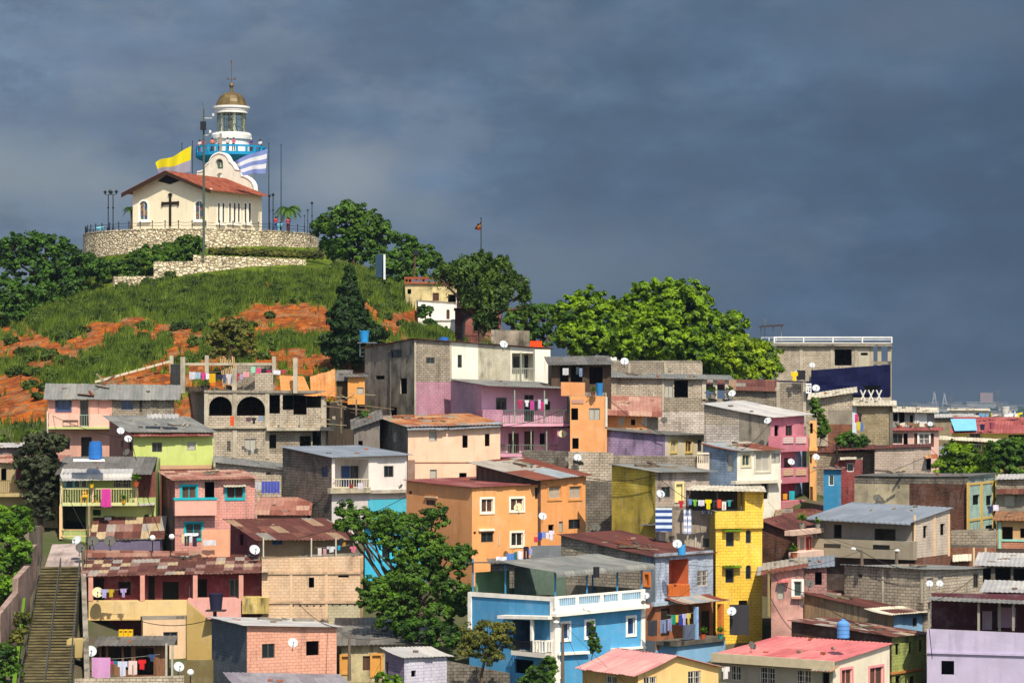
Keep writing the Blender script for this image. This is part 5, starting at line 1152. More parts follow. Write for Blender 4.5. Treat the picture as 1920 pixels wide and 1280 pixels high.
mb=MB(); mb.tube([LB+V((0,0,kz(156))),LB+V((0,0,kz(116)))],.035,5); mb.cbox(LB+V((0,0,kz(118))),.14,.14,.3); mb.tube([LB+V((-.45,0,kz(149))),LB+V((.45,0,kz(149)))],.04,5)
for s_ in (-.45,.45): mb.tube([LB+V((s_+.14*math.cos(a),0,kz(148)+.14*math.sin(a))) for a in [i*.7 for i in range(9)]],.03,4)
mb.build('weather_vane',['m:6a5030'],lh)
mb=MB(); mb.lathe(LB,[(kr(26.5),kz(250)),(kr(26.5),kz(214))],24,smooth=False); mb.build('lantern_glass',['clearglass'],lh)
for k in range(6):
    a=-math.pi/2+.33+k*math.pi/3; c=LB+V((kr(23.5)*math.cos(a),kr(23.5)*math.sin(a),kz(250))); mb=MB(); mb.lathe(c,[(.2,0),(.17,.2),(.17,kz(214)-kz(250)-.2),(.2,kz(214)-kz(250))],10); mb.build('lantern_column',['p:e6dcb8'],lh)
mb=MB()
for k in range(18):
    a=2*math.pi*k/18; c=LB+V((kr(26.8)*math.cos(a),kr(26.8)*math.sin(a),kz(250))); mb.cbox(c,.045,.045,kz(214)-kz(250))
for y in (236,222): mb.lathe(LB,[(kr(26.9),kz(y)),(kr(26.9),kz(y)+.06),(kr(26.5),kz(y)+.06)],24)
mb.build('glazing_bars',['m:6a7468'],lh)
mb=MB(); mb.lathe(LB+V((0,0,kz(250))),[(.75,0),(.75,.4),(.6,.5),(.2,.5),(.2,.9),(.32,1.0),(.35,1.5),(.2,1.7),(.1,1.9),(0,1.9)],14); mb.build('lamp',['p:c8c4b0'],lh)
mb=MB(); R1=kr(65)
mb.lathe(LB,[(R1,kz(280)),(R1+.08,kz(280)),(R1+.08,kz(276.5)),(R1-.12,kz(276.5)),(R1-.12,kz(280)),(R1,kz(280))],40)
for k in range(22):
    a=2*math.pi*(k+.4)/22; c=LB+V((R1*math.cos(a),R1*math.sin(a),kz(289))); mb.cbox(c,.26,.26,kz(279)-kz(289))
mb.build('balustrade',['s:1c88b4'],lh)
ppl=[(374,'e8e4e0','c84030','white and red','at the far left of the railing',None),(385,'c83848','303848','red','near the left, second from the left',None),(404,'f08058','2a2a34','orange','left of the stone cross',None),(417,'e89070','404a5a','salmon','just right of the stone cross',None),
     (433,'d8d8dc','1c1c20','white','left one before the white tower',None),(444,'d85870','2c3450','pink','right one before the white tower',None),(475,'3c2c8c','3a3a40','purple','wearing a white cap, right of the tower','e8e8e8'),(490,'e8e8ea','2a3040','white','at the far right of the railing',None)]
for i,(x,sh,tr,cn,wh,hat) in enumerate(ppl):
    dx=(x-LX)/F*LZ; rr=4.0; dx=max(-rr+.1,min(rr-.1,dx)); yy=-math.sqrt(rr*rr-dx*dx)*.98
    person(V((LB.x+dx,LB.y+yy,kz(289)+.02)),0,0,random.choice([0,25,-30]),sh,tr,f"person in {cn} on the lighthouse balcony, {wh}",hat,i%2)
person(517,433,315,160,'d03040','28408c','person in a red top and blue trousers beside the blue telescope on the terrace',None,0)
person(540,434,316,200,'b83050','5a2838','person in a dark pink top on the terrace, right of the blue telescope',None,1)
for x,Z,lab in ((523,316.5,'pale blue coin telescope on the right of the terrace'),(188,322,'pale blue coin telescope at the left end of the terrace')):
    B=P(x,0,Z); B.z=18.65; o=empty('telescope',B,lab,'telescope'); mb=MB(); mb.lathe(B,[(.2,0),(.2,.05),(.09,.1),(.08,1.3),(.14,1.32),(.14,1.4),(0,1.4)],10); mb.build('stand',['s:6cb4c0'],o)
    mb=MB(); mb.tube([B+V((-.45,-.1,1.55)),B+V((.35,.1,1.62))],[.14,.19],10); mb.build('tube',['s:6cb4c0'],o)
# flags and poles
def flagmat(key,stops):
    T=NT(key); sx=T.n('ShaderNodeSeparateXYZ'); T.l(T.uv(rand=False),sx.inputs[0]); c=T.ramp(sx.outputs['Y'],stops,'CONSTANT'); T.l(c,T.b.inputs['Base Color']); T.b.inputs['Roughness'].default_value=.9
    mix_translucent(T,c,.35); MATS[key]=T.m
Y_=hexc('e6da08'); W_2=hexc('e6e6ea'); B_2=hexc('8898d0')
flagmat('flag_y',[(0,hexc('a8a4b4')),(.42,hexc('a8a4b4')),(.45,Y_)]); flagmat('flag_b',[(0,B_2),(.2,W_2),(.4,B_2),(.6,W_2),(.8,B_2)]); flagmat('flag_r',[(0,hexc('8a3a20')),(.4,hexc('c89a28')),(.65,hexc('7a2a20'))])
def flag(q,Z,mat,label,pole,wav=.45,ph=0.,n=26):
    # q: top hoist, bottom hoist, bottom fly, top fly in photo pixels; the pole is a part of the same thing
    B=P(pole[0],pole[2],Z); o=empty('flagpole',B,label,'flag'); mb=MB(); T=P(pole[0],pole[1],Z); mb.tube([B,(B+T)/2,T],[.07,.055,.04],8); mb.lathe(T,[(.08,0),(.08,.08),(0,.14)],8); mb.build('pole',['m:3c4044'],o)
    if q:
        mb=MB(); c=[P(x,y,Z) for x,y in q]; c[0].x-=.03
        G_=[[None]*(n+1) for _ in range(9)]
        for j in range(9):
            for i in range(n+1):
                u=i/n; v=j/8; p=(c[1].lerp(c[2],u)).lerp(c[0].lerp(c[3],u),v)
                w=math.sin(u*9+ph+v*1.4)*wav*u; G_[j][i]=p+V((0,w,.35*math.sin(u*7+ph*2)*wav*u))
        for j in range(8):
            for i in range(n):
                f=[G_[j][i],G_[j][i+1],G_[j+1][i+1],G_[j+1][i]]; uv=[(i/n,j/8+.001),((i+1)/n,j/8+.001),((i+1)/n,(j+1)/8-.001),(i/n,(j+1)/8-.001)]
                mb.face(f,0,uv,True); mb.face([p+V((0,.02,0)) for p in f[::-1]],0,uv[::-1],True)
        mb.build('flag',[mat],o)
    return o
flag([(359,274),(357,322),(300,330),(293,308)],322,'flag_y','large yellow and grey flag streaming left from its pole, behind the chapel',(361,266,435),.8,1.)
flag([(502,279),(498,325),(456,327),(440,300)],318,'flag_b','large pale blue and white striped flag streaming left, right of the bell wall',(504,270,436),.55,2.2)
flag(None,318,'',"bare dark flagpole, rightmost of the tall poles on the terrace",(527,272,434))
flag(None,330,'',"short bare pole just left of the yellow flag",(341,270,434))
flag([(904,414),(901,432),(890,430),(896,421)],262,'flag_r','small dark red and yellow flag on a thin pole above the weeping tree',(902,410,560),.2,.5)
# grey mast in front
B=P(382,477,300); mo=empty('mast',B,'tall grey-green mast with a dark box and cameras, in front of the chapel','mast')
mb=MB(); mb.tube([B,P(382,340,300),P(382,205,300)],[.16,.13,.09],10); mb.tube([P(382,205,300),P(379,190,300)],.025,4); mb.build('pole',['s:4c564e'],mo)
mb=MB(); mb.cbox(P(381,244,299.7),.62,.4,.95); mb.build('equipment_box',['s:22262a'],mo)
mb=MB(); mb.tube([P(382,222,300),P(398,222,300),P(401,214,300)],.05,6); mb.cbox(P(400,218,300),.22,.3,.3); mb.build('camera_arm',['s:c8c8c4'],mo)
mb=MB(); mb.tube([P(382,254,300),P(391,254,300),P(393,248,300)],.05,6); mb.lathe(P(394,250,300),[(0,-.05),(.13,0),(.15,.15),(.12,.3),(0,.36)],10); mb.build('dome_camera',['s:d8d8d4'],mo)
# lamps round the plateau
lamp(203,357,432,321,'black double-headed lamp post, leftmost on the chapel terrace',double=True); lamp(212,356,434,316,'black double-headed lamp post, second from the left edge of the terrace',double=True)
lamp(505,364,436,316,'black lamp post just right of the chapel, left of a pair'); lamp(512,362,436,317,'black lamp post just right of the chapel, right of a pair')
for x,y,l in ((571,403,'shortest of the three right-hand lamp posts on the terrace'),(577,392,'middle one of the three right-hand lamp posts on the terrace'),(585,378,'tallest of the three right-hand lamp posts on the terrace')): lamp(x,y,440,320+(y-378)*.4,l)
# ------------------------------------------------------------------ buildings on the shoulder of the hill
h=House('building','yellow terrace house with a rust-brown balustrade on the shoulder of the hill',760,283,4,None,878,531,531,529,left='p:c8b070',front='pd:e2cc8a',roof='flat',ph=.3,d=9,cat='building',
  Fh=[(764,542,771,551,'o'),(811,549,823,564,'x'),(840,552,856,568,'o')],yb=625)
h.rail('F',759,880,519,531,.1,'s:8a4c30',step=.35,bal=.12,top=.25); h.box('F',758,529,882,532,.25,mat='s:9a5838',name='cornice')
h.box('F',855,547,862,580,.4,mat='p:e0dccc',name='column')
h=House('building','white low building with a small arched window below the yellow terrace house',784,276,4,None,858,562,566,571,left='p:d8d4c8',front='p:f0ece2',roof='flat',ph=.25,d=5,cat='building',Fh=[(837,580,843,598,'xA')],ov=(.15,.1,.1,.1),yb=640)
h.box('F',800,598,860,601,.12,mat='s:e0dccf',name='ledge')
h=House('building','reddish brown stepped building behind the dark archway',862,268,4,None,940,544,572,572,left='p:7a3c34',front='pd:9a5a4e',roof='flat',ph=.3,d=6,cat='building',Fh=[(888,600,900,620,'o'),(925,605,932,612,'o')],yb=650)
mb=MB(); 
g0=empty('archway',P(880,640,250),'dark brown archway with an iron gate, under the weeping tree','archway')
fz=Face(P(853,0,250)*1.0,V((1,0,0)),V((0,-1,0)),3); A0=fz.hit(853,0)[0]
def fp(x,y): a,z=fz.hit(x,y); return (a,z)
outer=[fp(853,650),fp(905,650),fp(905,582),fp(853,582)]
arch=[fp(870,650),fp(903,650)]+[(fp(886.5,0)[0]+(16.5/F*250)*math.cos(math.pi*i/12),fp(0,612)[1]+(16.5/F*250)*math.sin(math.pi*i/12)) for i in range(13)]
mb.prism([fp(853,650),fp(870,650)]+[(a,z) for a,z in arch[:1:-1]]+[fp(903,650),fp(905,650),fp(905,582),fp(853,582)],[],lambda a,z,o:fz.w(a,z,o),.6); mb.build('arch_wall',['p:4a2c26'],g0)
mb=MB(); mb.box(fz.w(fp(851,0)[0],fp(0,582)[1],.2),V((2.8,0,0)),V((0,1,0)),V((0,0,.22))); mb.build('coping',['s:2a2422'],g0)
mb=MB(); o2=[(fp(886.5,0)[0]+(r_/F*250)*math.cos(math.pi*i/14),fp(0,612)[1]+(r_/F*250)*math.sin(math.pi*i/14)) for r_ in (20,) for i in range(15)]; i2=[(fp(886.5,0)[0]+(16/F*250)*math.cos(math.pi*i/14),fp(0,612)[1]+(16/F*250)*math.sin(math.pi*i/14)) for i in range(15)]
mb.prism([fp(906.5,640)]+o2+[fp(866.5,640),fp(870.5,640)]+i2[::-1]+[fp(902.5,640)],[],lambda a,z,o:fz.w(a,z,.08+o),.075); mb.build('arch_trim',['s:6a6c68'],g0)
mb=MB()
for i in range(9): A=P(872+i*3.6,646,250.3); mb.cbox(A,.04,.04,.85+.0*i)
for y in (630,644): mb.box(P(871,y,250.3),V((1.6,0,0)),V((0,.04,0)),V((0,0,.05)))
mb.build('gate',['m:241c1a'],g0)
wallobj('wall','dark mossy plaster wall right of the archway','wall',921,618,993,620,243,243,'moldy',yb=680)
wallobj('sign_board','tall grey-blue board seen edge-on among the trees below the lighthouse hill','sign',704,478,719,476,290,290,'s:2c4052',depth=.4,yb=520); opost(721,477,524,289.5,.22,'s:d0d4d4',None,'post','white post standing against the grey-blue board','post')
B=P(776,520,284); o=empty('mast',B,'short rusty pole with a dark lamp head behind the yellow terrace house','mast'); mb=MB(); mb.tube([B,P(779,476,284)],.1,6); mb.build('pole',['s:5a4038'],o); mb=MB(); mb.cbox(P(780,478,284),.55,.4,.5); mb.build('lamp_head',['s:22242a'],o)
lampb=MB(); 
# ------------------------------------------------------------------ stairs, bottom left
st=empty('staircase',P(105,1280,146),'long mossy concrete staircase with metal handrails climbing the left edge','staircase')
mb=MB(); nz=MB(); n=44
T=NT('mossy_steps'); o_=T.obj(); nn=T.noise(o_,1.1,4,.7); c_=T.mix(T.ramp(nn,[(.4,g(0)),(.6,g(1))]),hexc('5e543a'),hexc('35360f')); T.l(c_,T.b.inputs['Base Color']); T.b.inputs['Roughness'].default_value=.95; MATS['moss']=T.m; MATS['nosing']=simple('nosing',hexc('6c6246'),.9,0,.5,.1,1.2)
def stp(t): # left and right edge along the flight
    y=1300+(1062-1300)*t; Z=144+(171-144)*t; return P(36+(78-36)*t,y,Z),P(132+(152-132)*t,y-1,Z)
for i in range(n):
    A,B=stp(i/n); A2,B2=stp((i+1)/n); d=V((0,0,A2.z-A.z)); back=A2-A-d
    nz.box(A+d-V((0,.05,.07)),B-A,V((0,.12,0)),V((0,0,.085)))
    top=A+d; mb.face([A,B,B+d,A+d]); mb.face([A+d,B+d,V((B2.x,B2.y,A2.z)),A2])
A,B=stp(0);A2,B2=stp(1); dn=V((0,0,-3)); mb.face([A+dn,A,A2,A2+dn]); mb.face([B,B+dn,B2+dn,B2]); mb.build('steps',['moss'],st); nz.build('step_nosing',['nosing'],st)
for (f,nm) in ((.0,'l'),(.5,'m'),(.98,'r')):
    mb=MB(); pts=[]
    for i in range(0,n+1,7):
        A,B=stp(i/n); q=A.lerp(B,f); pts.append(q+V((0,0,.9))); mb.tube([q,q+V((0,0,.9))],.035,5)
    mb.tube(pts,.04,5); mb.build('handrail',['m:6a6a64'],st)
# landing, wing walls
slabq('landing',[P(84,1062,171),P(154,1060,171),P(150,1018,177),P(98,1020,177)],'pd:b8a49c',st,.3)
for k,(x0,y0,Z0,x1,y1,Z1,lab) in enumerate(((2,1150,150,34,1110,156,'lowest'),(34,1084,157,56,1060,163,'middle'),(48,1040,164,70,1020,169,'upper'),(54,988,170,80,985,175,'topmost'))):
    wallobj('stair_wall',f'weathered pinkish parapet left of the staircase, {lab} of four','wall',x0,y0,x1,y1,Z0,Z1,'pd:b09080' if k<3 else 'pd:8a7c68',depth=.35,group='parapets beside the staircase')
sw=wallobj('retaining_wall','stained grey wall along the right of the staircase','wall',152,1075,158,1258,166,149,'moldy',depth=.3)
wallobj('wall','stained concrete ledge with pinkish tiles at the head of the stairs','wall',160,1052,405,1050,172.3,172.3,'conc',yb=1060)
slabq('kerb',[P(20,1300,142.5),P(28,1300,142.5),P(48,1120,158),P(43,1120,158)],'s:5a7a20',None,.3,'bright mossy kerb beside the lower flight of steps','kerb')
# ------------------------------------------------------------------ small things on the houses
D=[(226,808,191.5,13,15,'left of two on the corner of the lime green house','l'),(240,823,190.5,13,15,'right of two on the corner of the lime green house','l'),(238,848,190.3,13,-30,'dark, below the two white ones by the lime green house','d'),
 (145,1013,172,17,-25,'white, topmost of three at the head of the stairs','l'),(150,1028,171.5,17,30,'grey, by the head of the stairs','d'),(175,1015,171,19,0,'dark, left under the patchwork canopy of the green house','d'),(206,1015,171,20,5,'dark, right under the patchwork canopy of the green house','d'),
 (183,1111,164.8,19,10,'cream and blue, behind the long yellow parapet','c'),(170,1221,153.8,20,15,'white, above the clothes line at the bottom left','l'),(335,1250,151.3,18,20,'white, right of the clothes line by the globe lamp','l'),(131,1185,158,16,60,'dark blue-grey, on the wall beside the stairs','d'),
 (477,1031,169.8,18,20,'blue-white, at the corner of the dark red house','l'),(549,1205,151.6,17,12,'on the wall of the small peach house','l'),(914,820+3,190.5,9,10,'','l'),
 (1055,814,201.2,14,0,'cream, on the pale pink bay of the balcony house','c'),(944,646,208.8,14,20,'on the stained wall of the tall grey house','l'),(1083,858,191.4,13,5,'on the pale block wall behind the orange house','l'),
 (972,951,176,15,-15,'cream, in front of the upper right white-framed window','c'),(1017,968,176,14,15,'on the orange wall above the laundry','l'),(752,912,183.6,9,-60,'small and grey, on the corner of the white house','d'),
 (1171,678,221,14,0,'on the low block building under the mango tree','l'),(1373,738,207,13,-20,'behind the open columned terrace','l'),(1496,702,203.5,14,0,'black-edged, on top of the unfinished block tower','l'),(1523,685,283,10,0,'on the wall above the navy tarpaulins','l'),(1530,728,203.5,13,0,'beside the navy strip on the block tower','l'),
 (1440,789,193,13,-30,'on the concrete side of the pink tower','l'),(1483,866,191.5,12,15,'beside the middle pink balcony, lower of two','l'),(1530,857,193.3,12,10,'on the orange wall right of the pink balconies','l'),(1245,788,209,12,0,'dark, against the whitewashed wall','d'),
 (1238,926,172.8,15,20,'at the corner of the ochre house','l'),(1118,989,178,15,0,'grey, behind the long rust roof','d'),(1270,1020,159.6,16,-5,'above the small blue tank of the pale blue house','l'),(1212,1117,150.2,12,-20,'white, on the balustrade end of the blue house','l'),(1206,1129,150,8,-20,'small grey, on the balustrade end of the blue house','d'),
 (1372,1146,160,16,-10,'in front of the foot of the yellow house','l'),(1517,1094,160,15,10,'dark, beside the window of the pink plaster house','d'),(1743,1094,158.6,12,-5,'left of two on the right block house','l'),(1762,1094,158.8,12,-5,'right of two on the right block house','l'),
 (1410,1210,139.5,15,35,'dark, on the fascia of the big pink roof','d'),(1644,934,186,13,0,'dark, on the long plaster wall above the blue-grey roof','d'),(1744,800-5,223,9,0,'small, on the red roof at the far right','l')]
for x,y,Z,px,yaw,lab,k in D:
    if lab: dish(x,y,Z,px*1.1,yaw,'satellite dish '+lab,k)
Dm=0
tank(683,620,642,209,19,'2c88c4','bright blue tank on a stand at the left corner of the tall grey house',shape='taper')
o=MB(); A=P(673,642,209); o.box(P(672,644,210.2),V((1.5,0,0)),V((0,-1.4,0)),V((0,0,.08)))
o.tube([P(675,618,209.2),P(675,668,209.2),P(682,668,209.2)],.05,5); o.build('tank_stand',['m:7c8088'],None,'metal stand holding the bright blue tank','stand')
tank(832,632,644,215,20,'2860a8','low blue tank showing behind the roof of the tall grey house')
tank(179,827,860,181.5,26,'2c6ab0','big two-part blue tank on the roof of the green house')
tank(1124,718,741,200,14,'2c78b4','small blue tank on the terrace of the narrow orange house',shape='taper')
tank(1278,1019,1040,161,15,'3a90c8','small light blue tank on the pale blue house',lid=False)
tank(1581,1160,1196,146.5,24,'5a8cc8','ribbed light blue tank on the corner of the big pink roof',shape='rib')
tank(405,1112,1143,162.5,28,'26263c','dark barrel on a small stand beside the pink parapet',shape='taper')
o=MB(); o.cbox(P(405,1145,162.5),1.2,.9,.07); o.cbox(P(403,1156,162.5),.2,.2,.35); o.build('barrel_stand',['s:3c3430'],None,'small stand under the dark barrel','stand')
tank(1795+47,795,806,235,9,'20244a','small dark blue tub on the red roof at the right',shape='taper'); tank(1860,792,804,235,10,'8a4458','small plum tub on the red roof, right of the dark blue one',shape='taper')
tank(1885,762,785,300,16,'c4c0bc','large white round tank behind the red roof at the far right',shape='taper')
mb=MB(); corr(mb,P(137,864,180.6),P(197,864,180.6),P(195,860,181.6),P(138,860,181.6),per=.2); mb.build('roof_sheet',['s:e8e8e6'],None,'white sheet lying in front of the blue tank on the green house','metal sheet')
for (x0,x1,l) in ((275,304,'left'),(306,336,'right')):
    mb=MB(); corr(mb,P(x0,783,193.5),P(x1,783,193.5),P(x1,775,195),P(x0,776,195),per=.25,amp=.05); mb.build('roof_sheet',['zincw'],None,f'loose white corrugated sheet on the grey roof above the lime house, {l} one','metal sheet')
def junk(label,x0,x1,y,Z,n,cols,name='scrap_pile',cat='scrap',h=.3):
    o=empty(name,P((x0+x1)/2,y,Z),label,cat)
    for i in range(n):
        mb=MB(); A=P(random.uniform(x0,x1),y-random.uniform(0,3),Z+random.uniform(-.3,.5)); a=random.uniform(0,3); L=random.uniform(.3,1.3)
        mb.box(A,V((math.cos(a)*L,math.sin(a)*L*.4,random.uniform(0,.35)*L)),V((-.04,.12,0)),V((0,0,random.uniform(.05,h)))); mb.build('piece',[random.choice(cols)],o)
junk('pile of scrap timber and rubble under the clothes line of the unfinished house',352,470,735,208,26,['wood:5a4a3c','wood:8a7860','wood:3a302a','s:6a6258'],h=.35)
junk('bundle of sticks lying on the patchwork roof',330,385,1050,167,12,['wood:4a4038','wood:3a302a'],h=.08)
junk('odds and ends on the red-roofed terrace at the far right',1678,1755,803,223.5,16,['s:a85a3a','s:c8c0b0','s:4a6a5a','wood:8a6a4a'])
junk('dark clutter behind the orange house on the pale block wall',1080,1100,872,188,5,['s:2a2826','s:8a8478'])
junk('white and yellow odds and ends on the far red roof edge',1830,1915,783,240,14,['s:d8d8d0','s:c8c020','s:e0e0d8','s:6090b0'],h=.35)
junk('small clutter on the long wall top above the plaster wall, right',1668,1700,888,186,6,['s:a89878','s:5a5048'],h=.2)
o=empty('bamboo_poles',P(430,722,209.5),'bundle of bamboo poles leaning above the clothes line','poles')
for i in range(9): mb=MB(); x=413+i*3.2; mb.tube([P(x+7,735,208.6),P(x,668+random.uniform(0,8),210)],.05,5); mb.build('pole',['wood:b89a68'],o)
opt=[(153,928),(174,935)]
def chair(x,y,Z,col,label):
    B=P(x,y,Z); o=empty('chair',B,label,'chair'); mb=MB(); mb.cbox(B+V((0,0,.42)),.45,.45,.05); mb.build('seat',['s:'+col],o); mb=MB(); mb.box(B+V((-.22,.2,.45)),V((.44,0,0)),V((0,.04,0)),V((0,.08,.45))); mb.build('backrest',['s:'+col],o)
    for a in (-.19,.19):
        for b in (-.19,.19): mb=MB(); mb.cbox(B+V((a,b,0)),.04,.04,.42); mb.build('leg',['s:'+col],o)
chair(159,943,181.9,'d8a018','yellow plastic chair on the balcony of the green house'); 
for x,y,Z,s,c,l in ((172,914,181.6,1.1,'d8b020','yellow pot standing on the corner post of the green balcony'),(255,912,181.6,1.6,'a8502c','big round plant in a red pot on the right end of the green balcony'),(232,943,182,1.1,'d0a020','yellow pot behind the green balcony railing'),(180,943,182,1.0,'d0a020','small yellow pot on the floor of the green balcony'),
    (1318,1197,159.7,1.3,'b05030','plant in a terracotta pot on the orange terrace, left one'),(1351,1197,159.7,1.3,'2c8a78','plant in a teal pot on the orange terrace, right one'),(1489,1046,170.5,1.6,'a05a40','plant on the ledge of the pale pink balcony'),(1336,747,212.5,1.8,'8a8478','plant between the columns, left of the open end'),(1369,747,212.5,1.8,'8a8478','plant beside the last column of the open end'),
    (1112,742,198.5,1.2,'8a5040','plant beside the small blue tank on the orange terrace'),(1503,990,170.5,1.6,'8a8478','plant on the parapet of the brick-sided house'),(1533,990,169.5,1.3,'8a8478','small plant at the end of the parapet of the brick-sided house')): pot(x,y,Z,s,c,l)
laundry('over the clothes line of the unfinished house',207.6,[(355,697,367,711,'dcdce4','white','t'),(366,698,376,710,'a8c4d4','pale blue','t'),(377,699,386,712,'d03890','magenta','s'),(386,700,392,711,'e0e0e8','white','t'),(392,700,404,717,'e0b010','yellow','t'),(405,702,418,710,'28243c','navy','t'),(418,702,424,718,'5a6480','grey-blue','t'),(424,701,437,720,'d8d0d8','white','s'),(438,700,449,714,'b81848','crimson','s'),(450,701,456,712,'b0a0c0','lilac','t'),(456,697,467,707,'e0a0a0','pink','t')],((350,697),(470,694)))
laundry('on the upper right line of the unfinished house',209.3,[(471,687,479,699,'98d8b8','mint','t'),(480,690,489,700,'d85080','pink','t'),(490,691,500,699,'20202a','black','t'),(500,694,508,709,'b81c50','crimson','s'),(512,694,526,702,'d8d8e0','white','t'),(527,693,536,700,'c84858','red','t')],((468,687),(540,695)))
laundry('below the arches of the unfinished house',204.9,[(432,780,439,798,'e85820','orange','t'),(461,782,471,790,'6a5058','mauve','t'),(472,783,480,795,'2a2828','black','s'),(485,780,493,789,'8098b8','pale blue','t')])
laundry('on the upper pink balcony',200.2,[(971,750,979,766,'c02858','crimson','s'),(984,750,992,762,'e0dce0','white','s'),(994,751,1001,768,'c84898','magenta','t'),(1002,752,1008,770,'1c1c2c','black','p'),(1009,749,1014,766,'d0c8d8','white','t'),(1013,753,1020,770,'d02878','hot pink','s'),(1020,748,1027,757,'c8d8d0','pale green','t')],((968,749),(1030,747)))
laundry('in the dark hut beside the white bay',204,[(1055,690,1066,703,'c8c8c8','white','t'),(1080,688,1086,702,'30383c','dark','t'),(1086,690,1092,706,'8098b8','blue','p')])
laundry('over the green balcony railing',181.4,[(190,916,208,950,'d840a0','bright pink','t')])
laundry('in the doorway of the green house',182.8,[(196,969,209,983,'d8d4d0','white','s')])
laundry('on the line in front of the salmon house',172,[(341,1001,353,1018,'e0d8a8','cream','t'),(346,999,372,1004,'e8e8ec','white','t'),(346,1004,355,1023,'30283c','dark','p'),(355,1003,361,1017,'e8e8ec','white','t'),(361,1004,369,1024,'3c2838','plum','t')],((337,999),(374,1000)))
laundry('on the peach wall panel',171.5,[(381,1012,405,1022,'e4e4e8','white','t')])
laundry('on the veranda of the dark red house',168,[(596,1027,603,1041,'e8dcd8','white','t'),(606,1028,612,1040,'d8a8a8','pink','t'),(613,1024,630,1035,'e8e8ec','white','u'),(633,1022,638,1031,'20a0c8','blue','t'),(642,1016,648,1024,'c89828','yellow','t')],((590,1026),(655,1021)))
laundry('on the front posts of the peach terrace',167.2,[(656,1024,669,1035,'d87890','pink','s'),(636,1009,644,1018,'20202a','black','t')])
laundry('on the rack of the white balcony',183.6,[(671,905,680,916,'d8d0e0','pale lilac','t'),(655,907,662,915,'a03848','red','t')])
laundry('on the block wall right of the salmon house',188.9,[(479,903,490,918,'c8ccd4','pale grey','t')],((478,902),(526,904)))
laundry('in the matching blue row beside the salmon house',188.8,[(491+i*5.6,902,496.2+i*5.6,924,'4858b8','blue','t') for i in range(6)])
laundry('on the long yellow parapet terrace',164.6,[(189,1104,202,1120,'a8a8d8','lilac','s'),(202,1104,214,1119,'c8b020','yellow','s'),(226,1103,237,1119,'b8a0d0','lilac','u')],((186,1104),(240,1103)))
laundry('on the bottom left line',152.6,[(172,1232,207,1272,'d8a0d0','big pink','t'),(207,1238,213,1245,'d02888','magenta','t'),(213,1238,220,1245,'2098a0','teal','t'),(221,1239,239,1267,'d8dcf0','white','s'),(240,1238,258,1264,'e8d0c8','cream','p'),(259,1236,274,1254,'d81c24','red','s'),(279,1226,291,1239,'38507c','denim blue','u')],((170,1236),(300,1226)))
laundry('on the line beside the orange house',171.5,[(1001,1006,1008,1016,'d84050','red','t'),(1009,998,1016,1012,'3048b0','blue','t'),(1016,996,1023,1008,'8098d0','pale blue','t'),(1024,998,1030,1010,'e8e0e4','white','t'),(1029,994,1039,1012,'e4e0ec','white','s')],((996,1000),(1042,994)))
laundry('on the low line behind the long grey canopy',165,[(930,1043,950,1050,'e4e4ec','white','t'),(950,1037,964,1050,'6090d8','blue','t'),(964,1034,970,1050,'207880','teal','t'),(971,1032,980,1048,'e8e0e8','white','t'),(981,1024,992,1052,'281c34','dark','p'),(990,1028,998,1040,'b0b0e0','lilac','t')],((928,1046),(1000,1024)))
laundry('over the parapet of the grey house',166.8,[(1229,952,1260,996,'8098b8','blue and white striped','t')]) if 0 else None
cloth(1229,952,1260,996,166.8,'',"t",'large blue and white striped blanket hanging over the grey terrace wall','laundry','hanging_blanket',mat='str:24407c,c0ccd8'); cloth(1281,954,1297,1000,166.7,'','p','white and blue striped trousers hanging over the grey terrace wall','laundry','hanging_trousers',mat='str:d8dce8,9aa4c0')
laundry('on the crowded terrace beside the yellow house',166.2,[(1272,938,1282,952,'c02838','crimson','s'),(1291,935,1297,946,'6088c0','blue','t'),(1299,936,1307,948,'70b838','green','s'),(1309,937,1321,948,'e0dce8','white','t'),(1322,936,1334,954,'e8d810','yellow','s'),(1336,937,1342,952,'282830','black','p'),(1345,936,1352,952,'e04828','red','t'),(1353,940,1362,956,'e8e4dc','white','p'),(1364,937,1371,949,'28a8a8','teal','s')],((1285,936),(1375,938)))
laundry('drying over the grey parapet',166.7,[(1316,956,1322,962,'788098','grey','t'),(1324,956,1331,963,'788098','grey-blue','t'),(1333,957,1341,964,'808898','pale grey','t')])
laundry('under the awning of the pale blue house',159.4,[(1258,1152,1267,1170,'209078','green','t'),(1267,1152,1272,1166,'e0c820','yellow','t'),(1273,1152,1279,1172,'3040a8','dark blue','t'),(1279,1150,1287,1171,'b8b8e8','lilac','s'),(1287,1149,1295,1170,'d0c060','yellow patterned','u')],((1250,1152),(1300,1148)))
laundry('between the two blue houses',156,[(1214,1162,1232,1192,'38363c','black','t'),(1237,1162,1250,1186,'808cb0','blue-grey','p'),(1251,1160,1260,1182,'8890b8','pale blue','p')],((1208,1164),(1262,1158)))
laundry('beside the white grille of the big pink-roofed house',144.5,[(1353,1249,1368,1272,'e8e4e0','white','s')])
laundry('in the lowest balcony of the pink tower',190,[(1480,920,1490,937,'20b0b8','turquoise','t'),(1468,925,1476,936,'e8a020','orange','t')])
laundry('from the turquoise house window',183,[(1851,948,1861,962,'283058','navy','s'),(1862,946,1872,957,'e0d8e8','white','t')],((1850,947),(1873,946)))
laundry('from the side of the tan block house',205,[(1603,776,1609,792,'d84078','pink','t'),(1609,774,1616,790,'202028','black','s'),(1607,790,1613,806,'d8c820','yellow','t'),(1613,792,1619,808,'6080c0','blue','t')])
laundry('on the dark terrace of the blue house',151.5,[(1112,1062,1124,1082,'24242c','black','t')])
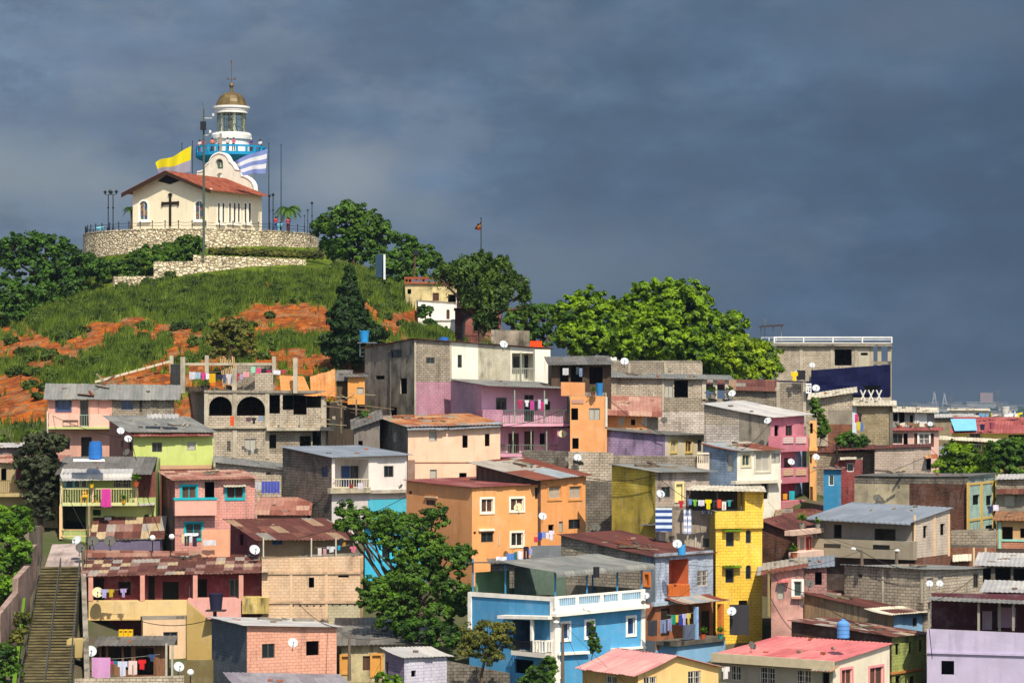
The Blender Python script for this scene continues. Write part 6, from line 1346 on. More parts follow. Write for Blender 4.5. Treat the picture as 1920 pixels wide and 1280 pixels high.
cloth(1368,1133,1405,1190,160.5,'3a383c','t','large dark cloth hung slanting at the foot of the yellow house','laundry','hanging_cloth')
cloth(1483,697,1496,714,203,'e8c818','u','yellow and black banner remnant on top of the block tower, left one','banner','banner',group=None); cloth(1494,694,1510,712,203,'26242a','t','black banner on top of the block tower','banner','banner',group=None)
# lettered white banner hanging beside the block tower: broken capital strokes as in the photo
bn=empty('banner',P(1518,736,203.3),'small white banner with black lettering on the side of the block tower','banner'); mb=MB(); mb.box(P(1511,737,203.2),V((.42,0,0)),V((0,.02,0)),V((0,0,.75))); mb.build('cloth',['s:dcdcdc'],bn)
for k,(dx,dz,w,hh) in enumerate(((.05,.6,.3,.03),(.05,.5,.05,.1),(.2,.5,.05,.1),(.3,.5,.05,.1),(.05,.35,.14,.04),(.25,.3,.12,.1),(.08,.14,.1,.1),(.24,.1,.12,.12))): 
    mb=MB(); mb.box(P(1511,737,203.2)+V((dx,-.008,dz)),V((w,0,0)),V((0,.004,0)),V((0,0,hh))); mb.build('letter',['s:141414'],bn)
# crates
for i in range(3):
    o=empty('crate',P(227+i*9,1194,160),f"yellow plastic crate on the hut roof, {['left','middle','right'][i]} of three",'crate','yellow crates on the hut roof'); mb=MB(); A=P(222.5+i*9,1194,160); w=.26
    mb.box(A,V((w,0,0)),V((0,.3,0)),V((0,0,.45))); mb.build('crate_body',['s:d8a818'],o); mb=MB(); mb.box(A+V((.05,-.01,.3)),V((w-.1,0,0)),V((0,.008,0)),V((0,0,.07))); mb.build('handle_hole',['s:2a2010'],o)
# poles and wires
def upole(x,y0,y1,Z,label,arm=None,wood='6a5e50'):
    B=P(x,y1,Z); T=P(x,y0,Z); o=empty('utility_pole',B,label,'utility pole','poles between the houses'); mb=MB(); mb.tube([B,T],[.11,.07],8); mb.build('pole',['s:'+wood],o)
    if arm:
        mb=MB(); e=P(x+arm,y0-4 if abs(arm)>8 else y0+2,Z); mb.tube([T-V((0,0,.15)),e],.03,5); mb.build('arm',['m:55585a'],o); mb=MB(); mb.lathe(e-V((0,0,.1)),[(0,-.06),(.16,0),(.18,.06),(.06,.14),(0,.15)],12); mb.build('lamp_head',['s:d8d8d4'],o)
    return T
t1=upole(1055,1168,1290,149,'thin street lamp pole in front of the blue house',-12)
t2=upole(655,1195,1275,152,'grey utility pole with tangled wires in front of the board house')
t3=upole(1616,1031,1060,162,'short street lamp pole with its arm to the left, under the big grey-blue roof',-16)
t4=upole(1681,1028,1056,161.5,'short pole with a globe-like lamp under the big grey-blue roof',1)
t5=upole(1441,1068,1155,160.5,'tan post at the corner of the pink plaster house',None,'8a7a50')
t6=upole(1569,832,870,196,'dark post rising above the brown block house',None,'2a2624')
t7=upole(165,985,1060,176,'grey pole at the head of the stairs')
for x,y,y1,Z,l in ((286,1008,1035,173,'white globe lamp under the patchwork canopy, left one'),(322,1006,1035,173,'white globe lamp in front of the salmon house'),(357,1260,1300,147,'white globe lamp at the bottom left beside the dish')):
    B=P(x,y1,Z); o=empty('globe_lamp',B,l,'lamp'); mb=MB(); c=P(x,y,Z); r=.19; mb.lathe(c,[(r*math.sin(a),-r*math.cos(a)) for a in [math.pi*i/10 for i in range(11)]],16); mb.build('globe',['s:e4e4e0'],o); mb=MB(); mb.tube([B,c-V((0,0,r*.9))],.04,6); mb.build('pole',['m:2c2c2e'],o)
wire([t1,P(1210,1156,149.5),P(1345,1060,160),P(1440,1068,160.4)],'thin cable running from the lamp pole across the blue house towards the yellow house')
wire([t1,P(1196,1300,140)],'thin cable slanting down to the right of the lamp pole',sag=.1); wire([t1,P(1110,1300,141)],'thin cable dropping steeply beside the lamp pole',sag=.1)
wire([t1-V((0,0,.3)),P(960,1032,165),P(985,995,176)],'cable from the lamp pole up to the orange house',sag=.2); wire([t2,P(760,1185,160),P(850,1160,160)],'cable from the utility pole towards the big tree'); wire([t2,P(632,1180,153)],'short cable between the utility pole and the small peach house',sag=.05)
wire([t3,P(1500,985,172),P(1440,940,180)],'cable from the short lamp pole up towards the pink balconies'); wire([t3,P(1440,1072,160.3)],'cable between the short lamp pole and the tan post'); wire([t4,P(1570,1012,165),P(1480,980,172)],'second cable crossing the concrete parapet')
wire([P(1341,1061,163),P(1180,1010,161)],'cable across the foot of the tall yellow house',sag=.5) ; wire([P(1742,1178,148.5),P(1748,1235,148.5)],'black cable hanging down the lilac wall',r=.02,sag=0)
for x,y0,y1,Z,l in ((1434,596,632,288,'thin television aerial left of the roof railing'),(1718,752,800,224,'thin pole on the red-roofed terrace'),(1782,742,785,320,'thin bare pole in front of the distant plain, left'),(1870,730,778,300,'thin twiggy pole by the white tank'),(1275,1140,1215,139,'thin aerial pole above the yellow gable') ):
    if x==1275: continue
    mb=MB(); mb.tube([P(x,y1,Z),P(x,y0,Z)],.035,5)
    for q in range(3): mb.tube([P(x-5+q,y0+3+q*3,Z),P(x+5-q,y0+3+q*3,Z)],.02,4)
    mb.build('aerial',['m:7a7c80'],None,l,'aerial')
mb=MB(); mb.box(P(994,650,228),V((1.0,0,0)),V((0,1.2,0)),V((0,0,.5))); mb.cbox(P(1004,651,228),1.3,2,.1); mb.build('awning',['s:d84818'],None,'orange-red canopy behind the tall grey house, right of the mossy wall','awning')
mb=MB(); 
for q in ((1165,648,30),(1200,662,35)): mb.cbox(P(q[0],695,262),2.2,2,(695-q[1])/F*262)
mb.build('house_wall',['p:ece8e0'],None,'white wall glimpsed below the mango crowns','wall')

for (a,b,c,l) in (((90,775,204),(245,822,190),(300,1000,176),'cable from the long pink house down past the lime green house'),((300,1000,176),(455,990,173),None,'cable along the front of the salmon house'),((560,1008,169),(762,930,176),None,'cable from the rusty veranda roof to the orange house'),
    ((622,870,184),(545,878,188),None,'short cable between the white house and the white-edged roof'),((938,800,192),(1069,760,198.6),None,'cable between the peach house and the narrow orange house'),((1100,895,179),(1229,890,173.5),(1343,960,165.5),'cable from the orange house past the ochre house to the yellow house'),
    ((1137,745,199),(1247,815,196.5),None,'cable from the narrow orange house down to the purple house'),((1382,848,188.5),(1445,790,193),None,'cable between the white bay house and the pink tower'),((1569,835,196),(1512,790,194),None,'cable from the dark post to the pink tower'),((1569,835,196),(1745,840,197),(1815,895,184),'long cable from the dark post to the turquoise house'),
    ((1616,1033,162),(1733,1070,159.5),None,'cable from the short lamp pole to the right block house'),((1843,1066,157),(1738,1130,149),None,'cable from the right block house to the lilac house'),((1441,1070,160.4),(1508,1110,159),(1672,1195,151),'cable over the dark rust roofs'),((397,1160,153),(268,1165,162),None,'cable between the small peach house and the lower peach house'),
    ((632,1176,152),(560,1130,166),None,'cable from the small peach roof up to the beam wall'),((165,1000,176),(112,890,181.5),None,'cable from the pole at the head of the stairs to the green balcony'),((165,1000,176),(160,1080,166),None,'cable from the pole at the head of the stairs to the patchwork roof')):
    wire([P(*a),P(*b)]+([P(*c)] if c else []),l,r=.022,sag=.3)

def junk_on(key,a,b,label,n=5):
    h=H[key]; B=h.C+h.u*(a*h.LF)+h.v*(b*h.LL); B.z=h.top(a*h.LF,b*h.LL)+.07; o=empty('scrap_pile',B,label,'scrap')
    for i in range(n):
        t=random.uniform(0,3.1); L=random.uniform(.3,1.5); d=h.u*(math.cos(t)*L)+h.v*(math.sin(t)*L); d.z=h.su*math.cos(t)*L+h.sv*math.sin(t)*L
        q=h.u*random.uniform(-.9,.9)+h.v*random.uniform(-.8,.8); q.z=h.su*q.dot(h.u)+h.sv*q.dot(h.v)
        mb=MB(); mb.box(B+q,d,V((-d.y,d.x,0)).normalized()*random.uniform(.08,.3),V((0,0,random.uniform(.04,.14)))); mb.build('piece',[random.choice(['wood:6a5a48','s:8a8478','wood:8a7a60','s:5a4a40','s:a09888','s:7c4a34'])],o)
for key,a,b,l in (('purple',.5,.5,'flat grey roof of the purple house'),('bluewhite',.5,.6,'rusty roof of the white bay house'),('block26',.5,.4,'roof of the right block house'),('paleblue',.3,.3,'long rust-red roof of the pale blue house'),('orange2',.6,.6,'patched rear roof of the orange house'),
    ('greengrey',.7,.3,'grey roof above the lime house'),('boards',.5,.4,'wide dull roof of the board house'),('salmon',.6,.6,'pinkish roof of the salmon house'),('peach',.3,.7,'patched roof of the peach house'),('green30',.4,.5,'rusty roof of the narrow lime house'),
    ('darkrust',.4,.7,'smooth dark rust roof'),('ochre',.6,.6,'grey roof of the ochre house'),('blockwide',.3,.5,'thin flat roof of the wide block house'),('tallgrey',.6,.5,'roof of the tall grey house'),('peachsmall',.7,.6,'pale roof of the small peach house'),('pinkleft',.4,.5,'grey roof of the long pink house')):
    junk_on(key,a,b,'scattered planks and scrap on the '+l,random.randint(4,8))
# ------------------------------------------------------------------ vegetation
def fastmesh(name,quads,mat,parent=None,label=None,cat=None,group=None,kind=None,loc=None):
    n,k=quads.shape[:2]; me=bpy.data.meshes.new(name)
    if parent is not None: org=np.array(wloc(parent))
    elif loc is not None: org=np.array(loc)
    else: org=np.array([quads[...,0].mean(),quads[...,1].mean(),quads[...,2].min()])
    co=(quads.reshape(-1,3)-org).astype(np.float32)
    me.vertices.add(n*k); me.vertices.foreach_set('co',co.ravel()); me.loops.add(n*k); me.loops.foreach_set('vertex_index',np.arange(n*k,dtype=np.int32))
    me.polygons.add(n); me.polygons.foreach_set('loop_start',np.arange(0,n*k,k,dtype=np.int32)); me.update(calc_edges=True); me.validate()
    me.materials.append(M(mat)); o=bpy.data.objects.new(name,me); COL.objects.link(o)
    if parent is not None: o.parent=parent
    else: o.location=org
    return tag(o,label,cat,group,kind)
def unit(a): return a/np.maximum(np.linalg.norm(a,axis=-1,keepdims=True),1e-9)
def leaves(cent,R,leaf,dens=1.0,squash=.85,clump=.6,droop=0.0,per=34,asp=1.7,down=False):
    leaf*=.62; clump*=.62; per=per*1.0; dens*=1.2
    # leaf quads scattered in clumps over and inside an uneven ball
    nc=max(6,int(dens*11*R*R/(clump*clump)*.36)+4)
    d=unit(rng.normal(size=(nc,3))); d[:,2]=np.where(d[:,2]<-.8,-d[:,2]*.6,d[:,2])
    ph=rng.uniform(0,6,3); wob=1+.13*np.sin(d[:,0]*4+ph[0])+.12*np.sin(d[:,1]*5+ph[1])+.1*np.sin(d[:,2]*6+ph[2])
    rr=R*wob*rng.uniform(.55,1.0,nc)**.6
    c=d*rr[:,None]; c[:,2]*=squash
    k=max(6,int(per)); of=unit(rng.normal(size=(nc*k,3)))*rng.uniform(.25,1.05,(nc*k,1))**.5; P_=np.repeat(c,k,0)+of*np.array([clump*.72,clump*.72,clump*.5])*np.repeat(rng.uniform(.6,1.3,(nc,1)),k,0)
    if down: P_[:,2]-=np.abs(rng.normal(size=nc*k))*clump*1.2*(np.hypot(P_[:,0],P_[:,1])/R)
    out=np.repeat(d,k,0); nrm=unit(of*.9+out*.45+np.array([0,0,.45])+rng.normal(size=out.shape)*.4)
    t=unit(np.cross(nrm,rng.normal(size=out.shape))); b=np.cross(nrm,t)
    t[:,2]-=droop; t=unit(t)
    s=leaf*rng.uniform(.6,1.25,(len(P_),1)); P_=P_+np.array(cent)
    q=np.stack([P_-t*s*asp*.5,P_+b*s*.42,P_+t*s*asp*.5,P_-b*s*.42],1)
    return q
def tube_into(mb,a,b,r0,r1):
    a=V(a);b=V(b); m=(a+b)/2+V((random.uniform(-.1,.1),random.uniform(-.1,.1),random.uniform(0,.1)))*(b-a).length
    mb.tube([a,m,b],[r0,(r0+r1)/2,r1],7,cap=False)
def tree(name,label,base,lobes,mat,leaf=.3,clump=.6,dens=1.,trunk=.25,cat='tree',group=None,squash=.85,per=34,fork=.45,down=False,droop=0.,bark='bark:',asp=1.7):
    B=P(*base); B.z=min(B.z,gz(B.x,B.y)+3); o=empty(name,B,label,cat,group); Q=[]; mb=MB(); cs=[]
    for l in lobes:
        x,y,r=l[:3]; dz=l[3] if len(l)>3 else 0; c=P(x,y,base[2]+dz); R=r/F*base[2]; cs.append((c,R)); Q.append(leaves(c,R,leaf,dens,squash,clump,per=per,down=down,droop=droop,asp=asp))
    mean=sum((c for c,_ in cs),V((0,0,0)))/len(cs); fk=B.lerp(mean,fork); fk.x=B.x+(mean.x-B.x)*.3
    if trunk:
        tube_into(mb,B-V((0,0,.6)),fk,trunk,trunk*.72)
        for c,R in cs:
            tube_into(mb,fk,c,trunk*.5,trunk*.16)
            for _ in range(3):
                d=V((random.gauss(0,1),random.gauss(0,1),abs(random.gauss(.3,.7)))).normalized()*R*.75; tube_into(mb,fk.lerp(c,.7),c+d,trunk*.17,trunk*.05)
        mb.build('trunk',[bark],o)
    fastmesh('crown',np.concatenate(Q),'leaf:'+mat,o); return o
# mango trees
tree('mango_tree','big bright mango tree, rightmost and tallest crown behind the grey block houses',(1290,715,246),[(1335,690,28,-2),(1375,702,24,-1),(1290,692,28,-3),(1240,690,24,-3),(1175,650,34,0),(1215,585,62,1),(1275,590,68,0),(1335,625,60,0),(1180,620,48,-1),(1240,640,60,-3),(1310,660,52,-3),(1355,655,42,0),(1195,655,42,-3),(1255,560,42,2),(1372,600,22,1)],'mango',.42,.75,1.25,.55,group='mango trees behind the town',per=40)
tree('mango_tree','rounded bright mango tree, left one behind the tall grey house',(1110,700,240),[(1070,590,38,0),(1110,575,42,1),(1150,600,44,1),(1075,630,36,-1),(1120,635,42,-2),(1155,640,36,-1),(1090,660,26,-2)],'mango',.4,.7,1.25,.4,group='mango trees behind the town',per=40)
tree('mango_tree','smaller mango tree whose trunk shows, left of the unfinished building with the railing',(1405,722,236),[(1400,655,32,0),(1432,665,32,0),(1385,680,28,-1),(1420,695,32,-1),(1445,690,24,0),(1375,655,25,0)],'mangoy',.36,.65,1.2,.3,group='mango trees behind the town',per=36)
# hilltop trees
tree('broad_tree','large dark tree right of the lamp posts on the hilltop',(665,500,308),[(640,420,40,0),(690,425,40,0),(655,400,28,0),(610,425,24,2),(715,440,28,0),(670,460,42,-1),(700,475,30,-1),(640,470,28,0)],'mid',.42,.8,1.0,.4,group='trees behind the hilltop')
tree('broad_tree','dark tree farther right on the hilltop slope above the yellow house',(770,540,300),[(760,460,30,0),(790,480,30,0),(810,490,22,0),(745,490,34,-1),(775,505,32,-1),(725,500,28,-2),(740,540,28,-3),(720,560,22,-3)],'mid',.42,.8,1.0,.35,group='trees behind the hilltop')
tree('round_bush','clipped bright green bush at the right end of the round stone wall',(625,485,309),[(618,460,17,0),(635,462,19,0),(625,470,18,-1)],'bright',.25,.45,1.4,.12,'bush')
tree('broad_tree','big dark tree at the far left below the chapel terrace',(90,560,302),[(40,470,38,0),(85,465,36,0),(125,480,34,0),(60,510,46,-1),(110,520,40,-2),(10,480,32,0)],'dark',.42,.8,1.1,.4,group='dark trees left of the hill')
tree('broad_tree','dark tree at the left edge, lower than its neighbours',(10,640,288),[(0,545,40,0),(40,555,34,-1),(-30,570,44,0),(10,590,40,-2),(30,600,24,-2)],'dark',.42,.8,1.1,.35,group='dark trees left of the hill')
tree('broad_tree','dark tree between the left edge trees and the stone wall bushes',(165,560,300),[(150,495,30,0),(175,505,28,0),(130,540,36,-2),(90,560,30,-4),(60,590,26,-6)],'dark',.4,.75,1.1,.3,group='dark trees left of the hill')
tree('climbing_bush','large dense bush climbing the round stone wall left of the grey mast',(310,515,303),[(350,458,22,1),(368,460,18,1),(320,470,24,1),(285,477,24,1),(330,482,24,0),(255,488,22,0),(290,497,24,-1),(225,500,20,0),(250,510,18,-1),(200,502,24,0),(350,475,22,0)],'mid',.3,.5,1.4,.1,'bush')
mb=MB()
Q=[leaves(P(400+i*9,471+.35*i,304.5),.62,.2,2.0,.7,.32) for i in range(23)]; fastmesh('hedge',np.concatenate(Q),'leaf:dry',None,'long reddish-green hedge between the two stone walls','hedge')
tree('conifer','tall dark conifer standing on the slope above the orange shed',(655,690,226),[(655,503,5,0),(654,512,7,0),(655,522,10,0),(654,533,14,0),(652,545,17,0),(655,556,21,0),(653,580,28,0),(656,603,37,0),(657,568,24,0),(650,592,33,0),(660,615,42,0),(650,640,46,0),(655,662,44,0),(690,625,30,0),(622,655,24,0),(700,655,28,1)],'conifer',.42,.6,1.1,.25,squash=.5,fork=.7,droop=.4,asp=2.2)
tree('small_tree','small bushy tree in front of the orange soil, above the bamboo poles',(436,705,222),[(415,620,22,0),(440,612,24,0),(460,630,20,0),(400,640,20,0),(435,645,28,0),(468,655,18,0),(405,662,16,0)],'dry',.28,.6,.8,.14)
tree('weeping_tree','wide drooping tree over the dark archway',(903,640,246),[(900,493,30,0),(868,503,28,0),(935,506,30,0),(838,505,17,0),(965,528,24,0),(895,528,36,0),(890,552,28,0),(915,560,28,0),(928,545,30,0),(908,585,20,0),(985,550,12,0),(862,515,24,0),(918,605,16,0),(816,512,8,0),(990,575,7,0)],'weep',.32,.65,1.25,.34,down=True,droop=.6,asp=2.4,fork=.35)
tree('leafy_tree','leafy dark green tree between the archway and the left mango tree',(985,650,256),[(965,600,22,0),(990,590,24,0),(1015,600,24,1),(980,625,24,0),(1015,630,24,0)],'palm',.36,.6,.8,.18)
def palm(x,y,ybase,Z,rpx,label,name='palm_tree',n=13):
    B=P(x,ybase,Z); T=P(x,y,Z); o=empty(name,B,label,'palm tree'); mb=MB(); mb.tube([B,B.lerp(T,.5)+V((.08,0,0)),T],[.2,.14,.11],8); mb.build('trunk',['bark:'],o); R=rpx/F*Z; Q=[]
    for k in range(n):
        a=2*math.pi*k/n+random.uniform(-.2,.2); up=random.uniform(.35,1.1); pts=[]
        for i in range(15):
            t=i/14; pts.append(np.array(T)+np.array([math.cos(a)*R*t,math.sin(a)*R*t,R*(up*t-1.15*t*t)]))
        for i in range(1,15):
            p=pts[i]; d=unit(pts[i]-pts[i-1]); sd=unit(np.cross(d,np.array([0,0,1.])))
            for sg in (-1,1):
                L=R*.3*(1-abs(i/14-.45)*.9); e=p+sd*sg*L*.8+d*L*.35-np.array([0,0,L*.45]); w=d*R*.06
                Q.append([p-w,p+w,e+w*.3,e-w*.3])
    fastmesh('crown',np.array(Q),'leaf:palm',o); return o
palm(540,392,436,326,26,'palm tree on the terrace right of the chapel',n=18); palm(246,392,434,334,17,'palm tree half hidden behind the left corner of the chapel')
palm(962,580,660,262,26,'dark palm left of the mango trees, left one'); palm(1000,578,670,258,26,'dark palm left of the mango trees, middle one'); palm(1026,572,660,264,24,'dark palm left of the mango trees, right one')
# trees among the houses
tree('dark_tree','tall dark-leaved tree beside the green balcony house, far left',(80,990,184),[(75,830,30,0),(105,830,22,0),(50,855,26,0),(85,870,30,0),(65,900,26,0),(90,910,24,0),(70,940,26,0),(85,960,20,0),(55,880,22,0)],'purple',.34,.6,1.1,.22)
tree('green_bush','bright bushy tree climbing the left edge beside the stairs',(10,1110,164),[(15,975,32,0),(40,985,20,0),(10,1020,36,0),(40,1035,24,0),(5,1065,36,0),(20,1100,28,-2),(-20,1120,30,0),(45,960,14,0)],'bright',.28,.5,1.2,.15,'bush')
tree('green_bush','low dark bush at the foot of the staircase, bottom left',(12,1275,146),[(8,1225,24,0),(15,1255,26,0),(-10,1270,26,0)],'mid',.22,.4,1.3,.08,'bush')
tree('green_bush','yellowish croton bush on the left of the stairs',(44,1190,150),[(42,1160,14,0),(40,1178,13,0),(30,1195,14,0)],'dry',.2,.35,1.3,.06,'bush')
tree('leafy_tree','large leafy green tree in the middle of the town, between cyan and blue houses',(775,1210,160),[(715,1010,20,0),(690,1125,26,0),(662,985,15,0),(675,1005,14,0),(700,1105,28,0),(740,1120,32,0),(730,1155,28,0),(745,1080,24,0),(770,1060,36,0),(722,992,22,1),(650,955,20,1),(690,975,30,1),(730,975,28,0),(770,990,36,0),(810,970,28,0),(755,1030,32,0),(800,1030,38,0),(840,1050,38,0),(790,1085,46,0),(845,1105,36,0),(760,1130,32,0),(820,1150,40,0),(860,1140,24,0),(640,985,14,1),(870,1035,20,0)],'mid',.22,.5,1.15,.22,fork=.3,per=40)
tree('leafy_tree','dark leafy tree at the foot of the large middle tree',(800,1225,158),[(790,1180,34,0),(830,1190,28,0),(755,1175,26,2),(850,1200,20,0)],'dark',.28,.5,1.1,.12)
tree('shrub','olive shrub with small leaves left of the blue balcony',(905,1270,148),[(890,1190,26,0),(920,1185,28,0),(940,1205,24,0),(905,1215,32,0),(880,1215,22,0),(925,1230,22,0),(950,1180,16,0)],'dry',.17,.42,1.0,.1)
tree('shrub','small green shrub at the bottom in front of the blue house',(1015,1300,145),[(1005,1262,20,0),(1025,1255,20,0),(1030,1240,12,0),(995,1280,22,0),(1025,1280,20,0)],'mid',.18,.36,1.2,.07)
tree('climbing_vine','vine climbing past the middle window of the blue house',(1113,1225,149.6),[(1110,1178,6,0),(1111,1190,8,0),(1113,1203,10,0),(1116,1215,11,0),(1110,1168,4,0)],'mid',.13,.22,1.3,.03,'vine')
tree('climbing_vine','hanging vine on the block house beside the pink tower',(1540,810,203.5),[(1527,758,9,0),(1532,772,11,0),(1538,788,12,0),(1545,803,12,0),(1535,812,12,0),(1528,748,6,0)],'mid',.22,.4,1.2,.05,'vine')
tree('shrub','round shrub at the foot of the tan block house',(1598,838,201),[(1580,828,12,0),(1597,820,14,0),(1615,828,13,0),(1600,832,16,0),(1578,822,9,0)],'dark',.24,.4,1.3,.08)
tree('broad_tree','bushy dark green tree at the right, left of two before the yellow-green house',(1805,890,214),[(1790,850,26,0),(1815,855,24,0),(1770,875,22,0),(1800,880,26,0),(1830,875,22,0),(1845,885,18,0)],'mango',.3,.55,1.2,.18,group='trees on the right')
tree('broad_tree','bushy dark green tree at the right edge before the yellow-green house',(1885,890,212),[(1870,845,26,0),(1900,840,28,0),(1925,850,28,0),(1880,870,28,0),(1910,875,28,0),(1855,860,16,0)],'mid',.3,.55,1.2,.2,group='trees on the right')
tree('small_tree','small plant growing among the scrap below the orange shed',(683,800,202),[(683,778,9,0),(678,790,8,0)],'mid',.18,.3,1.2,.04)
tree('shrub','low green bush at the bottom edge by the board house',(730,1285,146),[(715,1270,12,0),(740,1275,13,0)],'bright',.16,.3,1.3,.05)
tree('shrub','clipped dark bush beside the white low building on the hill',(797,590,270),[(792,580,10,0),(800,585,10,0),(790,590,9,0),(805,578,7,0)],'dark',.22,.4,1.4,.06)
tree('shrub','low rounded hedge running down from the white low building',(812,615,266),[(803,603,8,0),(812,610,9,0),(822,616,8,0),(832,618,8,0)],'dark',.22,.4,1.4,.05)
# ------------------------------------------------------------------ ground
GREEN=[(240,660,72,26,1.),(120,712,60,20,1.),(20,690,34,16,.9),(210,690,60,16,.9),(420,640,45,30,.6),(270,575,200,35,1.),(110,605,60,30,1.),(530,555,60,22,1.),(640,520,90,40,1.),(740,560,55,28,1.),(560,640,90,14,.95),(850,628,95,16,1.),(350,585,70,25,.9),(460,540,180,30,1.),(600,570,50,14,.9),(60,800,60,30,.8),(30,830,40,20,.8),(640,500,60,40,1.)]
SOIL=[(555,592,82,27),(585,612,50,20),(762,600,42,15),(503,538,11,9),(255,606,42,12),(335,625,30,16),(70,652,50,16),(165,648,40,12),(30,720,60,22),(50,765,70,35),(270,712,70,18),(600,678,70,14),(190,615,40,12),(480,600,30,22)]
def cover(px,py):
    d=np.where(py<560,1.0,.38)
    n=.5+.22*np.sin(px*.06+py*.11)+.2*np.sin(px*.13-py*.19+1.3)+.15*np.sin(px*.31+py*.07+2)
    d=np.where(py<560,1.0,np.clip((n-.45)*3.2,0,1)*.8)
    d=np.maximum(d,np.clip((575-py+10*np.sin(px*.09))/20,0,1))
    for cx,cy,rx,ry,w in GREEN: e=((px-cx)/rx)**2+((py-cy)/ry)**2; d=np.maximum(d,w*np.clip((1.15-e)*2.2,0,1))
    for cx,cy,rx,ry in SOIL: e=((px-cx)/rx)**2+((py-cy)/ry)**2+.25*np.sin(px*.25)*np.sin(py*.3); d=d*(1-.93*np.clip((1.05-e)*2.0+.25*np.sin(px*.4+py*.3),0,1))
    return d
def lines(lo,hi,step,far,k=1.35):
    a=list(np.arange(lo,hi+step,step)); s=step; L=[lo]; 
    while L[-1]>-far: s*=k; L.append(L[-1]-s)
    s=step; R=[a[-1]]
    while R[-1]<far: s*=k; R.append(R[-1]+s)
    return np.array(L[:0:-1]+a+R[1:])
xs=lines(-64,50,.55,45000); ys=lines(126,348,.6,60000); ys=ys[ys>-3000]
XX,YY=np.meshgrid(xs,ys); ZZ=G(XX,YY)
px=XX/np.maximum(YY,1)*F+CX; py=HY-ZZ/np.maximum(YY,1)*F
cv=cover(px,py); cv[YY>322]=1.0
rough=(.10*np.sin(XX*1.9+np.sin(YY*1.3)*1.5)+.09*np.sin(YY*2.3+XX*.8)+.07*np.sin(XX*4.1-YY*3.3))*((YY>206)&(YY<312)&(np.hypot(XX-PCX,YY-PCY)>15.5)&(XX<8))
ZZ=ZZ+rough*.55*(1.3-cv)
nx,ny=len(xs),len(ys); vv=np.stack([XX,YY,ZZ],-1).reshape(-1,3); idx=np.arange(nx*ny).reshape(ny,nx)
fq=np.stack([idx[:-1,:-1],idx[:-1,1:],idx[1:,1:],idx[1:,:-1]],-1).reshape(-1,4)
me=bpy.data.meshes.new('ground'); me.vertices.add(len(vv)); me.vertices.foreach_set('co',vv.astype(np.float32).ravel()); me.loops.add(fq.size); me.loops.foreach_set('vertex_index',fq.astype(np.int32).ravel())
me.polygons.add(len(fq)); me.polygons.foreach_set('loop_start',np.arange(0,fq.size,4,dtype=np.int32)); me.polygons.foreach_set('use_smooth',np.ones(len(fq),dtype=bool)); me.update(calc_edges=True)
town=((YY<215)|(XX>6)|(YY>322)).astype(float)
at=me.attributes.new('grass_cover','FLOAT','POINT'); at.data.foreach_set('value',cv.astype(np.float32).ravel())
at=me.attributes.new('town','FLOAT','POINT'); at.data.foreach_set('value',town.astype(np.float32).ravel())
T=NT('ground'); o_=T.obj(); ac=T.n('ShaderNodeAttribute',attribute_name='grass_cover'); at2=T.n('ShaderNodeAttribute',attribute_name='town')
soil=T.mix(T.ramp(T.noise(o_,.8,5,.7),[(.38,g(0)),(.58,g(1))]),hexc('ae5c1c'),hexc('6c3a20')); soil=T.mix(T.ramp(T.noise(o_,.35,4,.6),[(.5,g(0)),(.66,g(.85))]),soil,hexc('8a6c4c'))
soil=T.mix(1,soil,T.ramp(T.noise(o_,4.,4,.7),[(.3,g(.55)),(.6,g(1.1))]),'MULTIPLY')
gr=T.mix(T.ramp(T.noise(o_,.6,4),[(.4,g(0)),(.6,g(1))]),hexc('3c4a14'),hexc('5c6c1c'))
m_=T.n('ShaderNodeMath',operation='ADD'); T.l(ac.outputs['Fac'],m_.inputs[0]); s2=T.n('ShaderNodeMath',operation='MULTIPLY_ADD'); T.l(T.noise(o_,2.2,3),s2.inputs[0]); s2.inputs[1].default_value=1.2; s2.inputs[2].default_value=-.6; T.l(s2.outputs[0],m_.inputs[1])
col=T.mix(T.ramp(m_.outputs[0],[(.3,g(0)),(.75,g(1))]),soil,gr)
col=T.mix(at2.outputs['Fac'],col,T.mix(T.ramp(T.noise(o_,.3,4),[(.4,g(0)),(.6,g(1))]),hexc('5c5446'),hexc('46502c')))
T.l(col,T.b.inputs['Base Color']); T.b.inputs['Roughness'].default_value=.95; T.b.inputs['Specular IOR Level'].default_value=.1; T.bump(T.noise(o_,3.5,5,.7),.6,.18)
me.materials.append(T.m); go=bpy.data.objects.new('ground',me); COL.objects.link(go); go['kind']='structure'
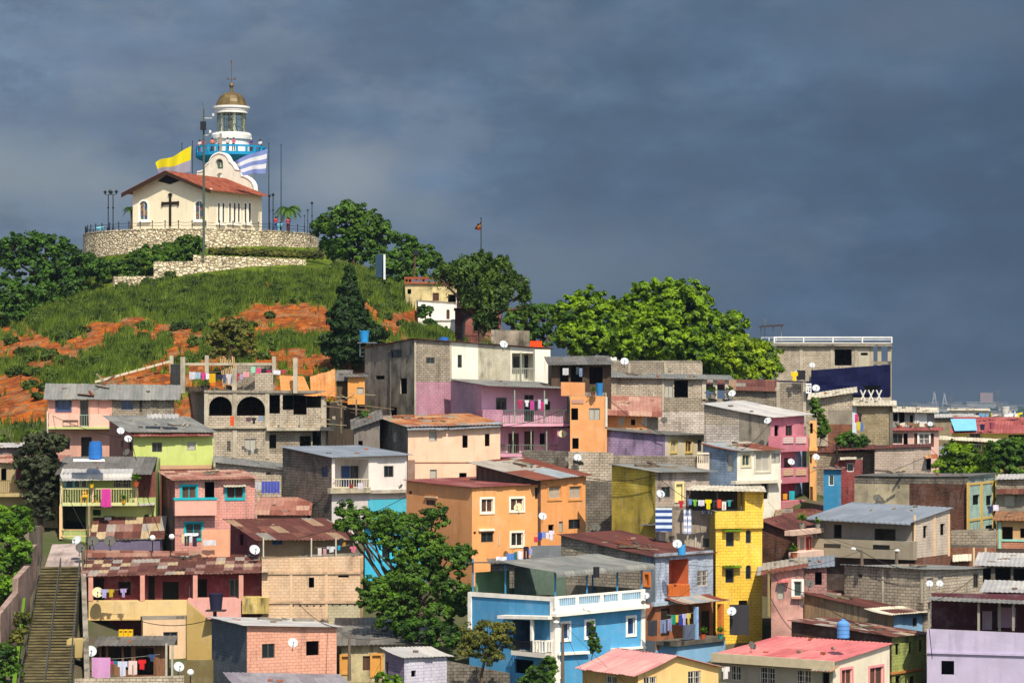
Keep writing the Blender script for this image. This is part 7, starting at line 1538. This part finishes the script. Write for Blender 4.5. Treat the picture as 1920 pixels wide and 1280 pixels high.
# grass: tall tufts on the hill
def grass(n,x0,x1,y0,y1,h,w,mat,thr,name='grass',label=None,clumpy=True):
    X=rng.uniform(x0,x1,n); Y=rng.uniform(y0,y1,n); Z=G(X,Y); p=X/Y*F+CX; q=HY-Z/Y*F
    d=cover(p,q); n2=.5+.5*np.sin(X*2.1+np.sin(Y*1.7)*2)*np.sin(Y*1.9+X*.6)
    keep=(rng.uniform(0,1,n)<np.maximum(d,.05)*(.35+.65*n2 if clumpy else 1))&((d>thr)|(rng.uniform(0,1,n)<.1))&(np.hypot(X-PCX,Y-PCY)>15)&~((Y>297.5)&(X>-48)&(X<-20))&(p>-60)&(p<960)&((Y>216)|(X<-36))&(q<850)
    X,Y,Z,d,n2=(a[keep] for a in (X,Y,Z,d,n2)); m=len(X); H_=h*rng.uniform(.5,1.15,m)*(.55+.65*n2)
    a=rng.uniform(0,2*np.pi,m); lean=rng.uniform(.1,.5,m); b=np.stack([X,Y,Z-.05],1); s=np.stack([np.cos(a),np.sin(a)*.4,0*a],1)*w
    t=b+np.stack([np.cos(a*1.7)*lean*H_,np.sin(a*1.7)*lean*H_,H_],1)
    fastmesh(name,np.stack([b-s,b+s,t],1),mat,None,label,None,None,'stuff')
MATS['leaf:grass1']=leaf_mat('leaf_g1',hexc('2a400e'),hexc('6a7e24'),.5); MATS['leaf:grass2']=leaf_mat('leaf_g2',hexc('3e5c12'),hexc('7c9a24'),.35)
grass(330000,-66,2,205,322,1.0,.07,'leaf:grass1',.3,label='tall green grass covering the hill slope')
grass(160000,-40,6,222,262,.45,.06,'leaf:grass2',.5,label='short bright grass on the lower hill shelf')
# tussocks
Q=[]
for i in range(420):
    X=random.uniform(-64,-6); Y=random.uniform(210,300); Z=gz(X,Y); p=X/Y*F+CX; q=HY-Z/Y*F
    c=float(cover(np.array([p]),np.array([q]))[0])
    if (c<.25 and random.random()<.8) or math.hypot(X-PCX,Y-PCY)<17 or not(-50<p<780): continue
    Q.append(leaves((X,Y,Z+.3),random.uniform(.4,.95),.24,1.0,.6,.35,per=20,asp=2.6))
MATS['leaf:scrub']=leaf_mat('leaf_scrub',hexc('2a3e12'),hexc('5a7026'),.5)
fastmesh('low_scrub',np.concatenate(Q),'leaf:scrub',None,'low dark scrub clumps scattered over the hillside',None,None,'stuff')
# stones
mb=MB()
for i in range(900):
    X=random.uniform(-64,-4); Y=random.uniform(212,290); Z=gz(X,Y); p=X/Y*F+CX; q=HY-Z/Y*F
    if float(cover(np.array([p]),np.array([q]))[0])>.35 or not -40<p<820: continue
    r=random.uniform(.06,.26); 
    pts=[V((X,Y,Z))+V((random.uniform(.6,1)*sx,random.uniform(.6,1)*sy,random.uniform(.5,.9)*sz))*r for sx in(-1,1) for sy in(-1,1) for sz in(-1,1)]
    for f in ((0,1,3,2),(4,6,7,5),(0,4,5,1),(2,3,7,6),(0,2,6,4),(1,5,7,3)): mb.face([pts[k] for k in f])
mb.build('stones',['s:a86c40'],None,'loose orange stones on the bare soil',None,None,'stuff')
# line of pale kerb stones on the path above the long pink house
for i in range(9):
    x=178+i*16; y=718-i*4.4; mb=MB(); A=P(x,y,219+i*.9); mb.box(A,V((.62,.2,.17)),V((-.05,.3,0)),V((0,0,.2))); mb.build('kerb_stone',['s:c0b49c'],None,'pale kerb stone in the line along the path above the long pink house','stone','pale kerb stones along the hillside path')
# ------------------------------------------------------------------ far plain
pb=None
def farbox(x,Z,w,d,h,c):
    global pb
    B=V(((x-CX)/F*Z,Z,PLAIN)); r=empty('far_building',B)
    mb=MB(); mb.box(B+V((-w/2,0,-2)),V((w,0,0)),V((0,d,0)),V((0,0,h+2))); mb.build('wall',['s:'+c],r); mb=MB(); mb.box(B+V((-w/2-1,-1,h)),V((w+2,0,0)),V((0,d+2,0)),V((0,0,1.2))); mb.build('roof',['s:'+random.choice(['a8a49c','8a8e94','b4aca0'])],r)
    return tag(r,'low pale building far away on the hazy plain','building','far buildings on the plain')
proto=[farbox(1800,5200,70,30,9,'b8b4ac'),farbox(1730,6400,40,30,12,'c0a898'),farbox(1850,7600,100,40,9,'9aa0a4'),farbox(1690,5900,30,25,16,'a8a8a4')]
for i in range(115):
    o=copy_tree(random.choice(proto)); Z=random.choice([1,1,1.4])*random.uniform(5000,11500); x=random.uniform(1600,2120); o.location=((x-CX)/F*Z,Z,PLAIN); o.rotation_euler=(0,0,random.uniform(-.3,.3)); k=random.uniform(.7,1.8); o.scale=(k,k,random.uniform(.8,1.7))
o=farbox(1850,9500,46,40,58,'c8a8a0'); o['label']='pinkish tower block rising above the hazy plain at the horizon'; del o['group']
for k,(x,y) in enumerate(((1752,733),(1771,736))):
    B=V(((x-CX)/F*8500,8500,PLAIN)); mb=MB(); tp_=(HY-y)/F*8500
    for sx in (-9,9): mb.tube([B+V((sx,0,0)),V((B.x,B.y,tp_))],2.2,5)
    for t in (.2,.4,.6,.8): mb.tube([B+V((-9*(1-t),0,t*(tp_-B.z))),B+V((9*(1-t),0,t*(tp_-B.z)))],1.5,4)
    mb.build('radio_mast',['s:c8c8c8'],None,f"lattice radio mast on the horizon, {['left','right'][k]} of two",'mast')
Q=[]
for i in range(5200):
    Z=random.uniform(2600,11000); x=random.uniform(1560,2200); c=np.array([(x-CX)/F*Z,Z,PLAIN+3.]); 
    if math.sin(Z*.0021+x*.02)+math.sin(x*.05-Z*.0013)<-.1: continue
    r=random.uniform(9,20)
    for _ in range(7):
        d=unit(rng.normal(size=3)); d[2]=abs(d[2])*.6; t=unit(np.cross(d,rng.normal(size=3))); b=np.cross(d,t); p=c+d*r*.6*np.array([1.6,1,.8]); s=r*.55
        Q.append([p-t*s,p-b*s,p+t*s,p+b*s])
fastmesh('far_wood',np.array(Q),'leaf:dark',None,'dark belts of far trees across the hazy plain',None,None,'stuff')
mb=MB(); mb.face([V((900,7200,PLAIN+.6)),V((2600,7200,PLAIN+.6)),V((3200,9400,PLAIN+.6)),V((1000,9400,PLAIN+.6))]); MATS['water']=simple('water',hexc('8a98a4'),.3); ro=mb.build('river',['water']); ro['kind']='structure'
# haze
mb=MB(); mb.box((-9000,-60,-58),(18000,0,0),(0,30000,0),(0,0,58+52)); T=NT('haze'); T.t.nodes.remove(T.b); pv=T.n('ShaderNodeVolumePrincipled'); pv.inputs['Color'].default_value=(.16,.23,.33,1); pv.inputs['Density'].default_value=HAZE
T.l(pv.outputs[0],T.t.nodes['Material Output'].inputs['Volume']); MATS['haze']=T.m
if HAZE>0: mb.build('haze',['haze'],None,'thin blue haze over the plain',None,None,'stuff')
# ------------------------------------------------------------------ sky, sun, camera
w=bpy.data.worlds.new('World'); scene.world=w; w.use_nodes=True; t=w.node_tree; bg=t.nodes['Background']
S=V((.17,-.60,.78)).normalized(); el=math.asin(S.z); rot=math.atan2(S.x,S.y)
class WT(NT):
    def __init__(s,t): s.t=t
W=WT(t)
sky=W.n('ShaderNodeTexSky'); sky.sky_type='NISHITA'; sky.sun_disc=False; sky.sun_elevation=el; sky.sun_rotation=rot; sky.dust_density=1.5
tc=W.n('ShaderNodeTexCoord'); d=tc.outputs['Generated']; sp=W.n('ShaderNodeSeparateXYZ'); W.l(d,sp.inputs[0])
def mr(src,a,b,c=0.,e=1.):
    m=W.n('ShaderNodeMapRange',interpolation_type='SMOOTHSTEP'); W.l(src,m.inputs[0]); m.inputs[1].default_value=a; m.inputs[2].default_value=b; m.inputs[3].default_value=c; m.inputs[4].default_value=e; return m.outputs[0]
base=W.mix(mr(sp.outputs['X'],-.2,.14),hexc('70849c'),hexc('536a84'))
base=W.mix(mr(sp.outputs['Z'],.0,.1,.75,0),base,W.mix(mr(sp.outputs['X'],-.18,.12),hexc('7a8b9b'),hexc('4e617b')))
n1=W.noise(W.scaled(d,(7,2,17)),1.0,5,.55); base=W.mix(1,base,W.ramp(n1,[(.28,g(.74)),(.5,g(.98)),(.72,g(1.3))]),'MULTIPLY')
n2=W.noise(W.scaled(d,(26,4,46)),1.0,5,.6); base=W.mix(1,base,W.ramp(n2,[(.3,g(.87)),(.7,g(1.13))]),'MULTIPLY')
base=W.mix(W.n('ShaderNodeMath',operation='MULTIPLY').outputs[0],base,base) if 0 else base
n3=W.noise(W.scaled(d,(15,3,30)),1.0,6,.62)
lm=W.n('ShaderNodeMath',operation='MULTIPLY'); W.l(mr(n3,.47,.62,0,.5),lm.inputs[0]); W.l(mr(sp.outputs['X'],.1,-.17,.25,1),lm.inputs[1])
base=W.mix(lm.outputs[0],base,hexc('8894a2'))
lm2=mr(n3,.47,.36,0,.3)
base=W.mix(lm2,base,hexc('4a5a72'))
def puff(x,y,rx,ry,c,k):
    global base
    cx=(x-CX)/F; cz=(HY-y)/F; sc=W.scaled(d,(1/rx*F,0,1/ry*F)); ds=W.n('ShaderNodeVectorMath',operation='DISTANCE'); W.l(sc,ds.inputs[0]); ds.inputs[1].default_value=(cx*F/rx,0,cz*F/ry)
    ad=W.n('ShaderNodeMath',operation='MULTIPLY_ADD'); W.l(n2,ad.inputs[0]); ad.inputs[1].default_value=1.6; W.l(ds.outputs['Value'],ad.inputs[2]) if 0 else None
    s_=W.n('ShaderNodeMath',operation='ADD'); W.l(ds.outputs['Value'],s_.inputs[0]); mm=W.n('ShaderNodeMath',operation='MULTIPLY'); W.l(n2,mm.inputs[0]); mm.inputs[1].default_value=1.4; W.l(mm.outputs[0],s_.inputs[1])
    base=W.mix(mr(s_.outputs[0],.7,1.9,k,0),base,hexc(c))
puff(60,330,260,120,'8e9aa4',.8); puff(640,330,150,90,'949ea8',.85); puff(780,395,110,60,'8492a0',.6); puff(1750,60,420,110,'66768a',.6); puff(1300,300,500,160,'55687f',.5); puff(1120,500,380,110,'738290',.6); puff(1800,560,350,110,'4f6076',.5); puff(900,90,420,60,'5c6f88',.5); puff(300,120,500,40,'6a7a92',.5); puff(1700,210,420,70,'4c5f78',.6); puff(150,230,300,40,'687a92',.4); puff(1820,735,400,22,'4a5a70',.7)
sk=W.n('ShaderNodeVectorMath',operation='SCALE'); W.l(sky.outputs[0],sk.inputs[0]); sk.inputs['Scale'].default_value=.135
bs=W.n('ShaderNodeVectorMath',operation='SCALE'); W.l(base,bs.inputs[0]); bs.inputs['Scale'].default_value=2**-EXPO
final=W.mix(mr(sp.outputs['Y'],.55,-.1),bs.outputs[0],sk.outputs[0]); W.l(final,bg.inputs[0]); bg.inputs[1].default_value=1.0
sl=bpy.data.lights.new('sun','SUN'); sl.energy=SUN; sl.angle=math.radians(.5); sl.color=(1,.915,.77); so=bpy.data.objects.new('sun',sl); COL.objects.link(so); so.rotation_euler=(-S).to_track_quat('-Z','Y').to_euler()
cam=bpy.data.cameras.new('camera'); cam.sensor_width=36; cam.lens=36*F/1920; cam.shift_y=(HY-640)/1920; cam.clip_end=100000; cam.clip_start=1
co=bpy.data.objects.new('camera',cam); COL.objects.link(co); co.rotation_euler=(math.pi/2,0,0); scene.camera=co
scene.view_settings.view_transform='Standard'; scene.view_settings.look='None'; scene.view_settings.exposure=EXPO; scene.view_settings.gamma=1
scene.cycles.max_bounces=6; scene.cycles.volume_bounces=0; scene.cycles.transparent_max_bounces=6; scene.cycles.use_denoising=True
